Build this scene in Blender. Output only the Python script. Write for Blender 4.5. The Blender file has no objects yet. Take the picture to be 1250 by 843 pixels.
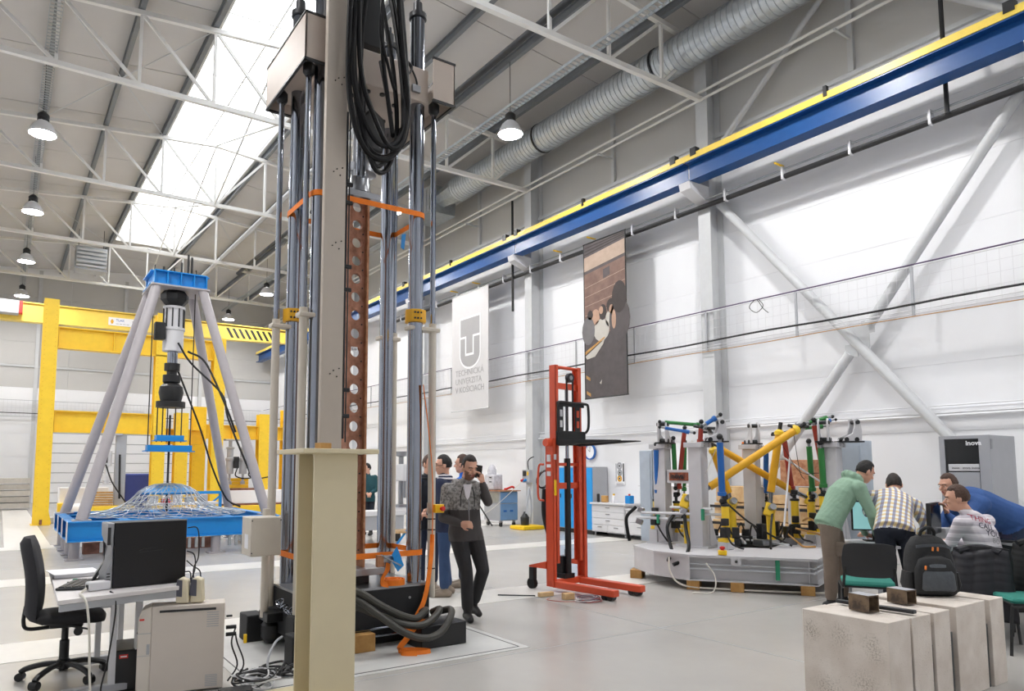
import bpy, bmesh, math, random
from mathutils import Vector, Matrix, Euler, noise as mnoise
random.seed(7)
SC = bpy.context.scene
COL = SC.collection
PI = math.pi

# ---------------------------------------------------------------- camera
cam_d = bpy.data.cameras.new('camera')
cam = bpy.data.objects.new('camera', cam_d)
COL.objects.link(cam)
cam.location = (0, 0, 1.55)
cam.rotation_euler = (PI / 2 + 0.09112, 0, -0.58733)
cam_d.sensor_width = 36
cam_d.lens = 872 / 1250 * 36
cam_d.shift_x = (625 - 582.4) / 1250
cam_d.shift_y = (493.4 - 421.5) / 1250
cam_d.clip_start = 0.05
cam_d.clip_end = 200
SC.camera = cam

# ---------------------------------------------------------------- world, exposure
world = bpy.data.worlds.new('sky')
SC.world = world
world.use_nodes = True
world.node_tree.nodes['Background'].inputs[0].default_value = (0.95, 0.98, 1.0, 1)
world.node_tree.nodes['Background'].inputs[1].default_value = 1.0
SKYLIGHT_POWER = 3.2
LAMP_POWER = 305.0
SC.view_settings.view_transform = 'Standard'
SC.view_settings.look = 'None'
SC.view_settings.gamma = 1
SC.view_settings.use_curve_mapping = False
SC.view_settings.exposure = 0.10
SC.cycles.diffuse_bounces = 6
SC.cycles.max_bounces = 10
SC.cycles.sample_clamp_indirect = 6

# ---------------------------------------------------------------- materials
def lin(c):
    return c / 12.92 if c <= 0.04045 else ((c + 0.055) / 1.055) ** 2.4
def hx(s):
    s = s.lstrip('#')
    return tuple(lin(int(s[i:i + 2], 16) / 255) for i in (0, 2, 4)) + (1,)
MATS = {}
def mat(name, col, rough=0.5, metal=0.0, var=0.06, scale=6.0, bump=0.0, bscale=40.0, spec=None, alpha=None, emit=0.0, col2=None, thr=None, coat=0.0):
    """A procedural surface: one colour with a little noise in it, and fine relief."""
    m = bpy.data.materials.new(name); m.use_nodes = True
    nt = m.node_tree; b = nt.nodes['Principled BSDF']
    c = hx(col) if isinstance(col, str) else tuple(col) + (1,)
    b.inputs['Roughness'].default_value = rough
    b.inputs['Metallic'].default_value = metal
    if spec is not None: b.inputs['Specular IOR Level'].default_value = spec
    if alpha is not None: b.inputs['Alpha'].default_value = alpha
    if coat: b.inputs['Coat Weight'].default_value = coat
    if emit:
        b.inputs['Emission Color'].default_value = c
        b.inputs['Emission Strength'].default_value = emit
    tc = nt.nodes.new('ShaderNodeTexCoord')
    if var > 0 or col2:
        n = nt.nodes.new('ShaderNodeTexNoise'); n.inputs['Scale'].default_value = scale
        n.inputs['Detail'].default_value = 5; n.inputs['Roughness'].default_value = 0.6
        nt.links.new(tc.outputs['Object'], n.inputs['Vector'])
        r = nt.nodes.new('ShaderNodeValToRGB')
        lo = hx(col2) if col2 else tuple(x * (1 - var) for x in c[:3]) + (1,)
        hi = c if col2 else tuple(min(1, x * (1 + var)) for x in c[:3]) + (1,)
        a, z = thr if thr else (0.3, 0.7)
        r.color_ramp.elements[0].position = a; r.color_ramp.elements[0].color = lo
        r.color_ramp.elements[1].position = z; r.color_ramp.elements[1].color = hi
        nt.links.new(n.outputs['Fac'], r.inputs['Fac'])
        nt.links.new(r.outputs['Color'], b.inputs['Base Color'])
    else:
        b.inputs['Base Color'].default_value = c
    if bump:
        n2 = nt.nodes.new('ShaderNodeTexNoise'); n2.inputs['Scale'].default_value = bscale; n2.inputs['Detail'].default_value = 4
        nt.links.new(tc.outputs['Object'], n2.inputs['Vector'])
        bp = nt.nodes.new('ShaderNodeBump'); bp.inputs['Strength'].default_value = bump; bp.inputs['Distance'].default_value = 0.02
        nt.links.new(n2.outputs['Fac'], bp.inputs['Height']); nt.links.new(bp.outputs['Normal'], b.inputs['Normal'])
    MATS[name] = m
    return m
def nodes_of(m):
    return m.node_tree, m.node_tree.nodes['Principled BSDF']

mat('wall_white', '#e9eaed', 0.55, var=0.02, scale=0.8)
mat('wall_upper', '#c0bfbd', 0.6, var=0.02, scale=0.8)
mat('roof_sheet', '#c3c0bd', 0.6, var=0.03, scale=0.7)
mat('steel_white', '#e3e2de', 0.45, var=0.02)
mat('steel_grey', '#c4c6c8', 0.45, var=0.03)
mat('purlin', '#7e8286', 0.5, metal=0.4, var=0.05)
mat('galv', '#aeb4b8', 0.35, metal=0.75, var=0.12, scale=9)
mat('duct', '#c3c9cd', 0.3, metal=0.6, var=0.1, scale=14)
mat('crane_blue', '#0f4a88', 0.35, var=0.06)
mat('crane_yellow', '#efd05a', 0.4, var=0.05)
mat('rig_yellow', '#f5cd33', 0.42, var=0.04)
mat('black', '#17181a', 0.45, var=0.1)
mat('black_matt', '#1d1e20', 0.75, var=0.12)
mat('rubber', '#0f0f11', 0.5, var=0.1, spec=0.25)
mat('dark_steel', '#3a3b3d', 0.4, metal=0.6, var=0.15)
mat('chrome', '#9297a1', 0.12, metal=1.0, var=0.03)
mat('bright_steel', '#cdd0d5', 0.3, metal=0.5, var=0.05)
mat('steel', '#9a9ca0', 0.3, metal=0.9, var=0.08)
mat('beige', '#cdc5b8', 0.5, var=0.02, bump=0.03, bscale=120)
mat('head_beige', '#b3a69b', 0.5, var=0.02)
mat('beige_post', '#b3a99d', 0.5, var=0.02)
mat('cream_beam', '#d3c7a6', 0.45, var=0.03, scale=3)
mat('orange', '#ee7d1a', 0.7, var=0.08, scale=20)
mat('stacker_red', '#d2502f', 0.4, var=0.05)
mat('rig_blue', '#0d86d0', 0.4, var=0.04)
mat('locker_blue', '#1f97e0', 0.45, var=0.02)
mat('leg_grey', '#a8a3a6', 0.4, var=0.03)
mat('rust', '#8e6150', 0.75, metal=0.1, col2='#694636', thr=(0.35, 0.65), scale=9, bump=0.15)
mat('specimen', '#ad7a63', 0.75, col2='#80563f', thr=(0.3, 0.62), scale=11, bump=0.2)
mat('rust_pale', '#b98a68', 0.8, col2='#9a6243', thr=(0.35, 0.65), scale=14, bump=0.2)
mat('wood', '#c59a5c', 0.7, col2='#a97c43', thr=(0.35, 0.7), scale=7, bump=0.1)
mat('wood_pale', '#d8bb8d', 0.7, col2='#c0986a', thr=(0.35, 0.7), scale=7)
mat('light_grey', '#d5d5d8', 0.45, var=0.02)
mat('mid_grey', '#a9abb0', 0.45, var=0.03)
mat('rig_grey', '#c6c5c8', 0.45, var=0.03)
mat('rig_blue_dark', '#1d63b0', 0.4, var=0.05)
mat('rig_green', '#2e7d3c', 0.4, var=0.05)
mat('rig_red', '#a33a2c', 0.4, var=0.05)
mat('amber', '#e3a91c', 0.4, var=0.05)
mat('hose', '#3a3934', 0.5, var=0.12, scale=30)
mat('cable_black', '#1b1b1d', 0.5, var=0.05)
mat('cable_white', '#d9d5cb', 0.5, var=0.03)
mat('paper', '#f1f1f4', 0.7, var=0.01)
mat('pc_beige', '#cfc6bd', 0.5, var=0.02)
mat('pc_front', '#d8d0c6', 0.5, var=0.02)
mat('desk_top', '#dcd8d8', 0.45, var=0.02)
mat('screen_dark', '#16191c', 0.15, var=0.02)
mat('yellow', '#f1c40f', 0.45, var=0.03)
mat('red', '#cf2a22', 0.45, var=0.03)
mat('green', '#2a8f6a', 0.6, var=0.05)
mat('teal_fabric', '#2d7f72', 0.85, var=0.08, scale=60)

# concrete floor with broad pale bands of newer screed, smooth and slightly reflective
def floor_material():
    m = mat('floor_concrete', '#c3bfb8', 0.3, var=0)
    nt, b = nodes_of(m)
    tc = nt.nodes.new('ShaderNodeTexCoord')
    def noise(s, d=6):
        n = nt.nodes.new('ShaderNodeTexNoise'); n.inputs['Scale'].default_value = s; n.inputs['Detail'].default_value = d
        n.inputs['Roughness'].default_value = 0.62
        nt.links.new(tc.outputs['Object'], n.inputs['Vector']); return n
    n1, n2 = noise(0.3, 2), noise(1.6, 3)
    mx = nt.nodes.new('ShaderNodeMix'); mx.data_type = 'FLOAT'; mx.inputs[0].default_value = 0.45
    nt.links.new(n1.outputs['Fac'], mx.inputs[2]); nt.links.new(n2.outputs['Fac'], mx.inputs[3])
    r = nt.nodes.new('ShaderNodeValToRGB')
    r.color_ramp.elements[0].position = 0.25; r.color_ramp.elements[0].color = hx('#aaa7a3')
    r.color_ramp.elements[1].position = 0.75; r.color_ramp.elements[1].color = hx('#b9b6b1')
    nt.links.new(mx.outputs[0], r.inputs['Fac']); nt.links.new(r.outputs['Color'], b.inputs['Base Color'])
    b.inputs['Roughness'].default_value = 0.27
floor_material()
mat('floor_band', '#d8d5cf', 0.35, var=0.05, scale=2.5)
mat('floor_plate', '#c8c8c6', 0.4, var=0.08, scale=3)

def skylight_material():
    m = mat('skylight_pane', '#f6faff', 0.4, var=0, emit=SKYLIGHT_POWER)
skylight_material()
mat('lamp_glow', '#fffdfb', 0.5, var=0, emit=LAMP_POWER)

# ---------------------------------------------------------------- mesh building
FR = {}
ROOT = {}
def V(*a): return Vector(a)
def frame_z(d):
    d = Vector(d).normalized()
    up = Vector((0, 0, 1)) if abs(d.z) < 0.95 else Vector((0, 1, 0))
    x = up.cross(d).normalized(); y = d.cross(x)
    return x, y, d
def catmull(pts, k=6):
    P = [Vector(p) for p in pts]
    if len(P) < 3: return P
    out = []
    for i in range(len(P) - 1):
        p0 = P[i - 1] if i else P[0] * 2 - P[1]
        p1, p2 = P[i], P[i + 1]
        p3 = P[i + 2] if i + 2 < len(P) else p2 * 2 - p1
        for j in range(k):
            t = j / k
            out.append(0.5 * ((2 * p1) + (p2 - p0) * t + (2 * p0 - 5 * p1 + 4 * p2 - p3) * t * t + (3 * p1 - p0 - 3 * p2 + p3) * t ** 3))
    out.append(P[-1])
    return out
class MB:
    def __init__(s):
        s.v = []; s.f = []
    def add(s, vs, fs):
        o = len(s.v); s.v += [Vector(v) for v in vs]; s.f += [tuple(i + o for i in f) for f in fs]; return s
    def box(s, x0, x1, y0, y1, z0, z1):
        vs = [(x, y, z) for z in (z0, z1) for y in (y0, y1) for x in (x0, x1)]
        return s.add(vs, [(0, 2, 3, 1), (4, 5, 7, 6), (0, 1, 5, 4), (2, 6, 7, 3), (0, 4, 6, 2), (1, 3, 7, 5)])
    def obox(s, c, sz, rot=(0, 0, 0)):
        R = Euler(rot).to_matrix() if not isinstance(rot, Matrix) else rot
        c = Vector(c); h = Vector(sz) / 2
        vs = [c + R @ Vector((x * h.x, y * h.y, z * h.z)) for z in (-1, 1) for y in (-1, 1) for x in (-1, 1)]
        return s.add(vs, [(0, 2, 3, 1), (4, 5, 7, 6), (0, 1, 5, 4), (2, 6, 7, 3), (0, 4, 6, 2), (1, 3, 7, 5)])
    def bar(s, a, b, w, h):
        """rectangular bar from a to b; w sideways, h upwards"""
        a = Vector(a); b = Vector(b); x, y, d = frame_z(b - a)
        vs = [p + x * i * w / 2 + y * j * h / 2 for p in (a, b) for i, j in ((-1, -1), (1, -1), (1, 1), (-1, 1))]
        return s.add(vs, [(3, 2, 1, 0), (4, 5, 6, 7), (0, 1, 5, 4), (1, 2, 6, 5), (2, 3, 7, 6), (3, 0, 4, 7)])
    def cyl(s, a, b, r, r2=None, n=12, caps=True):
        a = Vector(a); b = Vector(b); r2 = r if r2 is None else r2
        x, y, d = frame_z(b - a); o = len(s.v)
        for p, q in ((a, r), (b, r2)):
            for i in range(n):
                t = 2 * PI * i / n; s.v.append(p + x * q * math.cos(t) + y * q * math.sin(t))
        for i in range(n):
            j = (i + 1) % n; s.f.append((o + i, o + j, o + n + j, o + n + i))
        if caps:
            s.f.append(tuple(o + i for i in reversed(range(n)))); s.f.append(tuple(o + n + i for i in range(n)))
        return s
    def tube(s, pts, r, n=8, k=6, flat=None):
        """round tube (or flat band when flat=(w, t)) along a smooth path"""
        P = catmull(pts, k) if k > 1 else [Vector(p) for p in pts]
        o = len(s.v); m = len(P); prev = None
        for i, p in enumerate(P):
            d = (P[min(i + 1, m - 1)] - P[max(i - 1, 0)]).normalized()
            if prev is None: x, y, _ = frame_z(d)
            else:
                x = (prev - d * prev.dot(d))
                x = x.normalized() if x.length > 1e-6 else frame_z(d)[0]
                y = d.cross(x)
            prev = x
            rr = r[i * len(r) // m] if isinstance(r, (list, tuple)) else r
            for q in range(n):
                t = 2 * PI * q / n
                s.v.append(p + x * rr * math.cos(t) + y * rr * math.sin(t))
        for i in range(m - 1):
            for q in range(n):
                w = (q + 1) % n
                s.f.append((o + i * n + q, o + i * n + w, o + (i + 1) * n + w, o + (i + 1) * n + q))
        s.f.append(tuple(o + i for i in reversed(range(n)))); s.f.append(tuple(o + (m - 1) * n + i for i in range(n)))
        return s
    def band(s, pts, w, t, up=(0, 0, 1), k=6):
        """flat webbing: width w along up, thickness t"""
        P = catmull(pts, k) if k > 1 else [Vector(p) for p in pts]
        o = len(s.v); m = len(P); U = Vector(up)
        for i, p in enumerate(P):
            d = (P[min(i + 1, m - 1)] - P[max(i - 1, 0)]).normalized()
            u = U - d * U.dot(d)
            u = u.normalized() if u.length > 1e-4 else Vector((1, 0, 0))
            nrm = d.cross(u)
            for a, b in ((-1, -1), (1, -1), (1, 1), (-1, 1)):
                s.v.append(p + u * a * w / 2 + nrm * b * t / 2)
        for i in range(m - 1):
            for q in range(4):
                r = (q + 1) % 4
                s.f.append((o + i * 4 + q, o + i * 4 + r, o + i * 4 + 4 + r, o + i * 4 + 4 + q))
        s.f.append((o + 3, o + 2, o + 1, o)); e = o + (m - 1) * 4; s.f.append((e, e + 1, e + 2, e + 3))
        return s
    def lathe(s, base, prof, n=16, axis=(0, 0, 1), caps=True):
        base = Vector(base); x, y, d = frame_z(axis); o = len(s.v)
        for r, z in prof:
            for i in range(n):
                t = 2 * PI * i / n; s.v.append(base + d * z + x * r * math.cos(t) + y * r * math.sin(t))
        for k in range(len(prof) - 1):
            for i in range(n):
                j = (i + 1) % n; s.f.append((o + k * n + i, o + k * n + j, o + k * n + n + j, o + k * n + n + i))
        if caps:
            s.f.append(tuple(o + i for i in reversed(range(n)))); e = o + (len(prof) - 1) * n; s.f.append(tuple(e + i for i in range(n)))
        else:
            k = len(prof) - 1
            for i in range(n):
                j = (i + 1) % n; s.f.append((o + k * n + i, o + k * n + j, o + j, o + i))
        return s
    def prism(s, poly, o, ex, ey, depth):
        """polygon in the plane (ex, ey) at o, extruded by the vector depth"""
        o = Vector(o); ex = Vector(ex); ey = Vector(ey); dp = Vector(depth); k = len(s.v); n = len(poly)
        for off in (Vector((0, 0, 0)), dp):
            for a, b in poly: s.v.append(o + ex * a + ey * b + off)
        s.f.append(tuple(k + i for i in reversed(range(n)))); s.f.append(tuple(k + n + i for i in range(n)))
        for i in range(n):
            j = (i + 1) % n; s.f.append((k + i, k + j, k + n + j, k + n + i))
        return s
    def ibeam(s, a, b, h, w, tw=0.012, tf=0.02, up=(0, 0, 1)):
        a = Vector(a); b = Vector(b); d = (b - a).normalized(); u = Vector(up); u = (u - d * u.dot(d)).normalized(); sd = d.cross(u)
        H, W, T = h / 2, w / 2, tw / 2
        poly = [(-W, -H), (W, -H), (W, -H + tf), (T, -H + tf), (T, H - tf), (W, H - tf), (W, H), (-W, H), (-W, H - tf), (-T, H - tf), (-T, -H + tf), (-W, -H + tf)]
        return s.prism(poly, a, sd, u, b - a)
    def sph(s, c, r, nu=12, nv=8, R=None):
        c = Vector(c); r = Vector((r, r, r)) if not hasattr(r, '__len__') else Vector(r); o = len(s.v)
        for j in range(nv + 1):
            ph = PI * j / nv
            for i in range(nu):
                t = 2 * PI * i / nu
                p = Vector((r.x * math.sin(ph) * math.cos(t), r.y * math.sin(ph) * math.sin(t), r.z * math.cos(ph)))
                s.v.append(c + (R @ p if R else p))
        for j in range(nv):
            for i in range(nu):
                k = (i + 1) % nu; s.f.append((o + j * nu + i, o + (j + 1) * nu + i, o + (j + 1) * nu + k, o + j * nu + k))
        return s
    def mesh(s, name, M=None, angle=35):
        me = bpy.data.meshes.new(name)
        vs = [M @ v for v in s.v] if M else s.v
        me.from_pydata([tuple(v) for v in vs], [], s.f)
        bm = bmesh.new(); bm.from_mesh(me)
        bmesh.ops.recalc_face_normals(bm, faces=bm.faces); bm.to_mesh(me); bm.free()
        me.polygons.foreach_set('use_smooth', [True] * len(me.polygons))
        me.set_sharp_from_angle(angle=math.radians(angle))
        return me
    def build(s, name, m, parent=None, bevel=0, local=False, angle=35, seg=2, label=None):
        F = FR.get(parent)
        me = s.mesh(name, None if (local or F is None) else F.inverted(), angle)
        o = bpy.data.objects.new(name, me); COL.objects.link(o)
        me.materials.append(MATS[m] if isinstance(m, str) else m)
        if parent is not None:
            o.parent = parent; FR[o] = F
        if bevel:
            b = o.modifiers.new('bevel', 'BEVEL'); b.width = bevel; b.segments = seg; b.limit_method = 'ANGLE'; b.angle_limit = 0.6
        if label: o['label'] = label
        return o
def thing(name, label, cat, loc=(0, 0, 0), rotz=0, group=None, kind=None):
    o = bpy.data.objects.new(name, None); COL.objects.link(o); o.empty_display_size = 0.1
    o.location = loc; o.rotation_euler = (0, 0, rotz)
    FR[o] = Matrix.Translation(loc) @ Matrix.Rotation(rotz, 4, 'Z')
    tag(o, label, cat, group, kind)
    return o
def tag(o, label, cat=None, group=None, kind=None):
    if label: o['label'] = label
    if cat: o['category'] = cat
    if group: o['group'] = group
    if kind: o['kind'] = kind
    return o
def dup(root, loc, rotz=None, label=None, group=None):
    r = root.copy(); COL.objects.link(r); r.location = loc
    if rotz is not None: r.rotation_euler = (0, 0, rotz)
    if label: r['label'] = label
    if group: r['group'] = group
    for ch in list(root.children):
        c = ch.copy(); COL.objects.link(c); c.parent = r
        for g in list(ch.children):
            d = g.copy(); COL.objects.link(d); d.parent = c
    FR[r] = Matrix.Translation(loc) @ Matrix.Rotation(r.rotation_euler.z, 4, 'Z')
    return r
def piece(src, parent, loc=(0, 0, 0), name=None, rot=None, scale=None):
    """another copy of a part sharing its mesh, under parent"""
    c = src.copy(); COL.objects.link(c); c.parent = parent; c.location = loc
    if rot: c.rotation_euler = rot
    if scale: c.scale = scale
    if name: c.name = name
    FR[c] = FR.get(parent)
    return c
def text_part(txt, m, parent, origin, ex, ey, size, align='LEFT', thick=0.001, name='lettering', bold=0.0, sx=1.0):
    """flat lettering: origin, reading direction ex, up direction ey (world)"""
    cu = bpy.data.curves.new('txt', 'FONT'); cu.body = txt; cu.size = size; cu.align_x = align; cu.extrude = thick; cu.offset = bold; cu.resolution_u = 2
    t = bpy.data.objects.new('txt', cu); COL.objects.link(t)
    bpy.context.view_layer.update()
    me = bpy.data.meshes.new_from_object(t.evaluated_get(bpy.context.evaluated_depsgraph_get()))
    bpy.data.objects.remove(t); bpy.data.curves.remove(cu)
    ex = Vector(ex).normalized(); ey = Vector(ey).normalized(); ez = ex.cross(ey)
    M = Matrix.Translation(origin) @ Matrix(((ex.x * sx, ey.x, ez.x, 0), (ex.y * sx, ey.y, ez.y, 0), (ex.z * sx, ey.z, ez.z, 0), (0, 0, 0, 1)))
    F = FR.get(parent)
    if F is not None: M = F.inverted() @ M
    me.transform(M); me.materials.clear(); me.materials.append(MATS[m])
    me.name = name
    o = bpy.data.objects.new(name, me); COL.objects.link(o)
    if parent is not None: o.parent = parent; FR[o] = F
    return o
# ================================================================ BUILDING
WX, WL, YB, YE = 12.45, -2.45, -3.0, 39.45        # right wall, left wall, back wall, end wall
BAYS = [-2.55, 3.45, 9.45, 15.45, 21.45, 27.45, 33.45, 39.45]
RIDGE = 4.92
def roof_z(x): return 11.42 - 0.09 * abs(x - RIDGE)
NODES = [RIDGE + 1.47 * k for k in range(-4, 5)]

# floor
fl = MB().box(WL - .3, WX + .3, YB - .3, YE + .3, -0.3, 0).build('floor', 'floor_concrete'); fl['kind'] = 'structure'
# pale screed bands across the hall and the steel cover plates round the press
n = 0
for (x0, x1, y0, y1) in ((-2.4, 12.4, 7.02, 7.78), (-2.4, 11.8, 11.5, 12.25), (-2.4, 12.4, 16.6, 17.3), (-1.0, 1.0, 11.8, 24.5)):
    n += 1
    if n == 4: x0, x1, y0, y1 = 0.15, 0.95, 17.3, 33
    b = MB().box(x0, x1, y0, y1, 0.0, 0.003).build('floor_band', 'floor_band', fl)
pl = MB().box(1.55, 3.95, 5.1, 7.0, 0.0, 0.004).build('cover_plate', 'floor_plate', fl)
for x in (1.62, 3.88):
    MB().box(x - .005, x + .005, 5.17, 6.95, 0.0035, 0.006).build('plate_joint', 'dark_steel', fl)
MB().box(1.62, 3.88, 5.160, 5.170, 0.0035, 0.006).build('plate_joint', 'dark_steel', fl)
for y in (-1.0, 5.0, 13.5, 19.5, 25.5, 31.5):
    MB().box(WL, WX, y - .004, y + .004, 0.0, 0.0015).build('saw_cut', 'mid_grey', fl)
for x in (0.05, 5.5, 9.6):
    MB().box(x - .004, x + .004, YB, YE, 0.0, 0.0015).build('saw_cut', 'mid_grey', fl)

# right and left walls: horizontal sandwich panels between the columns
PH = 1.0775
def wall_side(name, X, sgn):
    w = MB().box(min(X, X + sgn * .25), max(X, X + sgn * .25), YB - .3, YE + .3, -.05, 11.0).build(name, 'wall_white'); w['kind'] = 'structure'
    proto = {}
    for bi in range(len(BAYS) - 1):
        y0, y1 = BAYS[bi], BAYS[bi + 1]
        for r in range(10):
            z0 = r * PH; z1 = min(z0 + PH, 10.62)
            if z1 - z0 < .1: continue
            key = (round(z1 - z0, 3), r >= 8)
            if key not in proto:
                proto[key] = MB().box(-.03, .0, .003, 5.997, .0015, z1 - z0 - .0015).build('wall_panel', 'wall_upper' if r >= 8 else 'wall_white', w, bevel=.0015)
                o = proto[key]
            else: o = piece(proto[key], w)
            o.location = (X if sgn > 0 else X + .03, y0, z0)
    return w
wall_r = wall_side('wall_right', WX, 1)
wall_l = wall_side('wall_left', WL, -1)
def wall_cross(name, Y, sgn):
    w = MB().box(WL - .3, WX + .3, min(Y, Y + sgn * .25), max(Y, Y + sgn * .25), -.05, 11.6).build(name, 'wall_white'); w['kind'] = 'structure'
    p0 = {}
    for ci in range(3):
        for r in range(10):
            x0 = WL + ci * 4.9667; z0 = r * PH
            k = int(r >= (5 if sgn > 0 else 8))  # grey starts lower on the end wall: light fading upwards, painted in
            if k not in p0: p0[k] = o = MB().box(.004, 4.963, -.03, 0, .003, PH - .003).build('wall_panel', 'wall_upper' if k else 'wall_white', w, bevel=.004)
            else: o = piece(p0[k], w)
            o.location = (x0, Y if sgn > 0 else Y + .03, z0)
    return w
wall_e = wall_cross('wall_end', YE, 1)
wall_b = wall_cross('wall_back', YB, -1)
# girts and mid-bay posts on the right wall, above the crane
for z in (8.62, 2.48):
    MB().box(WX - .10, WX - .03, YB, YE, z - .04, z + .04).build('girt', 'steel_grey' if z > 5 else 'wall_white', wall_r)
for y in (0.45, 6.45, 12.45, 18.45, 24.45, 30.45):
    MB().box(WX - .11, WX - .03, y - .05, y + .05, 8.66, 10.6).build('wall_post', 'steel_grey', wall_r)
MB().box(WX - .16, WX - .03, YB, YE, 10.45, 10.62).build('eaves_beam', 'steel_grey', wall_r)
for x in (1.2, 4.9, 8.6):
    MB().box(x - .08, x + .08, YE - .16, YE - .03, 0, 11.0).build('wall_post', 'steel_grey', wall_e)
MB().box(WL, WX, YE - .1, YE - .03, 6.35, 6.43).build('girt', 'steel_grey', wall_e)
# pale conduits and a gutter pipe along the right wall
MB().cyl((WX - .14, YB, 2.40), (WX - .14, YE, 2.40), .022, n=8).build('conduit', 'wall_white', wall_r)
MB().cyl((WX - .12, YB, 2.56), (WX - .12, YE, 2.56), .012, n=6).build('conduit', 'wall_white', wall_r)

# ceiling: sheets between the purlins, a ridge skylight in the middle
ceil = MB().prism([(WL - .3, 12.1), (WX + .3, 12.1), (WX + .3, 12.2), (WL - .3, 12.2)],
                  (0, YB - .3, 0), (1, 0, 0), (0, 0, 1), (0, YE - YB + .6, 0)).build('ceiling', 'roof_sheet'); ceil['kind'] = 'structure'
edges = [WL] + [x for x in NODES] + [WX]
SKY0, SKY1 = -1.5, 33.3
ys = [YB + (YE - YB) * i / 14 for i in range(15)]
for i in range(len(edges) - 1):
    a, b = edges[i], edges[i + 1]
    sk = abs((a + b) / 2 - RIDGE) < 1.4
    for j in range(14):
        y0, y1 = ys[j], ys[j + 1]
        if sk and SKY0 < (y0 + y1) / 2 < SKY1 + .6: continue
        za, zb = roof_z(a) + .06, roof_z(b) + .06
        MB().prism([(a, za), (b, zb), (b, zb + .05), (a, za + .05)], (0, y0 + .012, 0), (1, 0, 0), (0, 0, 1), (0, y1 - y0 - .024, 0)).build('roof_panel', 'roof_sheet', ceil)
# skylight: lit translucent panes in a raised steel frame
sky = thing('window_1', 'long translucent ridge skylight glowing white', None, (RIDGE, SKY0, roof_z(RIDGE)), kind='structure')
NP = 24; dy = (SKY1 - SKY0) / NP
SXA, SXB = 3.62, 6.22
pane_z = lambda x: 11.95 - .05 * abs(x - RIDGE)
for xa, xb in ((SXA + .02, RIDGE - .02), (RIDGE + .02, SXB - .02)):
    for j in range(NP):
        y0 = SKY0 + j * dy
        MB().prism([(xa, pane_z(xa)), (xb, pane_z(xb)), (xb, pane_z(xb) + .012), (xa, pane_z(xa) + .012)], (0, y0 + .02, 0), (1, 0, 0), (0, 0, 1), (0, dy - .04, 0)).build('pane', 'skylight_pane', sky)
for x, e in ((SXA, -1), (SXB, 1)):
    MB().box(min(x, x + e * .05), max(x, x + e * .05), SKY0, SKY1, roof_z(x) + .0, 12.0).build('curb', 'steel_white', sky)
    q = NODES[3] if e < 0 else NODES[5]
    MB().prism([(x, roof_z(x) + .06), (q, roof_z(q) + .06), (q, roof_z(q) + .1), (x, roof_z(x) + .1)], (0, SKY0, 0), (1, 0, 0), (0, 0, 1), (0, SKY1 - SKY0, 0)).build('flashing', 'steel_grey', sky)
for y in (SKY0, SKY1):
    MB().box(SXA, SXB, y - .03, y + .03, roof_z(SXA), 12.05).build('curb', 'steel_white', sky)
MB().box(RIDGE - .02, RIDGE + .02, SKY0, SKY1, pane_z(RIDGE) - .02, pane_z(RIDGE) + .05).build('ridge_bar', 'steel_white', sky)
for j in range(1, NP):
    y = SKY0 + j * dy
    for x in (SXA, SXB):
        MB().bar((RIDGE, y, pane_z(RIDGE)), (x, y, pane_z(x)), .04, .03).build('glazing_bar', 'steel_white', sky)

# purlins
for i, x in enumerate(NODES):
    if abs(x - RIDGE) < .1: continue
    p = MB().ibeam((x, YB, roof_z(x) - .06), (x, YE, roof_z(x) - .06), .2, .1, .01, .012).build('purlin', 'purlin')
    k = round((x - RIDGE) / 1.47)
    where = {-4: 'second from the left wall', -3: 'over the left lamp row', -2: 'left of the skylight edge', -1: 'along the left skylight edge', 1: 'along the right skylight edge', 2: 'right of the skylight edge', 3: 'over the right lamp row', 4: 'nearest the spiral duct'}[k]
    tag(p, 'grey steel roof purlin running lengthwise, ' + where, 'purlin', 'roof purlins')

# trusses
BZ = 9.37
def truss(y, label):
    t = thing('roof_truss', label, 'truss', (RIDGE, y, BZ), group='white roof trusses')
    top = lambda x: roof_z(x) - .22
    MB().bar((WL + .35, y, BZ), (12.05, y, BZ), .10, .10).build('bottom_chord', 'steel_white', t)
    MB().bar((WL + .35, y, top(WL + .3)), (RIDGE, y, top(RIDGE)), .10, .10).build('top_chord', 'steel_white', t)
    MB().bar((RIDGE, y, top(RIDGE)), (12.05, y, top(12.05)), .10, .10).build('top_chord', 'steel_white', t)
    xs = NODES
    for x in xs:
        MB().bar((x, y, BZ), (x, y, top(x)), .06, .06).build('web_post', 'steel_white', t)
    ext = [WL + .4] + xs + [12.0]
    for i in range(len(ext) - 1):
        a, b = ext[i], ext[i + 1]
        if (a + b) / 2 < RIDGE: MB().bar((a, y, top(a)), (b, y, BZ), .06, .06).build('web_diagonal', 'steel_white', t)
        else: MB().bar((b, y, top(b)), (a, y, BZ), .06, .06).build('web_diagonal', 'steel_white', t)
    return t
t0 = truss(9.45, 'white roof truss nearest the camera, above the spiral duct and press')
names = {15.45: 'second white roof truss, passing behind the press head', 21.45: 'third white roof truss, just in front of the tripod rig top',
         27.45: 'fourth white roof truss, above the yellow portal frame', 33.45: 'farthest white roof truss, at the far end of the skylight'}
for y in (15.45, 21.45, 27.45, 33.45):
    dup(t0, (RIDGE, y, BZ), label=names[y])
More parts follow.
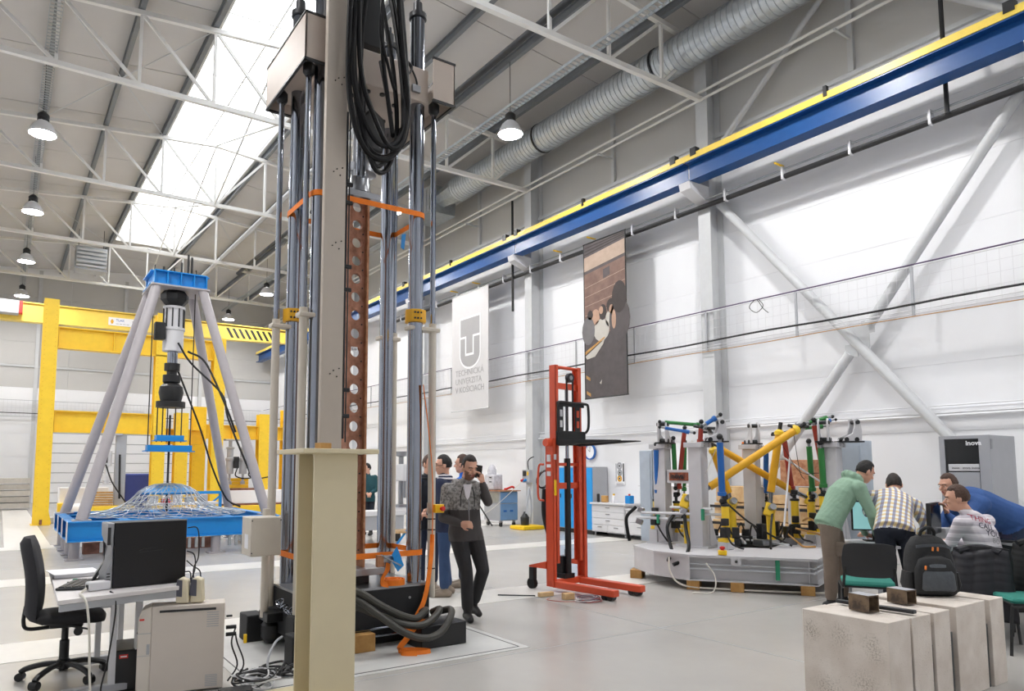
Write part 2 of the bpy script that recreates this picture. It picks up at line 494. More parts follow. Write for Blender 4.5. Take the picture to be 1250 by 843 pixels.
# slim sway rods between the trusses
for k, (x0, x1, y0, y1) in enumerate(((.5, 3.45, 15.45, 21.45), (3.45, .5, 15.45, 21.45), (6.4, 9.3, 15.45, 21.45), (9.3, 6.4, 15.45, 21.45), (.5, 3.45, 27.45, 33.45), (6.4, 9.3, 27.45, 33.45))):
    o = MB().cyl((x0, y0, roof_z(x0) - .2), (x1, y1, roof_z(x1) - .2), .012, n=6).build('sway_rod', 'steel_grey')
    tag(o, 'thin grey diagonal sway rod under the roof sheets, ' + ['left of the skylight leaning right', 'left of the skylight leaning left', 'right of the skylight leaning right', 'right of the skylight leaning left', 'far left beyond the fourth truss', 'far right beyond the fourth truss'][k], 'rod', 'roof sway rods')
# ridge tie struts seen against the skylight
for (ya, yb), wh in zip(((9.45, 15.45), (15.45, 21.45), (21.45, 27.45), (27.45, 33.45)), ('first and second', 'second and third', 'third and fourth', 'fourth and farthest')):
    st = thing('skylight_strut', 'thin white crossed struts below the skylight between the %s truss' % wh, 'strut', (RIDGE, ya, BZ), group='crossed struts under the skylight')
    MB().cyl((RIDGE, ya, BZ), (RIDGE, yb, roof_z(RIDGE) - .22), .025, n=8).build('strut_bar', 'steel_white', st)
    MB().cyl((RIDGE, yb, BZ), (RIDGE, ya, roof_z(RIDGE) - .22), .025, n=8).build('strut_bar', 'steel_white', st)

# wall columns
def column(x, y, sgn, label):
    c = thing('wall_column', label, 'column', (x, y, 0), group='steel wall columns')
    MB().box(x - .01, x + .012, y - .15, y + .15, 0, 10.55).build('flange', 'steel_grey', c) if sgn > 0 else MB().box(x - .012, x + .01, y - .15, y + .15, 0, 10.55).build('flange', 'steel_grey', c)
    MB().box(min(x, x + sgn * .4), max(x, x + sgn * .4), y - .008, y + .008, 0, 10.55).build('web', 'steel_grey', c)
    x2 = x + sgn * .4
    MB().box(x2 - .01, x2 + .01, y - .15, y + .15, 0, 10.55).build('flange', 'steel_grey', c)
    MB().box(min(x, x + sgn * .3) - .05, max(x, x + sgn * .3), y - .2, y + .2, 0, .02).build('base_plate', 'steel_grey', c)
    return c
clab = {3.45: 'grey steel wall column at the right edge of the picture', 9.45: 'grey steel wall column behind the coloured hexapod rig', 15.45: 'grey steel wall column beside the blue locker', 21.45: 'grey steel wall column seen behind the press, left of the pale banner', 27.45: 'far grey steel wall column behind the press columns'}
for y in (3.45, 9.45, 15.45, 21.45, 27.45):
    column(12.0, y, 1, clab[y])

# bracing crosses of round tube on the right wall (bay 3.45 - 9.45)
def brace(a, b, r, label):
    t = thing('wall_brace', label, 'brace', a, group='round tube wall braces')
    MB().cyl(a, b, r, n=16).build('tube', 'steel_grey', t)
    for p, q in ((a, b), (b, a)):
        d = (Vector(q) - Vector(p)).normalized(); c = Vector(p) - d * .06
        MB().obox(c, (.016, .22, .22)).build('end_plate', 'steel_grey', t)
    return t
BXB = 12.17
brace((BXB, 9.2, 7.05), (BXB, 3.75, .35), .085, 'grey tube brace falling from the column top towards the server rack')
b2 = brace((BXB - .0, 3.7, 7.35), (BXB, 6.25, 4.02), .085, 'grey tube brace rising from the crossing to the upper right')
b3 = brace((BXB, 6.62, 3.55), (BXB, 9.2, .30), .085, 'grey tube brace falling from the crossing behind the hexapod rig')
g = MB().obox((BXB - .0, 6.44, 3.78), (.02, .34, .46), (0, 0, 0)).build('gusset_plate', 'steel_grey', None)
tag(g, 'bolted gusset plate where the wall braces cross', 'plate')
brace((BXB, 9.1, 8.3), (BXB, 6.5, 10.5), .06, 'thin grey tube brace above the crane rail')
brace((BXB, 6.5, 10.5), (BXB, 3.9, 8.3), .06, 'thin grey tube brace high at the right picture edge')

# crane runway
cr = thing('crane_runway', 'blue crane runway girder with yellow conductor rail along the right wall', 'crane rail', (11.55, 9.45, 7.4))
for i in range(len(BAYS) - 2):
    y0, y1 = BAYS[i], BAYS[i + 1]
    if y1 > 37: continue
    MB().ibeam((11.55, y0 + .02, 7.62), (11.55, y1 - .02, 7.62), .42, .30, .014, .024).build('girder', 'crane_blue', cr)
MB().ibeam((11.55, 33.47, 7.62), (11.55, 39.0, 7.62), .42, .30, .014, .024).build('girder', 'crane_blue', cr)
MB().box(11.385, 11.62, YB, 39.0, 7.832, 7.955).build('yellow_rail', 'crane_yellow', cr)
for y in (3.45, 9.45, 15.45, 21.45, 27.45, 33.45):
    MB().prism([(11.38, 7.41), (12.0, 7.41), (12.0, 7.06), (11.42, 7.26)], (0, y - .14, 0), (1, 0, 0), (0, 0, 1), (0, .28, 0)).build('bracket', 'light_grey', cr, bevel=.006)
    for dyy in (-.25, .28):
        MB().box(11.37, 11.50, y + dyy - .07, y + dyy + .07, 7.90, 8.06).build('rail_clamp', 'black', cr)
for y in (6.4, 12.5, 18.6):
    MB().box(11.36, 11.44, y - .03, y + .03, 7.88, 8.06).build('rail_clamp', 'black', cr)
# pipes along the wall
wp = thing('twin_pipe', 'pair of white pipes running high along the right wall', 'pipe', (11.95, 9.45, 9.4))
for x, z in ((11.9, 9.47), (11.94, 9.33)):
    MB().cyl((x, YB + .1, z), (x, YE - .1, z), .028, n=8).build('pipe', 'steel_white', wp)
for y in (0.45, 6.45, 12.45, 18.45, 24.45):
    MB().box(11.85, 12.41, y - .02, y + .02, 9.26, 9.3).build('pipe_bracket', 'steel_grey', wp)
bp = thing('black_pipe', 'black service pipe with grey conduit clipped along it below the crane rail', 'pipe', (11.9, 9.45, 7.0))
MB().cyl((11.9, YB, 6.99), (11.9, 24, 6.99), .05, n=10).build('pipe', 'cable_black', bp)
MB().cyl((11.88, YB, 7.12), (11.88, 24, 7.12), .018, n=8).build('conduit', 'galv', bp)
y = 1.2
while y < 23:
    MB().box(11.83, 11.95, y - .02, y + .02, 6.93, 7.17).build('clip', 'light_grey', bp)
    if int(y * 10) % 3 == 0: MB().box(11.62, 11.9, y - .012, y + .012, 7.17, 7.20).build('hook', 'yellow', bp)
    y += 1.27
for y, z0, z1 in ((4.75, 6.99, 10.4), (15.95, 6.0, 9.2)):
    o = MB().cyl((11.83, y, z0), (11.83, y, z1), .035, n=8).build('down_pipe', 'cable_black')
    tag(o, 'black vertical pipe crossing the crane rail at the upper right' if y < 6 else 'black vertical pipe beside the pale banner', 'pipe')
# wire mesh tray with cables
wt = thing('wire_tray', 'wire mesh cable tray with black and purple cables along the right wall', 'cable tray', (11.95, 9.45, 4.1))
for z, r, m in ((4.770, .010, 'light_grey'), (4.070, .008, 'light_grey'), (4.010, .009, 'light_grey'), (4.420, .003, 'light_grey'), (4.600, .003, 'light_grey'), (4.240, .003, 'light_grey')):
    MB().cyl((11.95, -2, z), (11.95, 39.2, z), r, n=6).build('tray_rail', m, wt)
MB().cyl((11.95, -2, 4.805), (11.95, 39.2, 4.805), .012, n=6).build('cable', mat('purple', '#4d3a5c', .5), wt, label='purple cable on the top edge')
MB().tube([(11.94, y_, 4.165 + .012 * math.sin(y_ * 1.7)) for y_ in range(-2, 40)], .019, n=6, k=2).build('cable', 'cable_black', wt, label='thick black cable')
MB().tube([(11.93, y_, 3.960 + .01 * math.sin(y_ * 1.3)) for y_ in range(-2, 40)], .008, n=5, k=2).build('cable', 'wood', wt, label='thin tan cable')
w = MB()
y = -2.0
while y < 39:
    w.cyl((11.95, y, 4.010), (11.95, y, 4.770), .003, n=4, caps=False); y += .16
o = w.build('mesh_wire', 'light_grey', wt); o['kind'] = 'stuff'
y = 1.45
while y < 39:
    MB().box(11.94, 11.97, y - .02, y + .02, 3.970, 4.790).build('tray_bracket', 'mid_grey', wt); y += 2.0
MB().tube([(11.93, 8.2, 4.8), (11.92, 8.1, 4.65), (11.92, 8.25, 4.55), (11.92, 8.4, 4.68), (11.93, 8.25, 4.8), (11.92, 8.1, 4.6), (11.93, 8.0, 4.5)], .007, n=5).build('cable_loop', 'cable_black', wt)

we = thing('wire_tray', 'wire mesh cable tray crossing the end wall behind the yellow portals', 'cable tray', (5, 39.2, 4.0))
for z, r, m in ((4.77, .012, 'mid_grey'), (4.01, .012, 'mid_grey'), (4.17, .022, 'cable_black'), (4.4, .005, 'light_grey'), (4.6, .005, 'light_grey')):
    MB().cyl((WL + .1, 39.2, z), (11.8, 39.2, z), r, n=6).build('tray_rail', m, we)
w = MB(); x = WL + .2
while x < 11.8: w.cyl((x, 39.2, 4.01), (x, 39.2, 4.77), .005, n=4, caps=False); x += .16
o = w.build('mesh_wire', 'light_grey', we); o['kind'] = 'stuff'
for x in (-1.5, 1.2, 4.9, 8.6): MB().box(x - .02, x + .02, 39.2, 39.4, 4.0, 4.04).build('tray_bracket', 'mid_grey', we)

# spiral duct with its square plenum
dk = thing('spiral_duct', 'round galvanised spiral duct high in the right roof corner', 'duct', (11.3, 12, 10.15))
dm = MB(); prof = []
y = -2.0
while y < 18.0:
    prof += [(.355, y), (.355, y + .10), (.373, y + .106), (.373, y + .124), (.355, y + .13)]; y += .13
dm.lathe((11.3, 0, 10.12), prof, n=24, axis=(0, 1, 0)).build('duct_body', 'duct', dk, angle=60)
for y in (3.9, 9.9, 13.9): MB().lathe((11.3, y, 10.12), [(.37, 0), (.385, 0), (.385, .05), (.37, .05)], n=24, axis=(0, 1, 0), caps=False).build('collar', 'dark_steel', dk)
MB().lathe((11.3, 18.0, 10.12), [(.36, 0), (.36, .1), (.30, .75), (.30, .9)], n=8, axis=(0, 1, 0)).build('reducer', 'galv', dk, angle=20)
MB().box(10.85, 11.75, 18.9, 20.2, 9.62, 10.5).build('plenum', 'galv', dk, bevel=.01)
for k in range(6): MB().box(10.83, 10.86, 19.0 + k * .2, 19.12 + k * .2, 9.7, 10.4).build('grille_slat', 'mid_grey', dk)
# lamp-row cable trays and thick dark pipe
for x, lab in ((0.42, 'perforated cable tray above the left row of lamps'), (9.1, 'perforated cable tray above the right row of lamps')):
    tr = thing('cable_tray', lab, 'cable tray', (x, 12, 9.6))
    for s in (-1, 1): MB().box(x + s * .1 - .006, x + s * .1 + .006, YB, 37, 9.56, 9.62).build('side_rail', 'galv', tr)
    w = MB(); y = YB
    while y < 37: w.box(x - .1, x + .1, y, y + .03, 9.56, 9.57); y += .12
    o = w.build('rung', 'galv', tr); o['kind'] = 'stuff'
o = MB().cyl((7.9, YB, 9.75), (7.9, 30, 9.75), .07, n=12).build('roof_pipe', 'dark_steel'); tag(o, 'dark grey pipe running lengthwise under the roof right of the skylight', 'pipe')
o = MB().cyl((6.6, 14, 9.55), (6.6, 36, 9.55), .07, n=12).build('roof_pipe', 'steel_grey'); tag(o, 'pale grey pipe running lengthwise beneath the right skylight edge', 'pipe')
# air heater under the roof at far left
ah = thing('air_heater', 'grey louvred air heater hanging under the far left roof', 'heater', (2.4, 32.3, 9.6))
MB().box(2.1, 3.2, 31.9, 32.7, 9.75, 10.45).build('casing', 'galv', ah, bevel=.01)
for k in range(5): MB().box(2.12, 3.18, 31.8, 31.9, 9.62 + k * .16, 9.70 + k * .16).build('louvre', 'steel_grey', ah)
MB().box(2.1, 3.2, 31.85, 32.6, 9.5, 9.58).build('drip_tray', 'mid_grey', ah)
for x in (2.2, 3.1): MB().cyl((x, 32.3, 10.45), (x, 32.3, roof_z(x) + .06), .012, n=6).build('hanging_rod', 'dark_steel', ah)

# high-bay lamps
def lamp(x, y, label):
    L = thing('high_bay_lamp', label, 'lamp', (x, y, 9.05), group='high bay lamps')
    z = 9.0
    MB().cyl((x, y, z + .5), (x, y, 10.7), .008, n=6).build('hanging_rod', 'dark_steel', L)
    MB().lathe((x, y, z + .28), [(.10, 0), (.12, .02), (.12, .08), (.10, .09), (.12, .11), (.12, .17), (.09, .2), (.05, .24)], n=16).build('ballast', 'black', L, angle=60)
    MB().lathe((x, y, z), [(.27, 0), (.275, .01), (.25, .1), (.19, .22), (.12, .29), (.115, .285), (.18, .21), (.24, .095), (.262, .01)], n=24, caps=False).build('reflector', 'light_grey', L, angle=60)
    MB().lathe((x, y, z + .015), [(.001, 0), (.258, 0), (.258, .004), (.001, .004)], n=24).build('glow_disc', 'lamp_glow', L)
    return L
l0 = lamp(0.42, 18.14, 'large lit bell lamp at upper left, nearest of the left row')
for x, y, lab in ((.42, 23.95, 'second lit bell lamp of the left row'), (.42, 29.95, 'third lit bell lamp of the left row'), (.42, 36.1, 'farthest lit bell lamp of the left row, over the yellow portal'),
                  (9.12, 12.36, 'lit bell lamp in front of the spiral duct'), (9.12, 36.1, 'farthest lit bell lamp of the right row'), (9.12, 29.95, 'lit bell lamp of the right row left of the press'),
                  (9.12, 18.14, 'lit bell lamp hidden behind the press head'), (9.12, 23.95, 'lit bell lamp behind the press columns'),
                  (.42, 12.2, 'lit bell lamp above the office desk, out of view'), (9.12, 6.4, 'lit bell lamp above the hexapod rig, out of view'), (.42, 6.3, 'lit bell lamp behind the camera, out of view'), (9.12, .5, 'lit bell lamp above the blocks, out of view')):
    dup(l0, (x, y, 9.05), label=lab)
# ================================================================ THE PRESS (four column servo-hydraulic test frame)
CX0, CX1, CY0, CY1 = 2.265, 3.25, 5.95, 6.57
pr = thing('test_press', 'tall four-column hydraulic test press with chrome columns, beige head and black base', 'press', (2.75, 6.26, 0))
# base
MB().box(2.14, 3.36, 5.84, 6.80, .10, .495).build('base_block', 'black_matt', pr, bevel=.008)
MB().box(2.14, 3.36, 5.84, 6.80, .495, .515).build('base_plate', 'steel', pr)
MB().box(2.25, 3.25, 5.95, 6.7, 0.003, .10).build('plinth', 'black', pr)
for x in (2.45, 3.15):
    MB().cyl((x, 5.85, .40), (x, 5.83, .40), .012, n=8).build('bolt', 'steel', pr)
MB().cyl((2.4, 5.815, .17), (3.3, 5.815, .17), .012, n=8).build('oil_line', 'chrome', pr)
MB().cyl((2.4, 5.80, .11), (3.05, 5.80, .11), .014, n=8).build('oil_line', 'chrome', pr)
MB().box(3.10, 3.56, 5.52, 5.84, .004, .20).build('valve_box', 'black', pr, bevel=.008)
# columns
for x in (CX0, CX1):
    for y in (CY0, CY1):
        MB().cyl((x, y, .515), (x, y, 6.02), .071, n=32).build('column', 'chrome', pr)
        MB().lathe((x, y, 6.02), [(.088, 0), (.088, .05), (.05, .055), (.045, .17), (.022, .18), (.02, .25)], n=20).build('column_cap', 'dark_steel', pr)
# head: middle beam and two side housings
mid = MB().box(2.30, 3.32, 5.85, 6.68, 5.12, 5.46).build('head_beam', 'head_beige', pr, bevel=.01)
for x, y in ((2.72, 5.95), (2.86, 5.93), (3.05, 6.05), (3.08, 6.2), (2.62, 6.1), (2.95, 6.5), (3.1, 6.4), (2.66, 6.4)):
    MB().cyl((x, y, 5.105), (x, y, 5.125), .026, n=12).build('bolt_hole', 'black', mid)
def housing(x0, x1, inner):
    h = MB()
    y0, y1, z0, z1, t = 5.75, 6.85, 5.13, 5.54, .018
    h.box(x0, x1, y0, y0 + t, z0, z1); h.box(x0, x1, y1 - t, y1, z0, z1)
    xo = x0 if inner > 0 else x1 - t
    h.box(xo, xo + t, y0, y1, z0, z1)
    o = h.build('side_housing', 'head_beige', pr, bevel=.004)
    MB().box(x0 + .02, x1 - .02, y0 + .02, y1 - .02, z0 + .10, z0 + .13).build('housing_plate', 'head_beige', o)
    for za, zb in ((z0 - .02, z0), (z1, z1 + .02)):
        for (a, b, c, d) in ((x0 - .004, x1 + .004, y0 - .006, y0 + .022), (x0 - .004, x1 + .004, y1 - .022, y1 + .006), ((x0 - .006, x0 + .02) if inner > 0 else (x1 - .02, x1 + .006)) + (y0, y1)):
            MB().box(a, b, c, d, za, zb).build('black_rim', 'black', o)
    return o
hl = housing(2.03, 2.30, 1); hr = housing(3.32, 3.565, -1)
# lift cylinders: chrome rods above, beige sleeves below, clamps to the columns
for x, y, cx in ((2.14, 5.95, CX0), (2.10, 6.57, CX0), (3.44, 5.95, CX1), (3.345, 6.57 + .02, CX1)):
    if (x, y) == (2.14, 5.95): zb = .25
    elif x > 3.4: zb = .36
    elif x > 3.3: zb = .515
    else: zb = .32
    MB().cyl((x, y, 2.96), (x, y, 5.2), .026, n=16).build('lift_rod', 'chrome', pr)
    MB().cyl((x, y, zb), (x, y, 2.96), .037, n=16).build('lift_sleeve', 'beige', pr)
    MB().lathe((x, y, 5.08), [(.035, 0), (.055, .03), (.055, .10), (.03, .13)], n=12).build('rod_eye', 'black', pr)
    s = 1 if cx > 2.7 else -1
    lo, hi = (cx - .09, x + .055) if s > 0 else (x - .055, cx + .09)
    MB().box(lo, hi, min(y, 7) - .06, y + .06, 2.875, 2.915).build('sleeve_clamp', 'beige', pr, bevel=.01)
for x, y in ((CX1, CY0), (CX0, CY1)):
    c = MB().lathe((x, y, 2.95), [(.072, 0), (.105, 0), (.105, .12), (.072, .12)], n=8, caps=False).build('yellow_collar', 'amber', pr, bevel=.004)
    for i in range(3):
        for z in (2.98, 3.035):
            dx = -.055 + i * .03
            MB().cyl((x + dx, y - .108 + abs(dx) * .18, z), (x + dx, y - .09, z), .010, n=8).build('screw', 'black', c)
# tall flat post beside the specimen
po = MB().box(2.185, 2.375, 5.62, 5.68, .515, 7.4).build('guide_post', 'beige_post', pr, bevel=.004)
for z in (4.92, 4.1, 3.45, 2.35):
    for dx, dz in ((.02, 0), (.05, .03), (.08, -.02), (.10, .05)):
        MB().cyl((2.24 + dx, 5.621, z + dz), (2.24 + dx, 5.612, z + dz), .006, n=6).build('post_hole', 'black', po)
# actuator above and below the head
ac = MB().lathe((2.78, 6.26, 5.46), [(.12, 0), (.12, .25), (.16, .26), (.16, .55), (.10, .6), (.10, 1.9)], n=24).build('actuator', 'black', pr)
MB().box(2.62, 2.9, 5.98, 6.12, 5.6, 6.4).build('servo_valve', 'black_matt', ac, bevel=.01)
MB().lathe((2.80, 6.26, 4.40), [(.09, 0), (.15, .02), (.15, .10), (.085, .12), (.085, .52), (.11, .54), (.11, .72)], n=24).build('piston', 'steel', pr)
MB().prism([(.0, .0), (.22, -.02), (.25, .1), (.24, .32), (.10, .42), (.0, .3)], (2.72, 6.06, 4.62), (1, 0, 0), (0, 0, 1), (0, .14, 0)).build('load_cell_guard', 'black', pr, bevel=.02)
for x in (2.62, 2.67): MB().cyl((x, 5.92, 4.25), (x, 5.92, 5.14), .016, n=10).build('guide_rod', 'chrome', pr)
MB().lathe((2.76, 6.2, 4.18), [(.08, 0), (.11, .02), (.10, .16), (.085, .18), (.085, .24)], n=24).build('upper_grip', 'steel', pr)
MB().box(2.60, 2.93, 6.08, 6.36, 4.13, 4.19).build('grip_plate', 'steel', pr, bevel=.004)
MB().box(2.60, 2.98, 6.0, 6.4, .60, .66).build('lower_plate', 'steel', pr, bevel=.004)
MB().box(2.68, 2.88, 6.12, 6.3, .515, .60).build('lower_grip', 'dark_steel', pr)
# measuring rod with clips in front of the specimen
for x, r in ((2.485, .010), (2.51, .007), (2.455, .006)):
    MB().cyl((x, 5.86, 1.72 + r * 10), (x, 5.86, 4.8), r, n=8).build('measuring_rod', 'dark_steel', pr)
for z in (4.12, 3.95, 3.36, 3.15, 2.25, 2.02):
    MB().box(2.42, 2.54, 5.84, 5.87, z - .018, z + .018).build('rod_clip', 'black', pr, bevel=.006)
MB().box(2.42, 2.45, 5.85, 5.875, 1.9, 2.3).build('perforated_strip', 'galv', pr)
# emergency stop on the front right sleeve
MB().box(3.37, 3.45, 5.90, 5.915, 1.14, 1.24).build('button_plate', 'beige', pr)
es = MB().box(3.43, 3.53, 5.86, 5.91, 1.145, 1.225).build('emergency_stop', 'yellow', pr, bevel=.008)
MB().lathe((3.49, 5.86, 1.185), [(.015, 0), (.015, .015), (.024, .02), (.024, .035), (.01, .04)], n=14, axis=(0.3, -1, 0)).build('red_button', 'red', es)
for z in (.62, .98, 1.08): MB().lathe((3.44, 5.95, z), [(.038, 0), (.041, 0), (.041, .012), (.038, .012)], n=16, caps=False).build('sleeve_band', 'dark_steel', pr)
# left control box on its pole, foot blocks
MB().cyl((2.02, 6.45, .25), (2.02, 6.45, 1.2), .036, n=16).build('panel_pole', 'beige', pr)
cb = MB().box(1.79, 2.05, 6.12, 6.40, .82, 1.145).build('control_box', 'beige', pr, bevel=.008)
for p in ((1.795, 6.115, 1.12), (2.04, 6.115, 1.12), (1.795, 6.115, .85)): MB().cyl(p, (p[0], p[1] - .004, p[2]), .006, n=8).build('screw', 'dark_steel', cb)
MB().box(1.787, 1.789, 6.2, 6.3, .88, 1.0).build('sticker', 'paper', cb)
MB().box(2.0, 2.2, 6.3, 6.55, .22, .30).build('foot_bracket', 'black', pr, bevel=.01)
MB().box(1.92, 2.08, 6.62, 6.86, .004, .24).build('foot_block', 'black_matt', pr, bevel=.01)
MB().lathe((2.12, 6.52, .004), [(.06, 0), (.10, .05), (.10, .16), (.05, .22)], n=14).build('foot_motor', 'black', pr)
MB().box(2.06, 2.16, 5.80, 5.98, .02, .34).build('foot_block', 'black_matt', pr, bevel=.01)
MB().box(1.98, 2.12, 5.58, 5.78, .004, .24).build('foot_block', 'black_matt', pr, bevel=.01)
# chain and steel lines at the left foot
ch = MB()
for k in range(14):
    t = k / 13; c = Vector((2.06 + .12 * t, 6.2 - .35 * t, .40 - .10 * t + .03 * math.sin(k)))
    ch.tube([c + Vector((.03 * math.cos(a) * (1 if k % 2 else .5), .03 * math.sin(a), .02 * math.sin(a + k))) for a in [i * PI / 4 for i in range(9)]], .006, n=5, k=2)
o = ch.build('chain', 'chrome', pr); o['kind'] = 'stuff'
# big black supply hoses hanging in loops
H = [([(2.38, 5.55, 7.3), (2.34, 5.5, 5.9), (2.33, 5.5, 4.95), (2.40, 5.5, 4.50), (2.56, 5.52, 4.28), (2.78, 5.55, 4.34), (2.92, 5.6, 4.65), (2.90, 5.65, 5.45), (2.82, 5.75, 6.2)], .026),
     ([(2.42, 5.58, 7.3), (2.40, 5.52, 5.8), (2.36, 5.48, 5.0), (2.46, 5.48, 4.60), (2.62, 5.5, 4.40), (2.80, 5.52, 4.46), (2.90, 5.55, 4.75), (2.86, 5.62, 5.5), (2.78, 5.75, 6.3)], .024),
     ([(2.44, 5.55, 7.3), (2.42, 5.5, 5.6), (2.44, 5.47, 4.95), (2.56, 5.47, 4.62), (2.72, 5.5, 4.40), (2.86, 5.52, 4.48), (2.93, 5.55, 4.9), (2.90, 5.6, 5.7), (2.86, 5.7, 6.5)], .024),
     ([(2.50, 5.6, 7.3), (2.42, 5.55, 6.0), (2.38, 5.52, 5.1), (2.44, 5.5, 4.6), (2.60, 5.55, 4.20), (2.76, 5.6, 4.24), (2.86, 5.62, 4.6), (2.84, 5.66, 5.2), (2.76, 5.75, 5.9)], .022),
     ([(2.76, 5.7, 7.2), (2.70, 5.62, 5.9), (2.69, 5.58, 5.3), (2.74, 5.56, 4.85), (2.80, 5.58, 4.55), (2.78, 5.64, 4.9), (2.74, 5.72, 5.3)], .02),
     ([(2.90, 5.7, 7.2), (2.86, 5.62, 6.1), (2.88, 5.56, 5.4), (2.93, 5.54, 4.9), (2.90, 5.56, 4.52), (2.72, 5.6, 4.33), (2.54, 5.62, 4.46), (2.44, 5.62, 5.0), (2.44, 5.66, 5.6)], .026),
     ([(2.66, 5.66, 7.2), (2.58, 5.6, 6.2), (2.49, 5.56, 5.5), (2.46, 5.54, 4.9), (2.5, 5.54, 4.45), (2.62, 5.56, 4.22), (2.74, 5.6, 4.30)], .02),
     ([(2.72, 5.66, 6.8), (2.70, 5.6, 6.0), (2.66, 5.57, 5.5), (2.73, 5.56, 5.2), (2.82, 5.6, 5.0), (2.86, 5.7, 5.2)], .014)]
for pts, r in H: MB().tube(pts, r, n=8, k=5).build('supply_hose', 'rubber', pr)
MB().tube([(3.02, 5.84, 5.40), (3.06, 5.82, 5.46), (3.12, 5.82, 5.42), (3.08, 5.82, 5.34), (3.03, 5.83, 5.39), (3.08, 5.83, 5.45), (3.15, 5.83, 5.36), (3.18, 5.83, 5.28), (3.17, 5.84, 5.24)], .010, n=6).build('sensor_cable', 'cable_black', pr)
MB().box(3.13, 3.22, 5.82, 5.85, 5.19, 5.26).build('sensor_box', 'steel', pr, bevel=.005)

# perforated rusty specimen
def perf(mb, x0, x1, y0, y1, zs, r, pitch, n=20):
    """plate in the XZ plane with a round hole at each zs"""
    cx = (x0 + x1) / 2 - .005
    for zc in zs:
        za, zb = zc - pitch / 2, zc + pitch / 2
        outer = []; inner = []
        for i in range(n):
            t = 2 * PI * i / n; c, s_ = math.cos(t), math.sin(t)
            inner.append((cx + r * c, zc + r * s_))
            k = min(((x1 - cx) if c > 0 else (cx - x0)) / abs(c) if abs(c) > 1e-6 else 9, (pitch / 2) / abs(s_) if abs(s_) > 1e-6 else 9)
            outer.append((cx + k * c, zc + k * s_))
        # snap the four corners
        for X, Z in ((x0, za), (x1, za), (x1, zb), (x0, zb)):
            j = min(range(n), key=lambda q: (outer[q][0] - X) ** 2 + (outer[q][1] - Z) ** 2); outer[j] = (X, Z)
        o = len(mb.v)
        for y in (y0, y1):
            for a in outer: mb.v.append(Vector((a[0], y, a[1])))
            for a in inner: mb.v.append(Vector((a[0], y, a[1])))
        for i in range(n):
            j = (i + 1) % n
            mb.f.append((o + i, o + j, o + n + j, o + n + i)); mb.f.append((o + 2 * n + j, o + 2 * n + i, o + 3 * n + i, o + 3 * n + j))
            mb.f.append((o + n + i, o + n + j, o + 3 * n + j, o + 3 * n + i)); mb.f.append((o + j, o + i, o + 2 * n + i, o + 2 * n + j))
sp = thing('perforated_specimen', 'rusty brown steel test column with a row of round holes, clamped in the press', 'steel specimen', (2.75, 6.2, .66))
pitch = .1755
m = MB(); perf(m, 2.66, 2.815, 6.17, 6.21, [4.06 - pitch * k for k in range(19)], .05, pitch)
m.build('perforated_plate', 'specimen', sp, angle=30)
MB().box(2.815, 2.835, 6.12, 6.27, .66, 4.14).build('flange', 'rust_pale', sp)
MB().box(2.635, 2.66, 6.12, 6.27, .66, 4.14).build('flange', 'specimen', sp)
k = 0
for z in [4.06 - pitch * (k + .5) for k in range(19)]:
    MB().cyl((2.79, 6.171, z), (2.79, 6.165, z), .008, n=8).build('bolt_hole', 'black', sp)
st = MB().box(2.685, 2.75, 6.164, 6.17, 2.66, 2.70).build('tag', 'paper', sp)
text_part('5-10', 'cable_black', sp, (2.69, 6.163, 2.668), (1, 0, 0), (0, 0, 1), .028)

# lashing straps
def strap_thing(name, label, z, tail):
    t = thing(name, label, 'strap', (2.75, 5.8, z))
    r = .078
    def ring(dz=0):
        P = []
        for (cx, cy, a0) in ((CX0, CY0, 180), (CX1, CY0, 270), (CX1, CY1, 0), (CX0, CY1, 90)):
            for k in range(6):
                a = math.radians(a0 + k * 18); P.append((cx + r * math.cos(a), cy + r * math.sin(a), z + dz))
        P.append(P[0]); return P
    MB().band(ring(), .05, .004, k=1).build('webbing', 'orange', t)
    return t
us = strap_thing('lashing_strap', 'orange lashing strap tied round the four columns below the press head', 4.0, 0)
MB().box(3.02, 3.3, 6.66, 6.68, 4.0, 4.03).build('ratchet', 'steel', us)
MB().prism([(0, 0), (.05, .02), (.03, -.16), (-.01, -.14)], (3.38, 6.5, 4.0), (1, 0, 0), (0, 0, 1), (0, .003, 0)).build('blue_tag', 'rig_blue', us)
ls = strap_thing('lashing_strap', 'orange lashing strap with ratchet round the column feet of the press', .79, 1)
rt = MB().box(2.82, 3.0, 5.80, 5.86, .73, .79).build('ratchet', 'steel', ls, bevel=.01)
MB().bar((2.84, 5.79, .80), (3.02, 5.77, .70), .05, .012).build('ratchet_handle', 'steel', rt)
MB().box(2.80, 2.86, 5.78, 5.82, .70, .80).build('ratchet_cheek', 'rust_pale', rt)
for z, w in ((.80, .05), (.74, .07)):
    MB().prism([(0, 0), (w, .07), (w + .05, -.04), (.06, -.09)], (2.93, 5.775 - w * .2, z), (1, 0, 0), (0, 0, 1), (0, .004, 0)).build('blue_tag', 'rig_blue', ls)
MB().band([(2.93, 5.83, .72), (2.90, 5.80, .66), (2.86, 5.80, .60), (2.88, 5.83, .545), (2.98, 5.86, .52)], .05, .005, up=(.7, .3, .2)).build('strap_tail', 'orange', ls)
sr = MB()
for k in range(3): sr.lathe((3.02, 5.92, .517), [(.10 - k * .03, 0), (.112 - k * .03, 0), (.112 - k * .03, .05), (.10 - k * .03, .05)], n=20, caps=False)
sr.build('strap_coil', 'orange', ls)
hs = thing('orange_strap', 'loose orange strap hanging down the front right sleeve to the floor', 'strap', (3.2, 5.7, 0))
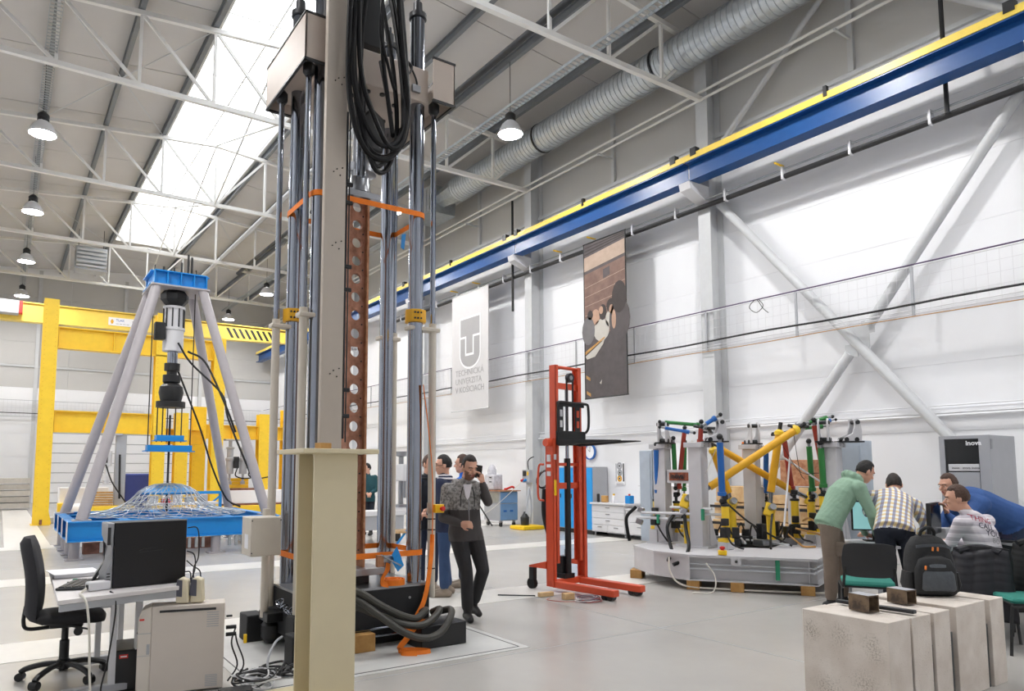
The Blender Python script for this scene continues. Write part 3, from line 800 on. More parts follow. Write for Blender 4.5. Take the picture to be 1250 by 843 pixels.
MB().band([(3.29, 5.86, 2.35), (3.36, 5.87, 1.9), (3.395, 5.86, 1.5), (3.40, 5.86, 1.1), (3.385, 5.84, .88)], .05, .006, up=(.42, .9, 0)).build('webbing', 'orange', hs)
MB().band([(3.39, 5.845, .95), (3.36, 5.82, .72), (3.28, 5.78, .4), (3.14, 5.72, .22), (3.00, 5.66, .12)], .05, .004, up=(1, .2, 0)).build('webbing', 'orange', hs)
MB().band([(3.22, 5.62, .21), (3.10, 5.58, .22), (2.98, 5.55, .12), (2.90, 5.54, .03), (2.98, 5.42, .012), (3.12, 5.40, .012), (3.06, 5.50, .012), (2.95, 5.56, .014), (2.88, 5.46, .012), (2.98, 5.38, .02)], .05, .005, up=(.1, .6, 1)).build('webbing', 'orange', hs)
# thick hoses lying in front of the press
for i, (pts, lab) in enumerate((([(2.36, 5.80, .48), (2.53, 5.66, .47), (2.70, 5.54, .34), (2.88, 5.46, .20), (3.06, 5.42, .13), (3.24, 5.44, .15), (3.38, 5.5, .26), (3.44, 5.6, .30), (3.40, 5.72, .27)], 'thick black hose curling lowest in front of the press'),
                                ([(2.36, 5.80, .40), (2.55, 5.70, .40), (2.72, 5.60, .33), (2.90, 5.52, .25), (3.08, 5.50, .22), (3.24, 5.55, .26), (3.34, 5.62, .31), (3.32, 5.72, .27)], 'middle thick black hose in front of the press'),
                                ([(2.36, 5.80, .54), (2.55, 5.66, .53), (2.72, 5.58, .42), (2.90, 5.54, .32), (3.06, 5.56, .27), (3.18, 5.62, .30), (3.24, 5.70, .30), (3.2, 5.78, .25)], 'upper thick black hose in front of the press'))):
    tag(MB().tube(pts, .031, n=10, k=6).build('hydraulic_hose', 'hose'), lab, 'hose', 'thick hoses before the press')
wb = MB().box(2.56, 2.76, 5.72, 5.83, .004, .15).build('wood_block', 'wood', None, bevel=.004); tag(wb, 'square wooden block under the front of the press', 'wood block')

# ================================================================ CREAM STUB COLUMN in the foreground
hc = thing('stub_column', 'cream painted steel stub column with top plate in the foreground', 'steel column', (1.85, 4.6, 0))
x0, x1, y0, y1 = 1.685, 1.985, 4.42, 4.72
MB().box(x0, x1, y0, y0 + .018, .03, 1.655).build('flange', 'cream_beam', hc)
MB().box(x0, x1, y1 - .018, y1, .03, 1.655).build('flange', 'cream_beam', hc)
MB().box(1.829, 1.841, y0 + .018, y1 - .018, .03, 1.655).build('web', 'cream_beam', hc)
MB().box(1.58, 2.10, 4.33, 4.86, 1.655, 1.685).build('top_plate', 'cream_beam', hc, bevel=.004)
bpz = MB().box(1.56, 2.12, 4.25, 5.06, .004, .03).build('base_plate', 'cream_beam', hc, bevel=.004)
for x, y in ((1.63, 4.98), (2.05, 4.98)): MB().cyl((x, y, .028), (x, y, .033), .03, n=14).build('anchor_hole', 'dark_steel', bpz)
MB().prism([(0, 0), (-.10, 0), (0, -.3)], (1.83, 4.563, 1.655), (1, 0, 0), (0, 0, 1), (0, .014, 0)).build('stiffener', 'cream_beam', hc)
wk = MB().obox((1.86, 4.72, 1.71), (.09, .07, .05), (0, 0, .3)).build('wood_offcut', 'wood', None, bevel=.003); tag(wk, 'small wooden offcut lying on the cream stub column', 'wood block')
# ================================================================ FAR LEFT: yellow portals, bridge crane, doors
def ycol(x, y, h, w, d, label, front='-Y', name='portal_column'):
    t = thing(name, label, 'steel column', (x, y, 0), group='yellow portal columns')
    MB().ibeam((x, y, .03), (x, y, h), d, w, .02, .03, up=(0, 1, 0)).build('profile', 'rig_yellow', t)
    MB().box(x - w * .62, x + w * .62, y - d * .62, y + d * .62, 0, .03).build('foot_plate', 'rig_yellow', t)
    MB().prism([(0, 0), (w * .2, 0), (0, .35)], (x + w / 2, y - d / 2 + .01, .03), (1, 0, 0), (0, 0, 1), (0, .02, 0)).build('rib', 'rig_yellow', t)
    h_ = MB(); z = .4
    while z < h - .1:
        for sx in (-1, 1): h_.cyl((x + sx * (w / 2 - .06), y - d / 2 - .001, z), (x + sx * (w / 2 - .06), y - d / 2 + .004, z), .012, n=6)
        z += .13
    o = h_.build('bolt_hole', 'amber', t); o['kind'] = 'stuff'
    MB().cyl((x, y - d / 2 - .08, .03), (x, y - d / 2 - .08, .16), .035, n=8).build('anchor_bolt', 'rust', t)
    return t
def ybeam(x0, x1, y, z0, z1, label, w=.3):
    t = thing('portal_beam', label, 'steel beam', ((x0 + x1) / 2, y, z0), group='yellow portal beams')
    MB().ibeam((x0, y, (z0 + z1) / 2), (x1, y, (z0 + z1) / 2), z1 - z0, w, .02, .03).build('profile', 'rig_yellow', t)
    n = max(2, int((x1 - x0) / 1.3))
    for k in range(n + 1):
        x = x0 + .02 + (x1 - x0 - .04) * k / n
        MB().box(x - .012, x + .012, y - w / 2 + .005, y + w / 2 - .005, z0 + .03, z1 - .03).build('stiffener', 'rig_yellow', t)
    return t
YA = 23.6
ycol(1.02, YA + .2, 6.45, .38, .45, 'tall yellow portal column at far left beside the blue rig')
ycol(5.74, YA + .2, 5.78, .36, .45, 'yellow portal column right of the tripod rig')
ycol(4.02, YA + .25, 6.4, .36, .4, 'tall yellow column directly behind the tripod actuator')
ycol(4.75, YA + .6, 3.35, .38, .4, 'short yellow column just right of the hanging blue plates')
ybeam(1.22, 5.56, YA + .2, 5.05, 5.68, 'upper yellow portal beam crossing behind the tripod')
ybeam(1.22, 3.83, YA + .2, 2.62, 3.25, 'lower yellow portal beam at left with a hanging actuator')
ybeam(4.2, 5.5, YA + .9, 2.36, 2.85, 'short yellow beam behind the hanging blue plates')
YB2 = 25.3
ycol(5.52, YB2, 3.66, .42, .4, 'yellow column of the right portal beside the blue trestle')
ycol(7.72, YB2, 3.5, .40, .4, 'yellow column of the right portal next to the press')
ycol(8.65, YB2 + .2, 3.72, .40, .4, 'outermost yellow column half hidden by the press')
ybeam(5.74, 7.52, YB2, 2.60, 3.08, 'yellow beam carrying two hanging actuators')
ybeam(7.93, 8.44, YB2 + .1, 2.60, 3.08, 'short yellow beam end beside the press')
for x, lab in ((6.60, 'left grey actuator hanging under the right yellow portal'), (7.05, 'right grey actuator hanging under the right yellow portal')):
    a = thing('hanging_actuator', lab, 'actuator', (x, YB2, 1.0), group='actuators of the right portal')
    MB().box(x - .2, x + .2, YB2 - .15, YB2 + .15, 2.55, 2.6).build('mount_plate', 'mid_grey', a)
    MB().lathe((x, YB2, 1.05), [(.08, 0), (.08, .1), (.04, .12), (.04, .35), (.13, .36), (.13, .8), (.15, .82), (.15, .9), (.11, .92), (.11, 1.2), (.16, 1.25), (.06, 1.3), (.06, 1.5)], n=16).build('cylinder', 'mid_grey', a, angle=40)
    MB().box(x + .10, x + .26, YB2 - .2, YB2 - .05, 1.6, 2.0).build('valve', 'black', a, bevel=.01)
    MB().tube([(x + .2, YB2 - .2, 1.6), (x + .1, YB2 - .4, 1.35), (x + .4, YB2 - .4, 1.25), (x + .8, YB2 - .3, 1.3)], .022, n=6).build('hose', 'rubber', a)
t = thing('hanging_actuator', 'small white actuator hanging under the lower left yellow beam', 'actuator', (2.62, YA, 1.1))
MB().box(2.4, 3.0, YA - .1, YA + .2, 2.57, 2.62).build('mount_plate', 'mid_grey', t)
MB().lathe((2.62, YA + .05, 1.1), [(.16, 0), (.16, .03), (.08, .04), (.08, .12), (.13, .13), (.13, .3), (.05, .31), (.05, .55), (.14, .56), (.14, 1.0), (.06, 1.02), (.06, 1.47)], n=14).build('cylinder', 'light_grey', t, angle=40)
MB().box(2.52, 2.62, YA - .16, YA - .05, 1.75, 2.05).build('valve', 'black', t)
MB().tube([(2.58, YA - .1, 1.7), (2.75, YA - .2, 1.2), (3.0, YA - .2, .8), (3.25, YA - .1, .45)], .02, n=6).build('hose', 'cable_black', t)
MB().tube([(2.95, YA - .05, 2.0), (2.97, YA - .05, 1.2), (2.99, YA - .05, .7)], .03, n=6).build('hose', 'cable_black', t)
o = MB().box(2.86, 3.14, YA + .1, YA + .4, .5, 2.6).build('grey_pillar', 'mid_grey', None, bevel=.01); tag(o, 'perforated grey steel upright under the lower left yellow beam', 'steel column')
o = MB().box(2.2, 3.4, YA - .2, YA + .45, 0.0, .5).build('yellow_plinth', 'rig_yellow', None, bevel=.02); tag(o, 'low yellow steel plinth with a wood stack on it', 'plinth')
for k in range(6):
    o = MB().obox((2.55, YA - .05, .525 + k * .072), (.5, .26, .05), (0, 0, .04 * math.sin(k * 2.3))).build('wood_board', 'wood', None); tag(o, ['lowest', 'second', 'third', 'fourth', 'fifth', 'topmost'][k] + ' short brown board of the stack on the yellow plinth', 'board', 'boards on the yellow plinth')
o = MB().box(5.95, 8.3, YB2 - .75, YB2 - .25, .42, .86).build('white_block', 'paper', None, bevel=.02); tag(o, 'long white block lying under the right yellow portal', 'block')
o = MB().box(5.9, 8.5, YB2 - .85, YB2 - .3, 0, .36).build('yellow_base_beam', 'rig_yellow', None, bevel=.02); tag(o, 'low yellow base beam carrying the white block', 'steel beam')
o = MB().box(5.95, 8.3, YB2 - .8, YB2 - .28, .362, .418).build('wood_bearer', 'rust', None); tag(o, 'brown timber bearer under the white block', 'timber')
o = MB().box(6.3, 7.4, YB2 - .7, YB2 - .3, .862, .93).build('brown_beam', 'rust', None); tag(o, 'dark brown beam lying on the white block', 'beam')
for k, z in enumerate((1.0, 1.12, 1.24)):
    o = MB().box(6.35 + .03 * k, 7.4, YB2 + .5, YB2 + .7, .9 + k * .12, 1.015 + k * .12).build('yellow_bar', 'rig_yellow', None, bevel=.01); tag(o, ['lowest', 'middle', 'topmost'][k] + ' yellow bar stacked behind the two hanging actuators', 'bar', 'stacked yellow bars')
o = MB().box(6.3, 7.45, YB2 + .48, YB2 + .72, 0, .9).build('bar_stand', 'rig_yellow', None, bevel=.02); tag(o, 'yellow stand under the stacked yellow bars behind the right portal', 'stand')
o = MB().cyl((6.05, YB2 - .5, .0), (6.05, YB2 - .5, 2.3), .05, n=10).build('brown_pipe', 'rust'); tag(o, 'thin brown upright pipe before the right yellow portal', 'pipe')
bt = thing('blue_trestle', 'bright blue steel trestle between the dome rig and yellow columns', 'trestle', (5.3, 21.6, 0))
MB().box(4.5, 5.6, 21.5, 21.65, .86, .94).build('top_bar', 'rig_blue', bt)
for x in (4.75, 5.35): MB().box(x, x + .07, 21.53, 21.62, 0, .86).build('leg', 'rig_blue', bt)
MB().bar((4.8, 21.57, .3), (5.38, 21.57, .8), .05, .05).build('diagonal', 'rig_blue', bt)
bc = thing('blue_crate', 'blue and grey upholstered crate standing left of the yellow column', 'crate', (3.7, 26, 0))
MB().box(3.35, 4.5, 25.8, 26.6, .0, 1.42).build('body', mat('navy', '#3a4a96', .7), bc, bevel=.05)
MB().box(3.3, 3.42, 25.75, 26.5, .1, 1.46).build('side_panel', 'mid_grey', bc, bevel=.03)
# machines in the haze behind the dome
mt = thing('test_bench', 'low bench with small grey devices behind the wire dome', 'bench', (4.0, 20.5, 0))
MB().box(3.2, 5.0, 20.2, 20.8, .62, .68).build('bench_top', 'light_grey', mt)
for x in (3.3, 4.9): MB().box(x - .04, x + .04, 20.25, 20.75, 0, .62).build('leg', 'mid_grey', mt)
for i, (x, z, m) in enumerate(((3.4, .18, 'mid_grey'), (3.7, .10, 'red'), (4.0, .22, 'light_grey'), (4.3, .14, 'galv'), (4.65, .2, 'mid_grey'))):
    MB().box(x - .1, x + .1, 20.35, 20.6, .68, .68 + z).build('device', m, mt, bevel=.01)
wb2 = thing('white_cabinet', 'white low cabinet with black reel seen between the tripod legs', 'cabinet', (2.1, 25.5, 0))
MB().box(1.55, 2.9, 25.3, 26.0, .1, 1.0).build('body', 'paper', wb2, bevel=.02)
MB().box(1.5, 1.75, 24.9, 25.3, 0, .55).build('yellow_guard', 'rig_yellow', wb2, bevel=.02)
MB().cyl((1.85, 25.1, .3), (2.25, 25.1, .3), .22, n=16).build('reel', 'paper', wb2)
for x in (1.82, 2.28): MB().cyl((x - .02, 25.1, .3), (x + .02, 25.1, .3), .3, n=18).build('reel_flange', 'black', wb2)

# sectional door in the end wall
dr = thing('door_1', 'wide white sectional door in the end wall', None, (4.8, YE - .2, 0), kind='structure')
for k in range(7):
    MB().box(2.0, 8.4, YE - .22, YE - .17, .02 + k * .465, .455 + k * .465).build('door_section', 'wall_white', dr, bevel=.01)
MB().box(1.9, 8.5, YE - .17, YE - .16, 0, 3.3).build('door_backing', 'mid_grey', dr)
# stacked concrete slabs at the far left
for k in range(5):
    o = MB().obox((0.1, 33.6, .10 + k * .24 + .06), (1.9 - .05 * (k % 2), .9, .20), (0, 0, .02 * math.sin(k * 3))).build('concrete_slab', mat('slab%d' % k, ('#b5b0a8', '#a8a39b')[k % 2], .8, var=.1), None, bevel=.01)
    tag(o, ['bottom', 'second', 'middle', 'fourth', 'top'][k] + ' grey concrete slab of the stack at the far left', 'slab', 'stacked slabs at the far left')
o = MB().obox((1.15, 24.6, .08), (.5, .5, .15), (0, 0, 0)).build('base_bracket', 'mid_grey', None, bevel=.01); tag(o, 'small grey steel bracket lying behind the tall yellow column', 'bracket')

# bridge crane
bcg = thing('bridge_crane', 'yellow overhead bridge crane girder with black hazard stripes at its end', 'crane', (4.6, 32, 7.2))
MB().prism([(-2.3, 7.30), (-.2, 7.18), (8.5, 7.25), (11.4, 7.36), (11.4, 7.78), (8.5, 7.84), (-2.3, 7.9)], (0, 31.85, 0), (1, 0, 0), (0, 0, 1), (0, .4, 0)).build('girder', 'crane_yellow', bcg)
MB().box(-2.3, 11.3, 31.75, 32.35, 7.88, 7.92).build('top_flange', 'crane_yellow', bcg)
for k in range(9):
    x = 8.0 + k * .26
    MB().prism([(0, .0), (.12, .0), (-.12, .42), (-.24, .42)], (x + .2, 31.84, 7.34), (1, 0, 0), (0, 0, 1), (0, .012, 0)).build('hazard_stripe', 'black', bcg)
sg = MB().box(3.35, 4.75, 31.82, 31.85, 7.36, 7.68).build('sign', 'paper', bcg)
text_part('TLAK', 'rig_blue_dark', bcg, (3.62, 31.815, 7.53), (1, 0, 0), (0, 0, 1), .13)
text_part('NOSNOSŤ', 'black', bcg, (4.22, 31.815, 7.53), (1, 0, 0), (0, 0, 1), .11)
text_part('8 000', 'black', bcg, (4.30, 31.815, 7.39), (1, 0, 0), (0, 0, 1), .12)
for k in range(4): MB().box(3.62 + k * .13, 3.72 + k * .13, 31.812, 31.818, 7.42, 7.44).build('text_line', 'mid_grey', bcg)
MB().prism([(0, .2), (.06, .1), (.03, 0), (-.03, 0), (-.06, .1)], (3.48, 31.82, 7.42), (1, 0, 0), (0, 0, 1), (0, -.006, 0)).build('emblem', 'amber', bcg)
MB().box(11.2, 11.75, 30.9, 33.1, 7.42, 7.72).build('end_carriage', 'rig_blue_dark', bcg, bevel=.02)
for y in (31.1, 32.9): MB().cyl((11.45, y, 7.96), (11.65, y, 7.96), .14, n=16).build('wheel', 'dark_steel', bcg)
MB().box(11.0, 11.3, 31.2, 32.8, 7.1, 7.4).build('bumper', 'crane_yellow', bcg)
MB().box(-1.3, .3, 31.3, 31.8, 7.35, 7.85).build('hoist_trolley', 'mid_grey', bcg, bevel=.02)
MB().box(.3, .42, 31.35, 31.75, 7.4, 7.85).build('trolley_end', 'red', bcg)

# ================================================================ BLUE DOME RIG with tripod
bl = thing('blue_rig_table', 'blue steel frame table on grey tube legs carrying the wire dome', 'steel table', (2.8, 15.5, 0))
bx0, bx1, by0, by1, bz0, bz1 = 1.0, 4.62, 14.0, 17.3, .33, .67
def chan(a, b, nm='frame_beam'):
    o = MB().ibeam(a, b, bz1 - bz0, .16, .014, .018).build(nm, 'rig_blue', bl)
zc = (bz0 + bz1) / 2
chan((bx0, by0, zc), (bx1, by0, zc)); chan((bx0, by1, zc), (bx1, by1, zc))
for x in (bx0 + .08, 1.9, 2.8, 3.7, bx1 - .08): chan((x, by0 + .08, zc), (x, by1 - .08, zc), 'cross_beam')
for y in (15.1, 16.2): chan((bx0, y, zc), (bx0 + 1.0, y, zc), 'stub_beam')
for y in (by0, by0 + .15 + .95, 16.2, by1):
    MB().box(bx0 - .012, bx0, y - .09, y + .09, bz0, bz1).build('end_plate', 'light_grey', bl)
for x, y in ((1.14, 14.25), (1.14, 15.2), (1.14, 16.1), (1.14, 17.15), (3.45, 14.05), (4.5, 14.1), (4.5, 17.1), (2.4, 17.1)):
    lg = MB().cyl((x, y, .02), (x, y, bz0), .085, n=16).build('leg', 'leg_grey', bl)
    MB().box(x - .14, x + .14, y - .14, y + .14, 0, .02).build('foot_plate', 'leg_grey', lg)
tp = thing('tripod_rig', 'four splayed grey tube legs carrying a blue head block with hanging actuator', 'test rig', (2.85, 15.6, .67))
feet = ((1.22, 14.2), (1.15, 16.9), (4.45, 14.2), (4.45, 17.05))
tops = ((2.42, 15.1), (2.42, 16.0), (3.28, 15.1), (3.28, 16.0))
for (fx, fy), (tx, ty) in zip(feet, tops):
    lg = MB().cyl((fx, fy, .67), (tx, ty, 5.22), .095, n=20).build('leg', 'leg_grey', tp)
    MB().box(fx - .15, fx + .15, fy - .15, fy + .15, .67, .69).build('foot_plate', 'leg_grey', lg)
hb = thing_hb = MB().ibeam((2.35, 15.1, 5.36), (3.35, 15.1, 5.36), .28, .2, .014, .02).build('head_beam', 'rig_blue', tp)
MB().ibeam((2.35, 16.0, 5.36), (3.35, 16.0, 5.36), .28, .2, .014, .02).build('head_beam', 'rig_blue', tp)
for x in (2.38, 2.85, 3.32): MB().ibeam((x, 15.1, 5.36), (x, 16.0, 5.36), .28, .18, .014, .02).build('head_crossbeam', 'rig_blue', tp)
for x in (2.36, 2.6, 2.85, 3.1, 3.34): MB().box(x - .01, x + .01, 15.0, 15.2, 5.24, 5.48).build('stiffener', 'rig_blue', tp)
MB().box(2.3, 3.4, 14.98, 16.12, 5.19, 5.22).build('head_plate', 'leg_grey', tp)
for x, y in ((2.55, 15.2), (2.75, 15.2), (3.0, 15.15), (3.1, 15.3), (2.7, 15.8), (3.0, 15.8)): MB().cyl((x, y, 5.5), (x, y, 5.5 + .12 + .3 * (x > 2.9)), .022, n=8).build('threaded_rod', 'black', tp)
AX, AY = 2.82, 15.45
MB().lathe((AX, AY, 4.86), [(.14, 0), (.2, .06), (.27, .14), (.27, .26), (.2, .34)], n=8).build('swivel_joint', 'black', tp, angle=20)
MB().lathe((AX, AY, 3.95), [(.2, 0), (.2, .42), (.22, .43), (.22, .48), (.19, .49), (.19, .86), (.21, .87), (.21, .92), (.13, .93)], n=20).build('actuator_body', 'light_grey', tp, angle=40)
for k in range(10):
    a = k * PI / 5; MB().cyl((AX + .2 * math.cos(a), AY + .2 * math.sin(a), 4.44), (AX + .2 * math.cos(a), AY + .2 * math.sin(a), 4.82), .014, n=6).build('tie_rod', 'dark_steel', tp)
MB().box(AX - .38, AX - .18, AY - .2, AY + .0, 4.15, 4.5).build('servo_valve', 'black', tp, bevel=.02)
MB().cyl((AX, AY, 3.62), (AX, AY, 3.95), .1, n=20).build('piston_rod', 'chrome', tp)
MB().lathe((AX, AY, 2.8), [(.28, 0), (.28, .12), (.2, .13), (.24, .3), (.22, .42), (.14, .5), (.17, .52), (.17, .66), (.1, .67), (.1, .74), (.15, .75), (.15, .9)], n=18).build('load_joint', 'black', tp, angle=30)
for w, z0, z1 in ((.26, 2.14, 2.24), (.42, 1.93, 2.04)):
    p = MB().box(AX - w, AX + w, AY - .12, AY + .12, z0, z1).build('spreader_plate', 'rig_blue', tp, bevel=.006)
    MB().box(AX - w - .05, AX + w + .05, AY - .16, AY + .16, z0 - .02, z0).build('flange', 'rig_blue', p)
for dx in (-.24, -.14, -.05, .1, .22): MB().cyl((AX + dx, AY, 2.1), (AX + dx, AY, 2.82), .012, n=6).build('hanger_rod', 'black', tp)
for dx in (-.40, .40):
    MB().cyl((AX + dx, AY, 1.9), (AX + dx, AY, 5.7), .011, n=6).build('tie_bar', 'black', tp)
MB().cyl((AX, AY, .72), (AX, AY, 2.65), .022, n=8).build('pull_rod', 'black', tp)
for pts in (([(AX + .05, AY - .25, 4.1), (AX + .3, AY - .3, 3.7), (AX + .9, AY - .4, 3.1), (3.75, 14.65, 2.6), (4.0, 14.5, 1.9), (4.35, 14.3, 1.0), (4.5, 14.3, .7)]),
            ([(AX + .25, AY - .2, 3.95), (AX + .6, AY - .2, 3.75), (3.7, 14.75, 2.9), (3.9, 14.6, 2.3)]),
            ([(AX + .1, AY, 3.6), (3.3, 16.0, 3.0), (3.6, 16.25, 2.4), (3.95, 16.6, 1.6), (4.35, 16.9, .9), (4.7, 17.0, .7)])):
    MB().tube(pts, .022, n=6).build('hydraulic_line', 'cable_black', tp)
# wire dome
dm = thing('wire_dome', 'wire net dome with bright blue crown standing on the blue frame', 'wire dome', (AX, 15.4, .67))
DX, DY = AX, 15.4
dp = [(.02, 1.27), (.25, 1.25), (.42, 1.20), (.53, 1.12), (.62, 1.02), (.74, .91), (.90, .82), (1.08, .76), (1.3, .72), (1.5, .69)]
w = MB()
NR = 30
for i in range(NR):
    a = 2 * PI * i / NR
    w.tube([(DX + r * math.cos(a + .15 * math.sin(k)), DY + r * .95 * math.sin(a + .15 * math.sin(k)), z + .012 * math.sin(i * 2.1 + k)) for k, (r, z) in enumerate(dp)], .006, n=4, k=1)
    w.tube([(DX + r * math.cos(a + .05 * k), DY + r * .95 * math.sin(a + .05 * k), z + .015 * math.sin(i + k * 1.3)) for k, (r, z) in enumerate(dp)], .005, n=4, k=1)
    w.tube([(DX + r * math.cos(a - .07 * k), DY + r * .95 * math.sin(a - .07 * k), z) for k, (r, z) in enumerate(dp)], .005, n=4, k=1)
for r, z in dp[1:]:
    w.tube([(DX + r * math.cos(t * PI / 18), DY + r * .95 * math.sin(t * PI / 18), z + .01 * math.sin(t * 1.7)) for t in range(37)], .006, n=4, k=1)
o = w.build('net_wire', 'galv', dm); o['kind'] = 'stuff'
MB().lathe((DX, DY, 1.07), [(.50, 0), (.52, .03), (.40, .10), (.2, .16), (.02, .18), (.02, .15), (.2, .13), (.38, .07), (.46, .01)], n=28).build('blue_crown', mat('crown_blue', '#3f9ee0', .5, var=.1, scale=20), dm, angle=60)
# row of small galvanised clips under the frame, brown beam on the floor
for k in range(26):
    x = 1.5 + k * .12
    if 1.35 < x < 3.3 or x > 3.6:
        o = MB().prism([(0, 0), (.05, 0), (.05, .16), (.03, .2), (0, .16)], (x, 13.96, .13), (1, 0, 0), (0, 0, 1), (0, .04, 0)).build('hanging_clip', 'galv', bl)
o = MB().box(1.35, 3.75, 15.1, 15.3, 0, .2).build('brown_floor_beam', 'rust', None); tag(o, 'rusty brown beam lying on the floor below the blue table', 'steel beam')
gm = thing('grey_mat_roll', 'folded grey mesh lying on the floor right of the blue table', 'mesh', (4.7, 15.6, 0))
for k in range(5): MB().obox((4.9 + .05 * k, 15.8, .04 + k * .04), (1.2, .6, .03), (.04 * k, .05, .1 * k)).build('mesh_sheet', 'galv', gm)

# ================================================================ OFFICE DESK CORNER
dk_ = thing('office_desk', 'grey office desk with white top, black computer standing on it', 'desk', (.75, 6.0, 0))
top = [(.345, 5.28), (1.20, 5.50), (1.24, 6.72), (.375, 6.72)]
MB().prism(top, (0, 0, .70), (1, 0, 0), (0, 1, 0), (0, 0, .03)).build('desk_top', 'desk_top', dk_, bevel=.004)
MB().prism([(.36, 5.29), (1.19, 5.51), (1.18, 5.53), (.355, 5.31)], (0, 0, .655), (1, 0, 0), (0, 1, 0), (0, 0, .045)).build('end_apron', 'mid_grey', dk_)
MB().box(.62, .68, 5.5, 6.6, .62, .69).build('under_rail', 'mid_grey', dk_)
for y, z0 in ((5.68, 0), (6.55, 0)):
    f = MB().box(.42, 1.12, y - .03, y + .03, .02, .07).build('foot_bar', 'mid_grey', dk_, bevel=.006)
    for x in (.48, 1.06): MB().cyl((x, y, 0), (x, y, .02), .02, n=10).build('glide', 'black', f)
    MB().box(.70, .74, y - .03, y + .03, .07, .62).build('leg', 'light_grey', dk_)
    MB().box(.86, .90, y - .03, y + .03, .07, .62).build('leg', 'light_grey', dk_)
    MB().box(.42, 1.12, y - .025, y + .025, .62, .655).build('top_rail', 'mid_grey', dk_)
st = MB().obox((.40, 5.30, .716), (.05, .002, .014), (0, 0, .25)).build('sticker', 'paper', dk_)
DZ = .731
pcx = thing('desktop_computer', 'large black desktop computer tower standing on the desk, side facing us', 'computer', (.93, 5.63, DZ), rotz=.10)
def L(mb, name, m, p, **k): return mb.build(name, m, p, local=True, **k)
L(MB().box(-.245, .245, -.02, .18, 0, .45), 'case', mat('pc_black', '#141316', .35, var=.04, spec=.4), pcx, bevel=.006)
L(MB().prism([(-.245, 0), (-.29, 0), (-.292, .10), (-.262, .17), (-.258, .28), (-.285, .36), (-.288, .45), (-.245, .45)], (0, -.02, 0), (1, 0, 0), (0, 0, 1), (0, .2, 0)), 'front_bezel', 'steel', pcx, bevel=.008)
for k in range(5): L(MB().box(-.284, -.262, -.023, -.018, .02 + k * .02, .028 + k * .02), 'vent', 'black', pcx)
L(MB().box(-.288, -.268, -.023, -.018, .30, .42), 'drive_slot', 'dark_steel', pcx)
L(MB().box(-.245, .245, -.026, -.02, .452, .458), 'top_trim', 'steel', pcx)
for k, (x, z, w_) in enumerate(((-.06, .255, .02), (-.02, .26, .02), (.02, .262, .015))): L(MB().obox((x, -.0215, z), (w_ * 2, .002, .004), (0, -.4 + .3 * k, 0)), 'logo_mark', 'dark_steel', pcx)
L(MB().obox((0, -.0215, .24), (.16, .002, .003), (0, -.05, 0)), 'logo_mark', 'dark_steel', pcx)
# cables behind the computer
cb_ = thing('computer_cables', 'black cables hanging from the back of the desktop computer', 'cable', (1.22, 5.68, .4))
for k, pts in enumerate(([(1.19, 5.68, 1.12), (1.25, 5.67, 1.12), (1.27, 5.67, 1.05), (1.27, 5.67, .9), (1.24, 5.68, .8), (1.26, 5.66, .6), (1.22, 5.6, .4)], [(1.19, 5.68, .95), (1.24, 5.67, .92), (1.25, 5.67, .82), (1.22, 5.66, .7), (1.25, 5.64, .5)],
                         [(1.19, 5.68, .88), (1.23, 5.67, .84), (1.29, 5.67, .78), (1.27, 5.66, .6), (1.22, 5.64, .45)], [(1.18, 5.68, .8), (1.22, 5.67, .78), (1.21, 5.66, .6), (1.24, 5.64, .4)])):
    MB().tube(pts, .005, n=6).build('cable', 'cable_black', cb_)
# slanted monitor / tablet seen edge-on, keyboard, paper, phone adaptor
lp = thing('tilted_screen', 'dark flat screen leaning back beside the black computer', 'screen', (.72, 6.0, DZ))
MB().obox((.70, 5.98, DZ + .17), (.02, .36, .34), (0, .55, -.15)).build('panel', 'screen_dark', lp, bevel=.004)
MB().obox((.69, 5.98, DZ + .175), (.004, .32, .29), (0, .55, -.15)).build('display', mat('lcd', '#4a5054', .3), lp)
MB().obox((.74, 6.0, DZ + .012), (.2, .2, .02), (0, 0, -.15)).build('foot', 'black', lp)
kb = thing('keyboard', 'dark grey computer keyboard near the desk edge', 'keyboard', (.52, 5.86, DZ), rotz=-.35)
L(MB().box(-.10, .10, -.21, .21, .002, .018), 'case', 'dark_steel', kb, bevel=.004)
for i in range(4):
    for j in range(11): L(MB().box(-.085 + i * .042, -.05 + i * .042, -.19 + j * .035, -.162 + j * .035, .018, .024), 'key', 'black', kb)
ad = thing('white_power_adaptor', 'small white power adaptor with cable on the desk', 'adaptor', (.55, 5.55, DZ))
MB().obox((.60, 5.58, DZ + .032), (.14, .08, .06), (0, 0, .25)).build('body', 'light_grey', ad, bevel=.01)
MB().obox((.535, 5.555, DZ + .03), (.012, .03, .03), (0, 0, .25)).build('socket', 'black', ad)
MB().tube([(.53, 5.56, DZ + .02), (.48, 5.42, DZ + .01), (.49, 5.33, DZ + .005), (.51, 5.27, DZ - .05), (.53, 5.26, .5), (.54, 5.24, .25), (.56, 5.2, .05), (.62, 5.1, .01)], .008, n=6).build('cable', 'cable_white', ad)
pp = MB().obox((.52, 6.42, DZ + .035), (.34, .24, .004), (0.05, .03, .2)).build('paper_sheet', 'paper'); tag(pp, 'white paper sheet lying at the far desk edge', 'paper')
bk = MB().obox((.52, 6.42, DZ + .016), (.30, .22, .028), (0, 0, .1)).build('paper_pad', 'light_grey', None, bevel=.003); tag(bk, 'thin pad under the white paper sheet', 'pad')
gb = MB().obox((.50, 6.05, DZ + .014), (.03, .02, .026), (0, 0, .3)).build('green_clip', 'green', None, bevel=.003); tag(gb, 'small green clip on the desk', 'clip')
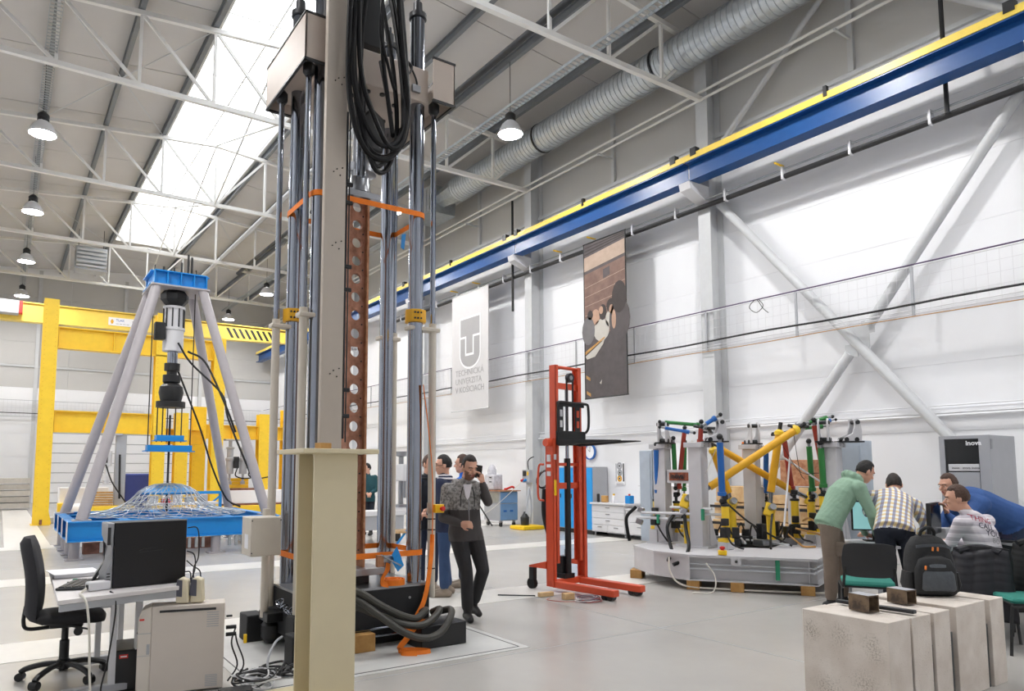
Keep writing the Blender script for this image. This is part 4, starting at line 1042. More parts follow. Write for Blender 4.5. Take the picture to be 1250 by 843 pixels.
ms = MB().tube([(.45, 6.05, DZ + .006), (.52, 6.0, DZ + .006), (.6, 6.04, DZ + .006), (.66, 5.9, DZ + .006), (.62, 5.7, DZ + .006), (.66, 5.62, DZ + .006)], .004, n=5).build('desk_cable', 'cable_black'); tag(ms, 'thin black cable curling on the desk', 'cable')
o = MB().tube([(.66, 5.44, DZ + .005), (.68, 5.39, DZ - .02), (.69, 5.38, .6), (.66, 5.40, .3), (.64, 5.5, .06), (.75, 5.5, .01), (.9, 5.6, .01)], .006, n=6).build('hanging_cable', 'cable_black'); tag(o, 'black cable hanging down the front of the desk', 'cable')
# beige tower
tw = thing('beige_server_tower', 'beige upright server tower on the floor before the desk', 'computer', (1.13, 5.45, 0), rotz=-.24)
L(MB().box(-.20, .28, -.02, .16, .01, .60), 'case', 'pc_beige', tw, bevel=.006)
L(MB().prism([(-.20, 0.005), (-.285, .005), (-.285, .52), (-.265, .58), (-.20, .605)], (0, -.022, 0), (1, 0, 0), (0, 0, 1), (0, .184, 0)), 'front_cover', 'pc_front', tw, bevel=.008)
L(MB().box(-.292, -.284, .0, .14, .42, .424), 'groove', 'dark_steel', tw)
L(MB().box(-.285, -.20, -.0235, -.021, .42, .424), 'groove', 'mid_grey', tw)
L(MB().box(-.285, -.20, -.0235, -.021, .27, .273), 'groove', 'mid_grey', tw)
L(MB().box(-.225, -.205, -.026, -.02, .28, .35), 'catch', 'mid_grey', tw)
L(MB().box(-.15, .22, -.024, -.019, .556, .572), 'side_slot', 'dark_steel', tw)
for k in range(7):
    L(MB().box(.16, .24, -.0215, -.0195, .44 + k * .016, .446 + k * .016), 'vent', 'mid_grey', tw); L(MB().box(.16, .24, -.0215, -.0195, .03 + k * .012, .036 + k * .012), 'vent', 'mid_grey', tw)
L(MB().box(-.275, -.245, -.0245, -.0215, .51, .522), 'badge', 'red', tw)
for i, (dx, lab) in enumerate(((-.02, 'left beige speaker on top of the server tower'), (.075, 'right beige speaker on top of the server tower'))):
    sp_ = thing('speaker', lab, 'speaker', (1.13 + dx * .97 + .03, 5.50 - dx * .24, .606), rotz=-.45, group='desk speakers')
    L(MB().prism([(-.045, 0), (.045, 0), (.035, .16), (-.01, .18), (-.032, .165)], (0, -.04, 0), (1, 0, 0), (0, 0, 1), (0, .08, 0)), 'case', mat('speaker_beige%d' % i, '#d9cfb4', .5), sp_, bevel=.01)
    L(MB().prism([(-.052, .05), (-.044, .05), (-.030, .162), (-.038, .165)], (0, -.036, 0), (1, 0, 0), (0, 0, 1), (0, .072, 0)), 'grille', mat('grille%d' % i, '#5a5a66', .8), sp_)
    L(MB().prism([(-.044, .05), (.0, .045), (.0, .16), (-.03, .165)], (0, -.043, 0), (1, 0, 0), (0, 0, 1), (0, .004, 0)), 'grille_side', MATS['grille%d' % i], sp_)
bb = thing('black_case', 'black box with red sticker on the floor beside the server tower', 'computer', (.82, 5.68, 0), rotz=-.1)
L(MB().box(-.09, .10, -.03, .35, .01, .29), 'case', 'black', bb, bevel=.012)
L(MB().box(-.055, .0, -.034, -.03, .235, .262), 'sticker', 'red', bb)
L(MB().box(-.048, -.008, -.0355, -.034, .244, .253), 'sticker_text', 'paper', bb)
cdb = thing('tower_cables', 'black cables with yellow plugs plugged into the back of the server tower', 'cable', (1.45, 5.4, 0))
for k, (z, pts) in enumerate(((.50, None), (.42, [(1.46, 5.40, .3), (1.50, 5.38, .15), (1.44, 5.4, .04)]), (.37, [(1.50, 5.40, .3), (1.54, 5.36, .15), (1.47, 5.38, .03)]))):
    MB().cyl((1.415, 5.39, z), (1.455 + .03 * (k > 0), 5.38, z), .014 if k else .008, n=8).build('plug', 'black', cdb)
    if pts: MB().tube([(1.48, 5.375, z)] + pts, .006, n=6).build('cable', 'cable_black', cdb)
MB().box(1.535, 1.555, 5.35, 5.37, .30, .36).build('yellow_tag', 'yellow', cdb)
o = MB().obox((1.40, 5.05, .04), (.22, .14, .075), (0, 0, -.2)).build('power_strip', 'black', None, bevel=.01); tag(o, 'black adaptor block on the floor behind the server tower', 'adaptor')
# cable heap between tower and column
chp = thing('cable_heap', 'tangled heap of grey and black cables on the floor left of the cream column', 'cables', (1.6, 5.35, 0))
random.seed(3)
for k in range(9):
    cx, cy = 1.60 + random.uniform(-.05, .05), 5.22 + random.uniform(-.05, .05); r = .10 + .03 * random.random()
    MB().tube([(cx + r * math.cos(a) * 1.1, cy + r * math.sin(a), .02 + .012 * k + .015 * math.sin(a * 2 + k)) for a in [i * PI / 5 for i in range(11)]], .006, n=5, k=3).build('cable_coil', ('mid_grey', 'light_grey', 'cable_black')[k % 3], chp)
for k in range(7):
    p = [(1.5 + .45 * random.random(), 5.3 + .35 * random.random(), .015 + .05 * random.random()) for _ in range(5)]
    MB().tube(p, .009, n=6).build('loose_cable', 'cable_black', chp)
MB().tube([(1.95, 5.75, .22), (1.86, 5.65, .20), (1.78, 5.55, .12), (1.76, 5.5, .03)], .010, n=6).build('loose_cable', 'mid_grey', chp)
# office chair
oc = thing('office_chair', 'black swivel office chair with tall curved backrest at the desk', 'chair', (.47, 6.28, 0), rotz=-.12)
for k in range(5):
    a = 2 * PI * k / 5 + .35; c, s_ = math.cos(a), math.sin(a)
    f = L(MB().tube([(.04 * c, .04 * s_, .115), (.14 * c, .14 * s_, .112), (.25 * c, .25 * s_, .085), (.29 * c, .29 * s_, .06)], .021, n=8, k=4), 'base_arm', 'black', oc)
    L(MB().cyl((.29 * c - .03 * s_, .29 * s_ + .03 * c, .03), (.29 * c + .03 * s_, .29 * s_ - .03 * c, .03), .03, n=14), 'castor', 'black', f)
L(MB().lathe((0, 0, .08), [(.045, 0), (.045, .06), (.033, .07), (.033, .2), (.024, .21), (.024, .34)], n=16), 'gas_lift', 'black', oc, angle=40)
L(MB().box(-.10, .12, -.09, .09, .385, .43), 'mechanism', 'black', oc, bevel=.01)
L(MB().cyl((.09, -.13, .36), (.09, -.05, .36), .03, n=14), 'tension_knob', 'black', oc)
L(MB().bar((.02, -.08, .40), (.16, -.2, .385), .015, .01), 'lever', 'black', oc)
se = MB(); NU = 24
prof = [(.0, .43), (.20, .43), (.235, .45), (.24, .475), (.22, .495), (.12, .505), (.0, .50)]
o0 = len(se.v)
for r, z in prof:
    for i in range(NU):
        t = 2 * PI * i / NU; c, s_ = math.cos(t), math.sin(t); q = (abs(c) ** 4 + abs(s_) ** 4) ** -.25
        dz = -.035 * max(0, (r * c * q) / .24) ** 3 if r > .05 else 0
        se.v.append(Vector((.03 + r * c * q, r * s_ * q * .95, z + dz)))
for k in range(len(prof) - 1):
    for i in range(NU):
        j = (i + 1) % NU; se.f.append((k * NU + i, k * NU + j, k * NU + NU + j, k * NU + NU + i))
L(se, 'seat', mat('chair_fabric', '#202023', .85, var=.1, scale=60), oc, angle=60)
ba = MB(); rows = 14; cols = 10
for side in (0, 1):
    for i in range(rows + 1):
        v = i / rows; z = .455 + v * .60; lean = -.235 - .05 * math.sin(v * PI * .55) + .045 * math.sin(v * PI) - .01 * v
        wv = .205 * (1 - .12 * abs(v - .45) - .30 * max(0, v - .82) * 3 - .25 * max(0, .12 - v) * 4)
        for j in range(cols + 1):
            u = j / cols * 2 - 1
            th = .048 * math.sqrt(max(0, 1 - abs(u) ** 4)) * math.sqrt(max(0, 1 - abs(2 * v - 1) ** 8)) + .004
            ba.v.append(Vector((lean + .05 * u * u + (th if side else -th * .8), wv * u, z)))
n1 = (rows + 1) * (cols + 1)
for i in range(rows):
    for j in range(cols):
        a = i * (cols + 1) + j; ba.f.append((a, a + 1, a + cols + 2, a + cols + 1)); ba.f.append((n1 + a, n1 + a + cols + 1, n1 + a + cols + 2, n1 + a + 1))
for j in range(cols):
    for i in (0, rows): a = i * (cols + 1) + j; ba.f.append((a, a + 1, n1 + a + 1, n1 + a))
for i in range(rows):
    for j in (0, cols): a = i * (cols + 1) + j; ba.f.append((a, a + cols + 1, n1 + a + cols + 1, n1 + a))
L(ba, 'backrest', mat('chair_back', '#2b2b2f', .8, var=.08, scale=60), oc, angle=50)
L(MB().tube([(-.26, 0, .55), (-.27, 0, .44), (-.24, 0, .385), (-.1, 0, .385)], .014, n=8), 'back_bracket', 'black', oc)
# ================================================================ BANNERS
b1 = thing('university_banner', 'pale grey hanging banner with TU emblem and university name', 'banner', (11.72, 18.0, 3.35))
mat('banner_grey', '#cbcacb', .7, var=.02); mat('banner_ink', '#a09fa0', .7, var=.02); mat('banner_white', '#e9e9ea', .7, var=.01)
MB().box(11.71, 11.72, 17.0, 19.02, 3.34, 6.98).build('cloth', 'banner_grey', b1)
for z in (3.35, 6.97): MB().cyl((11.715, 16.97, z), (11.715, 19.05, z), .018, n=8).build('hem_bar', 'steel_grey', b1)
# emblem in the plane X = const; reading direction is -Y
def ban(poly, m, name, x, parent): return MB().prism(poly, (x, 0, 0), (0, -1, 0), (0, 0, 1), (-.004, 0, 0)).build(name, m, parent)
def U(cx, zt, w, h, cut):                         # shield with cut lower corners and round bottom
    pts = [(-w, zt), (w, zt)]
    for k in range(13):
        a = PI * k / 12; pts.append((w * math.cos(a), zt - h + w * .75 - w * .75 * math.sin(a)))
    return [(-cx + a, b) for a, b in pts]
ec = 17.98
ban(U(ec, 6.22, .58, 1.62, 0), 'banner_white', 'emblem_rim', 11.71, b1)
ban(U(ec, 6.16, .53, 1.50, 0), 'banner_ink', 'emblem_shield', 11.707, b1)
ban([(-ec - .54, 5.62), (-ec - .20, 5.62), (-ec - .20, 5.08), (-ec + .16, 5.08), (-ec + .16, 5.62), (-ec + .54, 5.62), (-ec + .54, 5.56), (-ec + .22, 5.56), (-ec + .22, 5.01), (-ec - .26, 5.01), (-ec - .26, 5.56), (-ec - .54, 5.56)], 'banner_white', 'emblem_t_line', 11.704, b1)
for i, tx in enumerate(('TECHNICKÁ', 'UNIVERZITA', 'V KOŠICIACH')):
    text_part(tx, 'banner_ink', b1, (11.705, 18.80, 4.42 - i * .26), (0, -1, 0), (0, 0, 1), .26, sx=1.0 if i else 1.08)
b2_ = thing('photo_banner', 'dark hanging photo banner showing people before a brick wall', 'banner', (11.72, 12.15, 3.25))
mat('print_dark', '#514b4c', .7, var=.15, scale=5); mat('print_brown', '#7d6359', .7, col2='#6c544b', thr=(.4, .6), scale=3); mat('print_sand', '#a69283', .7, var=.1); mat('print_grey', '#6d6a6b', .7, var=.15, scale=3)
mat('print_skin', '#b08f7a', .7, var=.1); mat('print_hair', '#3a3332', .7, var=.1); mat('print_white', '#b9b5ad', .7, var=.05)
BX_ = 11.72
MB().box(BX_ - .004, BX_ + .004, 11.46, 12.86, 3.25, 7.06).build('cloth', 'print_dark', b2_)
for y in (11.46, 12.86): MB().box(BX_ - .010, BX_ + .010, y - .012, y + .012, 3.25, 7.06).build('hem', 'black', b2_)
for z in (3.25, 7.06): MB().cyl((BX_, 11.44, z), (BX_, 12.88, z), .016, n=8).build('hem_bar', 'black', b2_)
def bp2(poly, m, name, lift=1): return MB().prism([(-12.86 + a * 1.4, 3.25 + b * 3.81) for a, b in poly], (BX_ - .004 - .0015 * lift, 0, 0), (0, -1, 0), (0, 0, 1), (-.0012, 0, 0)).build(name, m, b2_)
bp2([(0.01, .40), (.99, .40), (.99, .84), (0.01, .80)], 'print_brown', 'brick_print')
bp2([(0.01, .82), (.99, .86), (.99, .95), (0.01, .91)], 'print_sand', 'ceiling_print')
for k in range(3): bp2([(0.02, .925 + k * .022), (.99, .962 + k * .012), (.99, .97 + k * .012), (0.02, .933 + k * .022)], 'print_hair', 'lamp_print', 2)
for k in range(5): bp2([(0.02, .47 + k * .06), (.98, .50 + k * .065), (.98, .503 + k * .065), (.02, .473 + k * .06)], 'print_sand', 'course_print', 2)
bp2([(.48, .74), (.64, .755), (.64, .81), (.48, .80)], 'print_dark', 'speaker_print', 3)
def blob(cx, cy, rx, ry, n=16): return [(cx + rx * math.cos(2 * PI * i / n), cy + ry * math.sin(2 * PI * i / n)) for i in range(n)]
for (cx, cy, rx, ry, m, l) in ((.42, .42, .19, .07, 'print_white', 3), (.46, .53, .09, .05, 'print_hair', 4), (.65, .56, .10, .045, 'print_hair', 3), (.67, .535, .06, .03, 'print_skin', 4), (.62, .48, .10, .05, 'print_white', 3), (.28, .51, .10, .05, 'print_skin', 3), (.85, .60, .17, .10, 'print_hair', 5), (.85, .46, .24, .13, 'print_dark', 4), (.1, .43, .16, .09, 'print_grey', 4), (.15, .53, .07, .03, 'print_hair', 4), (.72, .47, .05, .06, 'print_skin', 6), (.42, .545, .05, .025, 'print_skin', 5)):
    bp2(blob(cx, cy, rx, ry), m, 'figure_print', l)
bp2([(.02, .27), (.50, .36), (.46, .33), (.26, .26), (.06, .25)], 'print_white', 'sheet_print', 6)
bp2([(.02, .28), (.5, .365), (.5, .375), (.02, .30)], 'wood', 'pencil_print', 7)
for a, b in ((.03, .13), (.04, .03)): bp2([(a, b), (a + .1, b - .02), (a + .1, b + .0), (a, b + .02)], 'wood', 'tape_print', 5)
bp2([(.36, .09), (.42, .11), (.40, .08)], 'print_white', 'mark_print', 6)

for y in (17.2, 18.8): MB().cyl((11.718, y, 6.97), (11.9, y, 7.05), .006, n=5).build('hanger', 'steel_grey', b1)
for y in (11.6, 12.7): MB().cyl((11.718, y, 7.06), (11.9, y, 7.05), .006, n=5).build('hanger', 'steel_grey', b2_)
# ================================================================ WORKSHOP SIDE BY THE RIGHT WALL
lk = thing('blue_locker', 'tall bright blue steel locker against the right wall behind the stacker', 'locker', (12.1, 13.6, 0))
MB().box(11.9, 12.38, 12.85, 14.5, .1, 1.62).build('body', 'mid_grey', lk)
for k in range(4):
    d = MB().box(11.875, 11.9, 12.86 + k * .41, 13.25 + k * .41, .12, 1.60).build('door', 'locker_blue', lk, bevel=.004)
    MB().box(11.865, 11.876, 13.18 + k * .41, 13.21 + k * .41, .85, .95).build('handle', 'dark_steel', d)
MB().box(11.92, 12.36, 12.87, 14.48, 0, .1).build('plinth', 'dark_steel', lk)
def drawer_unit(y0, y1, ztop, rows, label):
    t = thing('drawer_cabinet', label, 'cabinet', (12.1, (y0 + y1) / 2, 0))
    MB().box(11.82, 12.38, y0, y1, .1, ztop).build('body', 'light_grey', t)
    z = .12; h = (ztop - .14) / rows
    for r_ in range(rows):
        ys_ = [(y0 + .01, y1 - .01)] if r_ >= 1 else [(y0 + .01, (y0 + y1) / 2 - .005), ((y0 + y1) / 2 + .005, y1 - .01)]
        for a, b in ys_:
            d = MB().box(11.80, 11.82, a, b, z + .006, z + h - .006).build('drawer', 'light_grey', t, bevel=.004)
            MB().box(11.785, 11.80, (a + b) / 2 - .06, (a + b) / 2 + .06, z + h * .6, z + h * .6 + .02).build('handle', 'steel', d)
        z += h
    for y in (y0 + .05, y1 - .05): MB().cyl((11.88, y, 0), (11.88, y, .1), .025, n=8).build('foot', 'steel', t)
    return t
drawer_unit(11.72, 12.80, .74, 4, 'light grey drawer cabinet next to the blue locker')
drawer_unit(10.05, 11.68, .64, 2, 'lower light grey drawer cabinet half hidden by the hexapod rig')
w1 = MB().box(11.76, 12.4, 11.66, 12.82, .74, .78).build('worktop', 'light_grey', None, bevel=.004); tag(w1, 'pale grey worktop on the taller drawer cabinet', 'worktop')
w2 = MB().box(11.76, 12.4, 10.0, 11.66, .64, .68).build('worktop', 'light_grey', None, bevel=.004); tag(w2, 'pale grey worktop on the lower drawer cabinet', 'worktop')
for (x, y, z, sx, sy, sz, m, nm, lab, cat) in ((12.0, 12.55, .78, .1, .16, .16, 'wood', 'wooden_box', 'small wooden box on the worktop beside the locker', 'box'), (11.95, 12.72, .78, .06, .06, .2, 'dark_steel', 'clamp_tool', 'dark clamp tool standing beside the wooden box', 'tool'),
                                           (12.05, 12.3, .78, .07, .07, .17, 'paper', 'spray_bottle', 'white bottle with yellow cap on the worktop', 'bottle'), (12.0, 11.75, .78, .14, .16, .18, 'rig_blue', 'blue_canister', 'blue canister with red cap on the worktop', 'canister'),
                                           (11.95, 10.95, .68, .3, .34, .22, 'wood', 'wooden_crate', 'round wooden crate on the lower worktop', 'crate'), (11.88, 10.55, .68, .2, .3, .07, 'red', 'red_tool_case', 'flat red tool case on the lower worktop', 'tool case')):
    o = MB().box(x - sx / 2, x + sx / 2, y - sy / 2, y + sy / 2, z, z + sz).build(nm, m, None, bevel=.015)
    t = thing(nm, lab, cat, (x, y, z)); o.parent = t; o.matrix_parent_inverse = Matrix.Translation((-x, -y, -z)); o.name = 'body'; t.name = nm
    FR[o] = None
    if nm in ('spray_bottle', 'blue_canister'):
        MB().cyl((x, y, z + sz), (x, y, z + sz + .04), .025, n=10).build('cap', 'yellow' if nm == 'spray_bottle' else 'red', t)
# clock, calendar, tool board
ck = thing('wall_clock', 'round white wall clock with blue rim on the right wall', 'clock', (12.40, 13.45, 2.0))
MB().lathe((12.40, 13.45, 2.0), [(.17, 0), (.20, .0), (.20, .05), (.17, .05)], n=28, axis=(-1, 0, 0), caps=False).build('rim', 'rig_blue_dark', ck)
MB().cyl((12.40, 13.45, 2.0), (12.375, 13.45, 2.0), .175, n=28).build('face', 'paper', ck)
MB().bar((12.372, 13.45, 2.0), (12.372, 13.52, 2.06), .012, .006).build('hour_hand', 'black', ck); MB().bar((12.372, 13.45, 2.0), (12.372, 13.45, 2.13), .010, .006).build('minute_hand', 'black', ck)
cl = thing('wall_calendar', 'wall calendar with mechanical picture on the right wall', 'calendar', (12.4, 12.42, 1.2))
MB().box(12.40, 12.41, 12.28, 12.60, 1.18, 1.72).build('sheet', 'paper', cl)
for (y, z, r_, m) in ((12.45, 1.64, .09, 'mid_grey'), (12.44, 1.48, .08, 'galv'), (12.45, 1.34, .075, 'amber')):
    MB().lathe((12.398, y, z), [(r_ * .45, 0), (r_, 0), (r_, .004), (r_ * .45, .004)], n=18, axis=(-1, 0, 0), caps=False).build('gear_print', m, cl); MB().cyl((12.398, y, z), (12.395, y, z), r_ * .3, n=10).build('hub_print', 'dark_steel', cl)
MB().box(12.396, 12.399, 12.30, 12.34, 1.27, 1.7).build('bar_print', 'dark_steel', cl); MB().box(12.396, 12.399, 12.55, 12.58, 1.27, 1.7).build('bar_print', 'mid_grey', cl)
for k in range(3): MB().box(12.396, 12.399, 12.32, 12.56, 1.19 + k * .02, 1.196 + k * .02).build('text_line', 'mid_grey', cl)
tb = thing('tool_board', 'white tool board with saw and hammers on the right wall', 'tool board', (12.4, 11.2, 1.0))
MB().box(12.39, 12.41, 10.6, 11.72, .98, 1.96).build('panel', 'paper', tb)
MB().prism([(-.05, 0), (.05, 0), (.015, .5), (-.015, .5)], (12.385, 11.58, 1.4), (0, 1, 0), (0, 0, 1), (-.006, 0, 0)).build('saw_blade', 'steel', tb)
MB().lathe((12.38, 11.58, 1.33), [(.04, 0), (.08, 0), (.08, .03), (.04, .03)], n=14, axis=(-1, 0, 0), caps=False).build('saw_handle', 'rig_blue', tb)
for y, m in ((11.38, 'steel'), (11.25, 'wood'), (11.1, 'steel')):
    MB().cyl((12.375, y, 1.2), (12.375, y, 1.58), .018, n=8).build('hammer_shaft', m, tb); MB().box(12.35, 12.395, y - .07, y + .07, 1.55, 1.62).build('hammer_head', 'mid_grey', tb)
MB().box(12.28, 12.40, 10.7, 11.75, 1.17, 1.19).build('shelf', 'light_grey', tb)
for k, (y, m) in enumerate(((11.6, 'dark_steel'), (11.4, 'orange'), (11.2, 'dark_steel'), (11.05, 'wood'))):
    MB().cyl((12.36, y, .9), (12.36, y, 1.14), .03, n=8).build('tool_grip', m, tb)
MB().bar((12.385, 11.52, 1.9), (12.385, 11.25, 1.9), .012, .02).build('rail', 'black', tb)
# switch box on the column, tool cart, tray with vacuum
sw = thing('switch_box', 'grey socket box with red and blue plugs on the wall column', 'switch box', (11.95, 15.45, 1.3))
MB().box(11.86, 11.985, 15.3, 15.6, 1.2, 1.55).build('case', 'mid_grey', sw, bevel=.01)
MB().box(11.85, 11.86, 15.42, 15.56, 1.38, 1.52).build('meter', 'dark_steel', sw); MB().box(11.85, 11.86, 15.32, 15.38, 1.4, 1.5).build('label', 'yellow', sw)
for y, m in ((15.54, 'red'), (15.43, 'rig_blue')): MB().cyl((11.86, y, 1.28), (11.78, y, 1.25), .035, n=12).build('socket', m, sw)
MB().tube([(11.92, 15.4, 1.55), (11.9, 15.4, 1.75), (11.9, 15.3, 1.85), (11.95, 15.2, 1.9)], .015, n=6).build('cable', 'cable_black', sw)
ct = thing('tool_cart', 'blue and grey tool cart on castors with a machine part on top', 'cart', (11.7, 16.4, 0))
mat('cart_blue', '#6d93bd', .45, var=.03)
MB().box(11.40, 12.0, 16.0, 16.77, .16, .96).build('body', 'mid_grey', ct, bevel=.01)
for z0, z1 in ((.18, .62), (.64, .94)):
    d = MB().box(11.41, 11.99, 15.985, 16.0, z0, z1).build('door', 'cart_blue', ct, bevel=.004)
    if z0 < .3:
        for x in (11.56, 11.78): MB().box(x - .05, x + .05, 15.978, 15.986, .40, .45).build('slot', 'rig_blue_dark', d)
MB().box(11.385, 11.4, 16.05, 16.72, .66, .92).build('side_drawer', 'galv', ct, bevel=.004)
MB().box(11.34, 12.06, 15.93, 16.85, .96, .985).build('top', 'rust_pale', ct)
for x in (11.48, 11.92):
    for y in (16.08, 16.69): MB().cyl((x - .02, y, .06), (x + .02, y, .06), .06, n=12).build('castor', 'black', ct); MB().box(x - .03, x + .03, y - .03, y + .03, .1, .16).build('castor_fork', 'steel', ct)
mp = thing('wrapped_machine', 'machine part wrapped in clear plastic standing on the tool cart', 'machine part', (11.55, 16.5, .985))
mat('plastic_wrap', '#c9c8cf', .2, var=.2, scale=14, bump=.5, bscale=14)
MB().box(11.40, 11.72, 16.3, 16.75, .987, 1.42).build('body', 'plastic_wrap', mp, bevel=.04); MB().lathe((11.52, 16.55, 1.42), [(.12, 0), (.13, .1), (.09, .22), (.02, .28)], n=12).build('upper_part', 'plastic_wrap', mp)
for z in (1.2, 1.32): MB().box(11.39, 11.40, 16.4, 16.5, z, z + .03).build('slot', 'dark_steel', mp)
o = MB().tube([(11.6, 16.05, 1.02), (11.72, 16.1, 1.03), (11.85, 16.05, 1.08), (11.9, 16.02, 1.04)], .03, n=8).build('red_cloth', 'red'); tag(o, 'crumpled red cloth on top of the tool cart', 'cloth')
vt = thing('yellow_tray', 'yellow drip tray with a small grey pump by the wall column', 'tray', (11.55, 15.1, 0))
MB().box(11.25, 11.95, 14.75, 15.35, 0.003, .10).build('tray', 'yellow', vt, bevel=.02)
MB().lathe((11.6, 15.15, .1), [(.11, 0), (.12, .2), (.06, .28), (.03, .35)], n=12).build('pump', 'dark_steel', vt)
MB().tube([(11.6, 15.1, .4), (11.7, 15.12, .9), (11.75, 15.15, 1.05), (11.78, 15.1, .6), (11.75, 15.1, .15)], .025, n=6).build('hose', 'mid_grey', vt)
o = MB().tube([(11.2, 16.6, .3), (11.3, 16.3, .45), (11.42, 15.97, .7), (11.7, 15.8, 1.0), (11.9, 15.55, 1.3)], .008, n=6).build('white_cable', 'cable_white'); tag(o, 'thin white cable slung across the tool cart', 'cable')
# wooden crates and boards behind the rig, orange extinguisher-like hook
for k in range(4):
    o = MB().box(11.35 + .02 * k, 12.0, 6.6 + .05 * k, 9.0 - .03 * k, .02 + k * .31, .31 + k * .31).build('timber_crate', 'wood_pale', None, bevel=.01)
    tag(o, ['bottom', 'second', 'third', 'top'][k] + ' flat timber crate stacked behind the hexapod rig', 'crate', 'timber crates behind the rig')
for k in range(3):
    o = MB().box(11.34, 11.35, 6.6, 9.0, .22 + .31 * k, .27 + .31 * k).build('crate_strap', 'black'); tag(o, 'black strap round the timber crates, number %s from below' % ('one', 'two', 'three')[k], 'strap', 'crate straps')
o = MB().box(11.5, 11.9, 7.0, 7.6, 1.27, 1.72).build('cork_board', 'rust_pale', None, bevel=.01); tag(o, 'small brown chipboard box on top of the timber crates', 'box')
o = MB().cyl((12.3, 8.9, 1.75), (12.3, 8.9, 2.1), .04, n=10).build('red_torch', 'orange'); tag(o, 'small orange handle hanging on the wall behind the rig', 'tool')

# ================================================================ RED STACKER
sk_ = thing('pallet_stacker', 'red manual pallet stacker with black raised forks', 'stacker', (6.27, 7.28, 0), rotz=.13)
R_ = 'stacker_red'
def chan2(x, s_, z0, z1, y0, y1, t, m, name):
    """U channel opening towards the middle"""
    b = MB(); xi = x - s_ * .055
    b.box(min(x, x - s_ * t), max(x, x - s_ * t), y0, y1, z0, z1); b.box(min(x, xi), max(x, xi), y0, y0 + t, z0, z1); b.box(min(x, xi), max(x, xi), y1 - t, y1, z0, z1)
    return L(b, name, m, sk_)
for s_ in (-1, 1):
    chan2(s_ * .33, s_, .06, 1.96, -.065, .065, .012, R_, 'outer_mast')
    chan2(s_ * .255, s_, .35, 2.93, -.055, .055, .012, R_, 'inner_mast')
    L(MB().box(s_ * .26 - .055, s_ * .26 + .055, -1.0, -.02, .05, .13), 'support_leg', R_, sk_, bevel=.008)
    L(MB().cyl((s_ * .26 - .04, -.93, .04), (s_ * .26 + .04, -.93, .04), .04, n=14), 'load_roller', 'dark_steel', sk_)
    L(MB().cyl((s_ * .26 - .04, -.84, .04), (s_ * .26 + .04, -.84, .04), .04, n=14), 'load_roller', 'dark_steel', sk_)
    L(MB().prism([(0, 0), (.30, 0), (.30, .02), (.02, .09), (0, .09)], (s_ * .33 - .02, .06, .28), (0, 1, 0), (0, 0, 1), (.04, 0, 0)), 'castor_arm', R_, sk_)
    cs = L(MB().box(s_ * .33 - .035, s_ * .33 + .035, .27, .35, .12, .28), 'castor_fork', 'black', sk_, bevel=.006)
    L(MB().cyl((s_ * .33 - .03, .32, .07), (s_ * .33 + .03, .32, .07), .07, n=16), 'castor_wheel', 'rubber', cs)
    L(MB().tube([(s_ * .36, .07, 1.62), (s_ * .36, .16, 1.58), (s_ * .36, .17, 1.2), (s_ * .36, .07, 1.15)], .014, n=8), 'push_handle', R_, sk_)
L(MB().box(-.33, .33, -.03, .03, .06, .14), 'base_beam', R_, sk_, bevel=.006)
L(MB().box(-.32, .32, -.02, .02, 1.30, 1.38), 'cross_beam', R_, sk_)
L(MB().box(-.25, .25, -.02, .02, 2.62, 2.70), 'cross_beam', R_, sk_)
L(MB().cyl((-.25, 0, 2.91), (.25, 0, 2.91), .022, n=10), 'top_tie', R_, sk_)
L(MB().box(-.32, .32, -.02, .02, 1.60, 1.64), 'cross_beam', R_, sk_)
L(MB().cyl((-.40, .0, 1.90), (-.28, .0, 1.90), .05, n=12), 'guide_roller', R_, sk_)
L(MB().cyl((.02, 0, .14), (.02, 0, 1.7), .042, n=16), 'lift_cylinder', 'black', sk_)
L(MB().cyl((.02, 0, 1.7), (.02, 0, 2.62), .024, n=12), 'lift_piston', 'chrome', sk_)
pu = L(MB().box(-.09, .10, -.04, .12, .14, .2).box(-.07, .07, .03, .13, .2, .42).cyl((.07, .07, .2), (.07, .07, .5), .03, n=10), 'hydraulic_pump', 'black', sk_)
L(MB().tube([(-.03, .12, .3), (-.08, .22, .6), (-.14, .28, .95), (-.16, .25, 1.3)], .03, n=10), 'pump_lever', 'black', sk_)
L(MB().lathe((-.16, .25, 1.42), [(.11, 0), (.13, 0), (.13, .025), (.11, .025)], n=18, axis=(0, 1, .3), caps=False), 'loop_handle', 'black', sk_)
pulley = L(MB().cyl((.06, -.05, 2.78), (.06, .0, 2.78), .065, n=18), 'chain_pulley', 'dark_steel', sk_)
L(MB().cyl((.06, -.055, 2.78), (.06, .005, 2.78), .03, n=12), 'pulley_hub', 'steel', pulley)
for x in (.0, .12): L(MB().box(x - .012, x + .012, -.03, -.015, 2.02, 2.78), 'lift_chain', 'black', sk_)
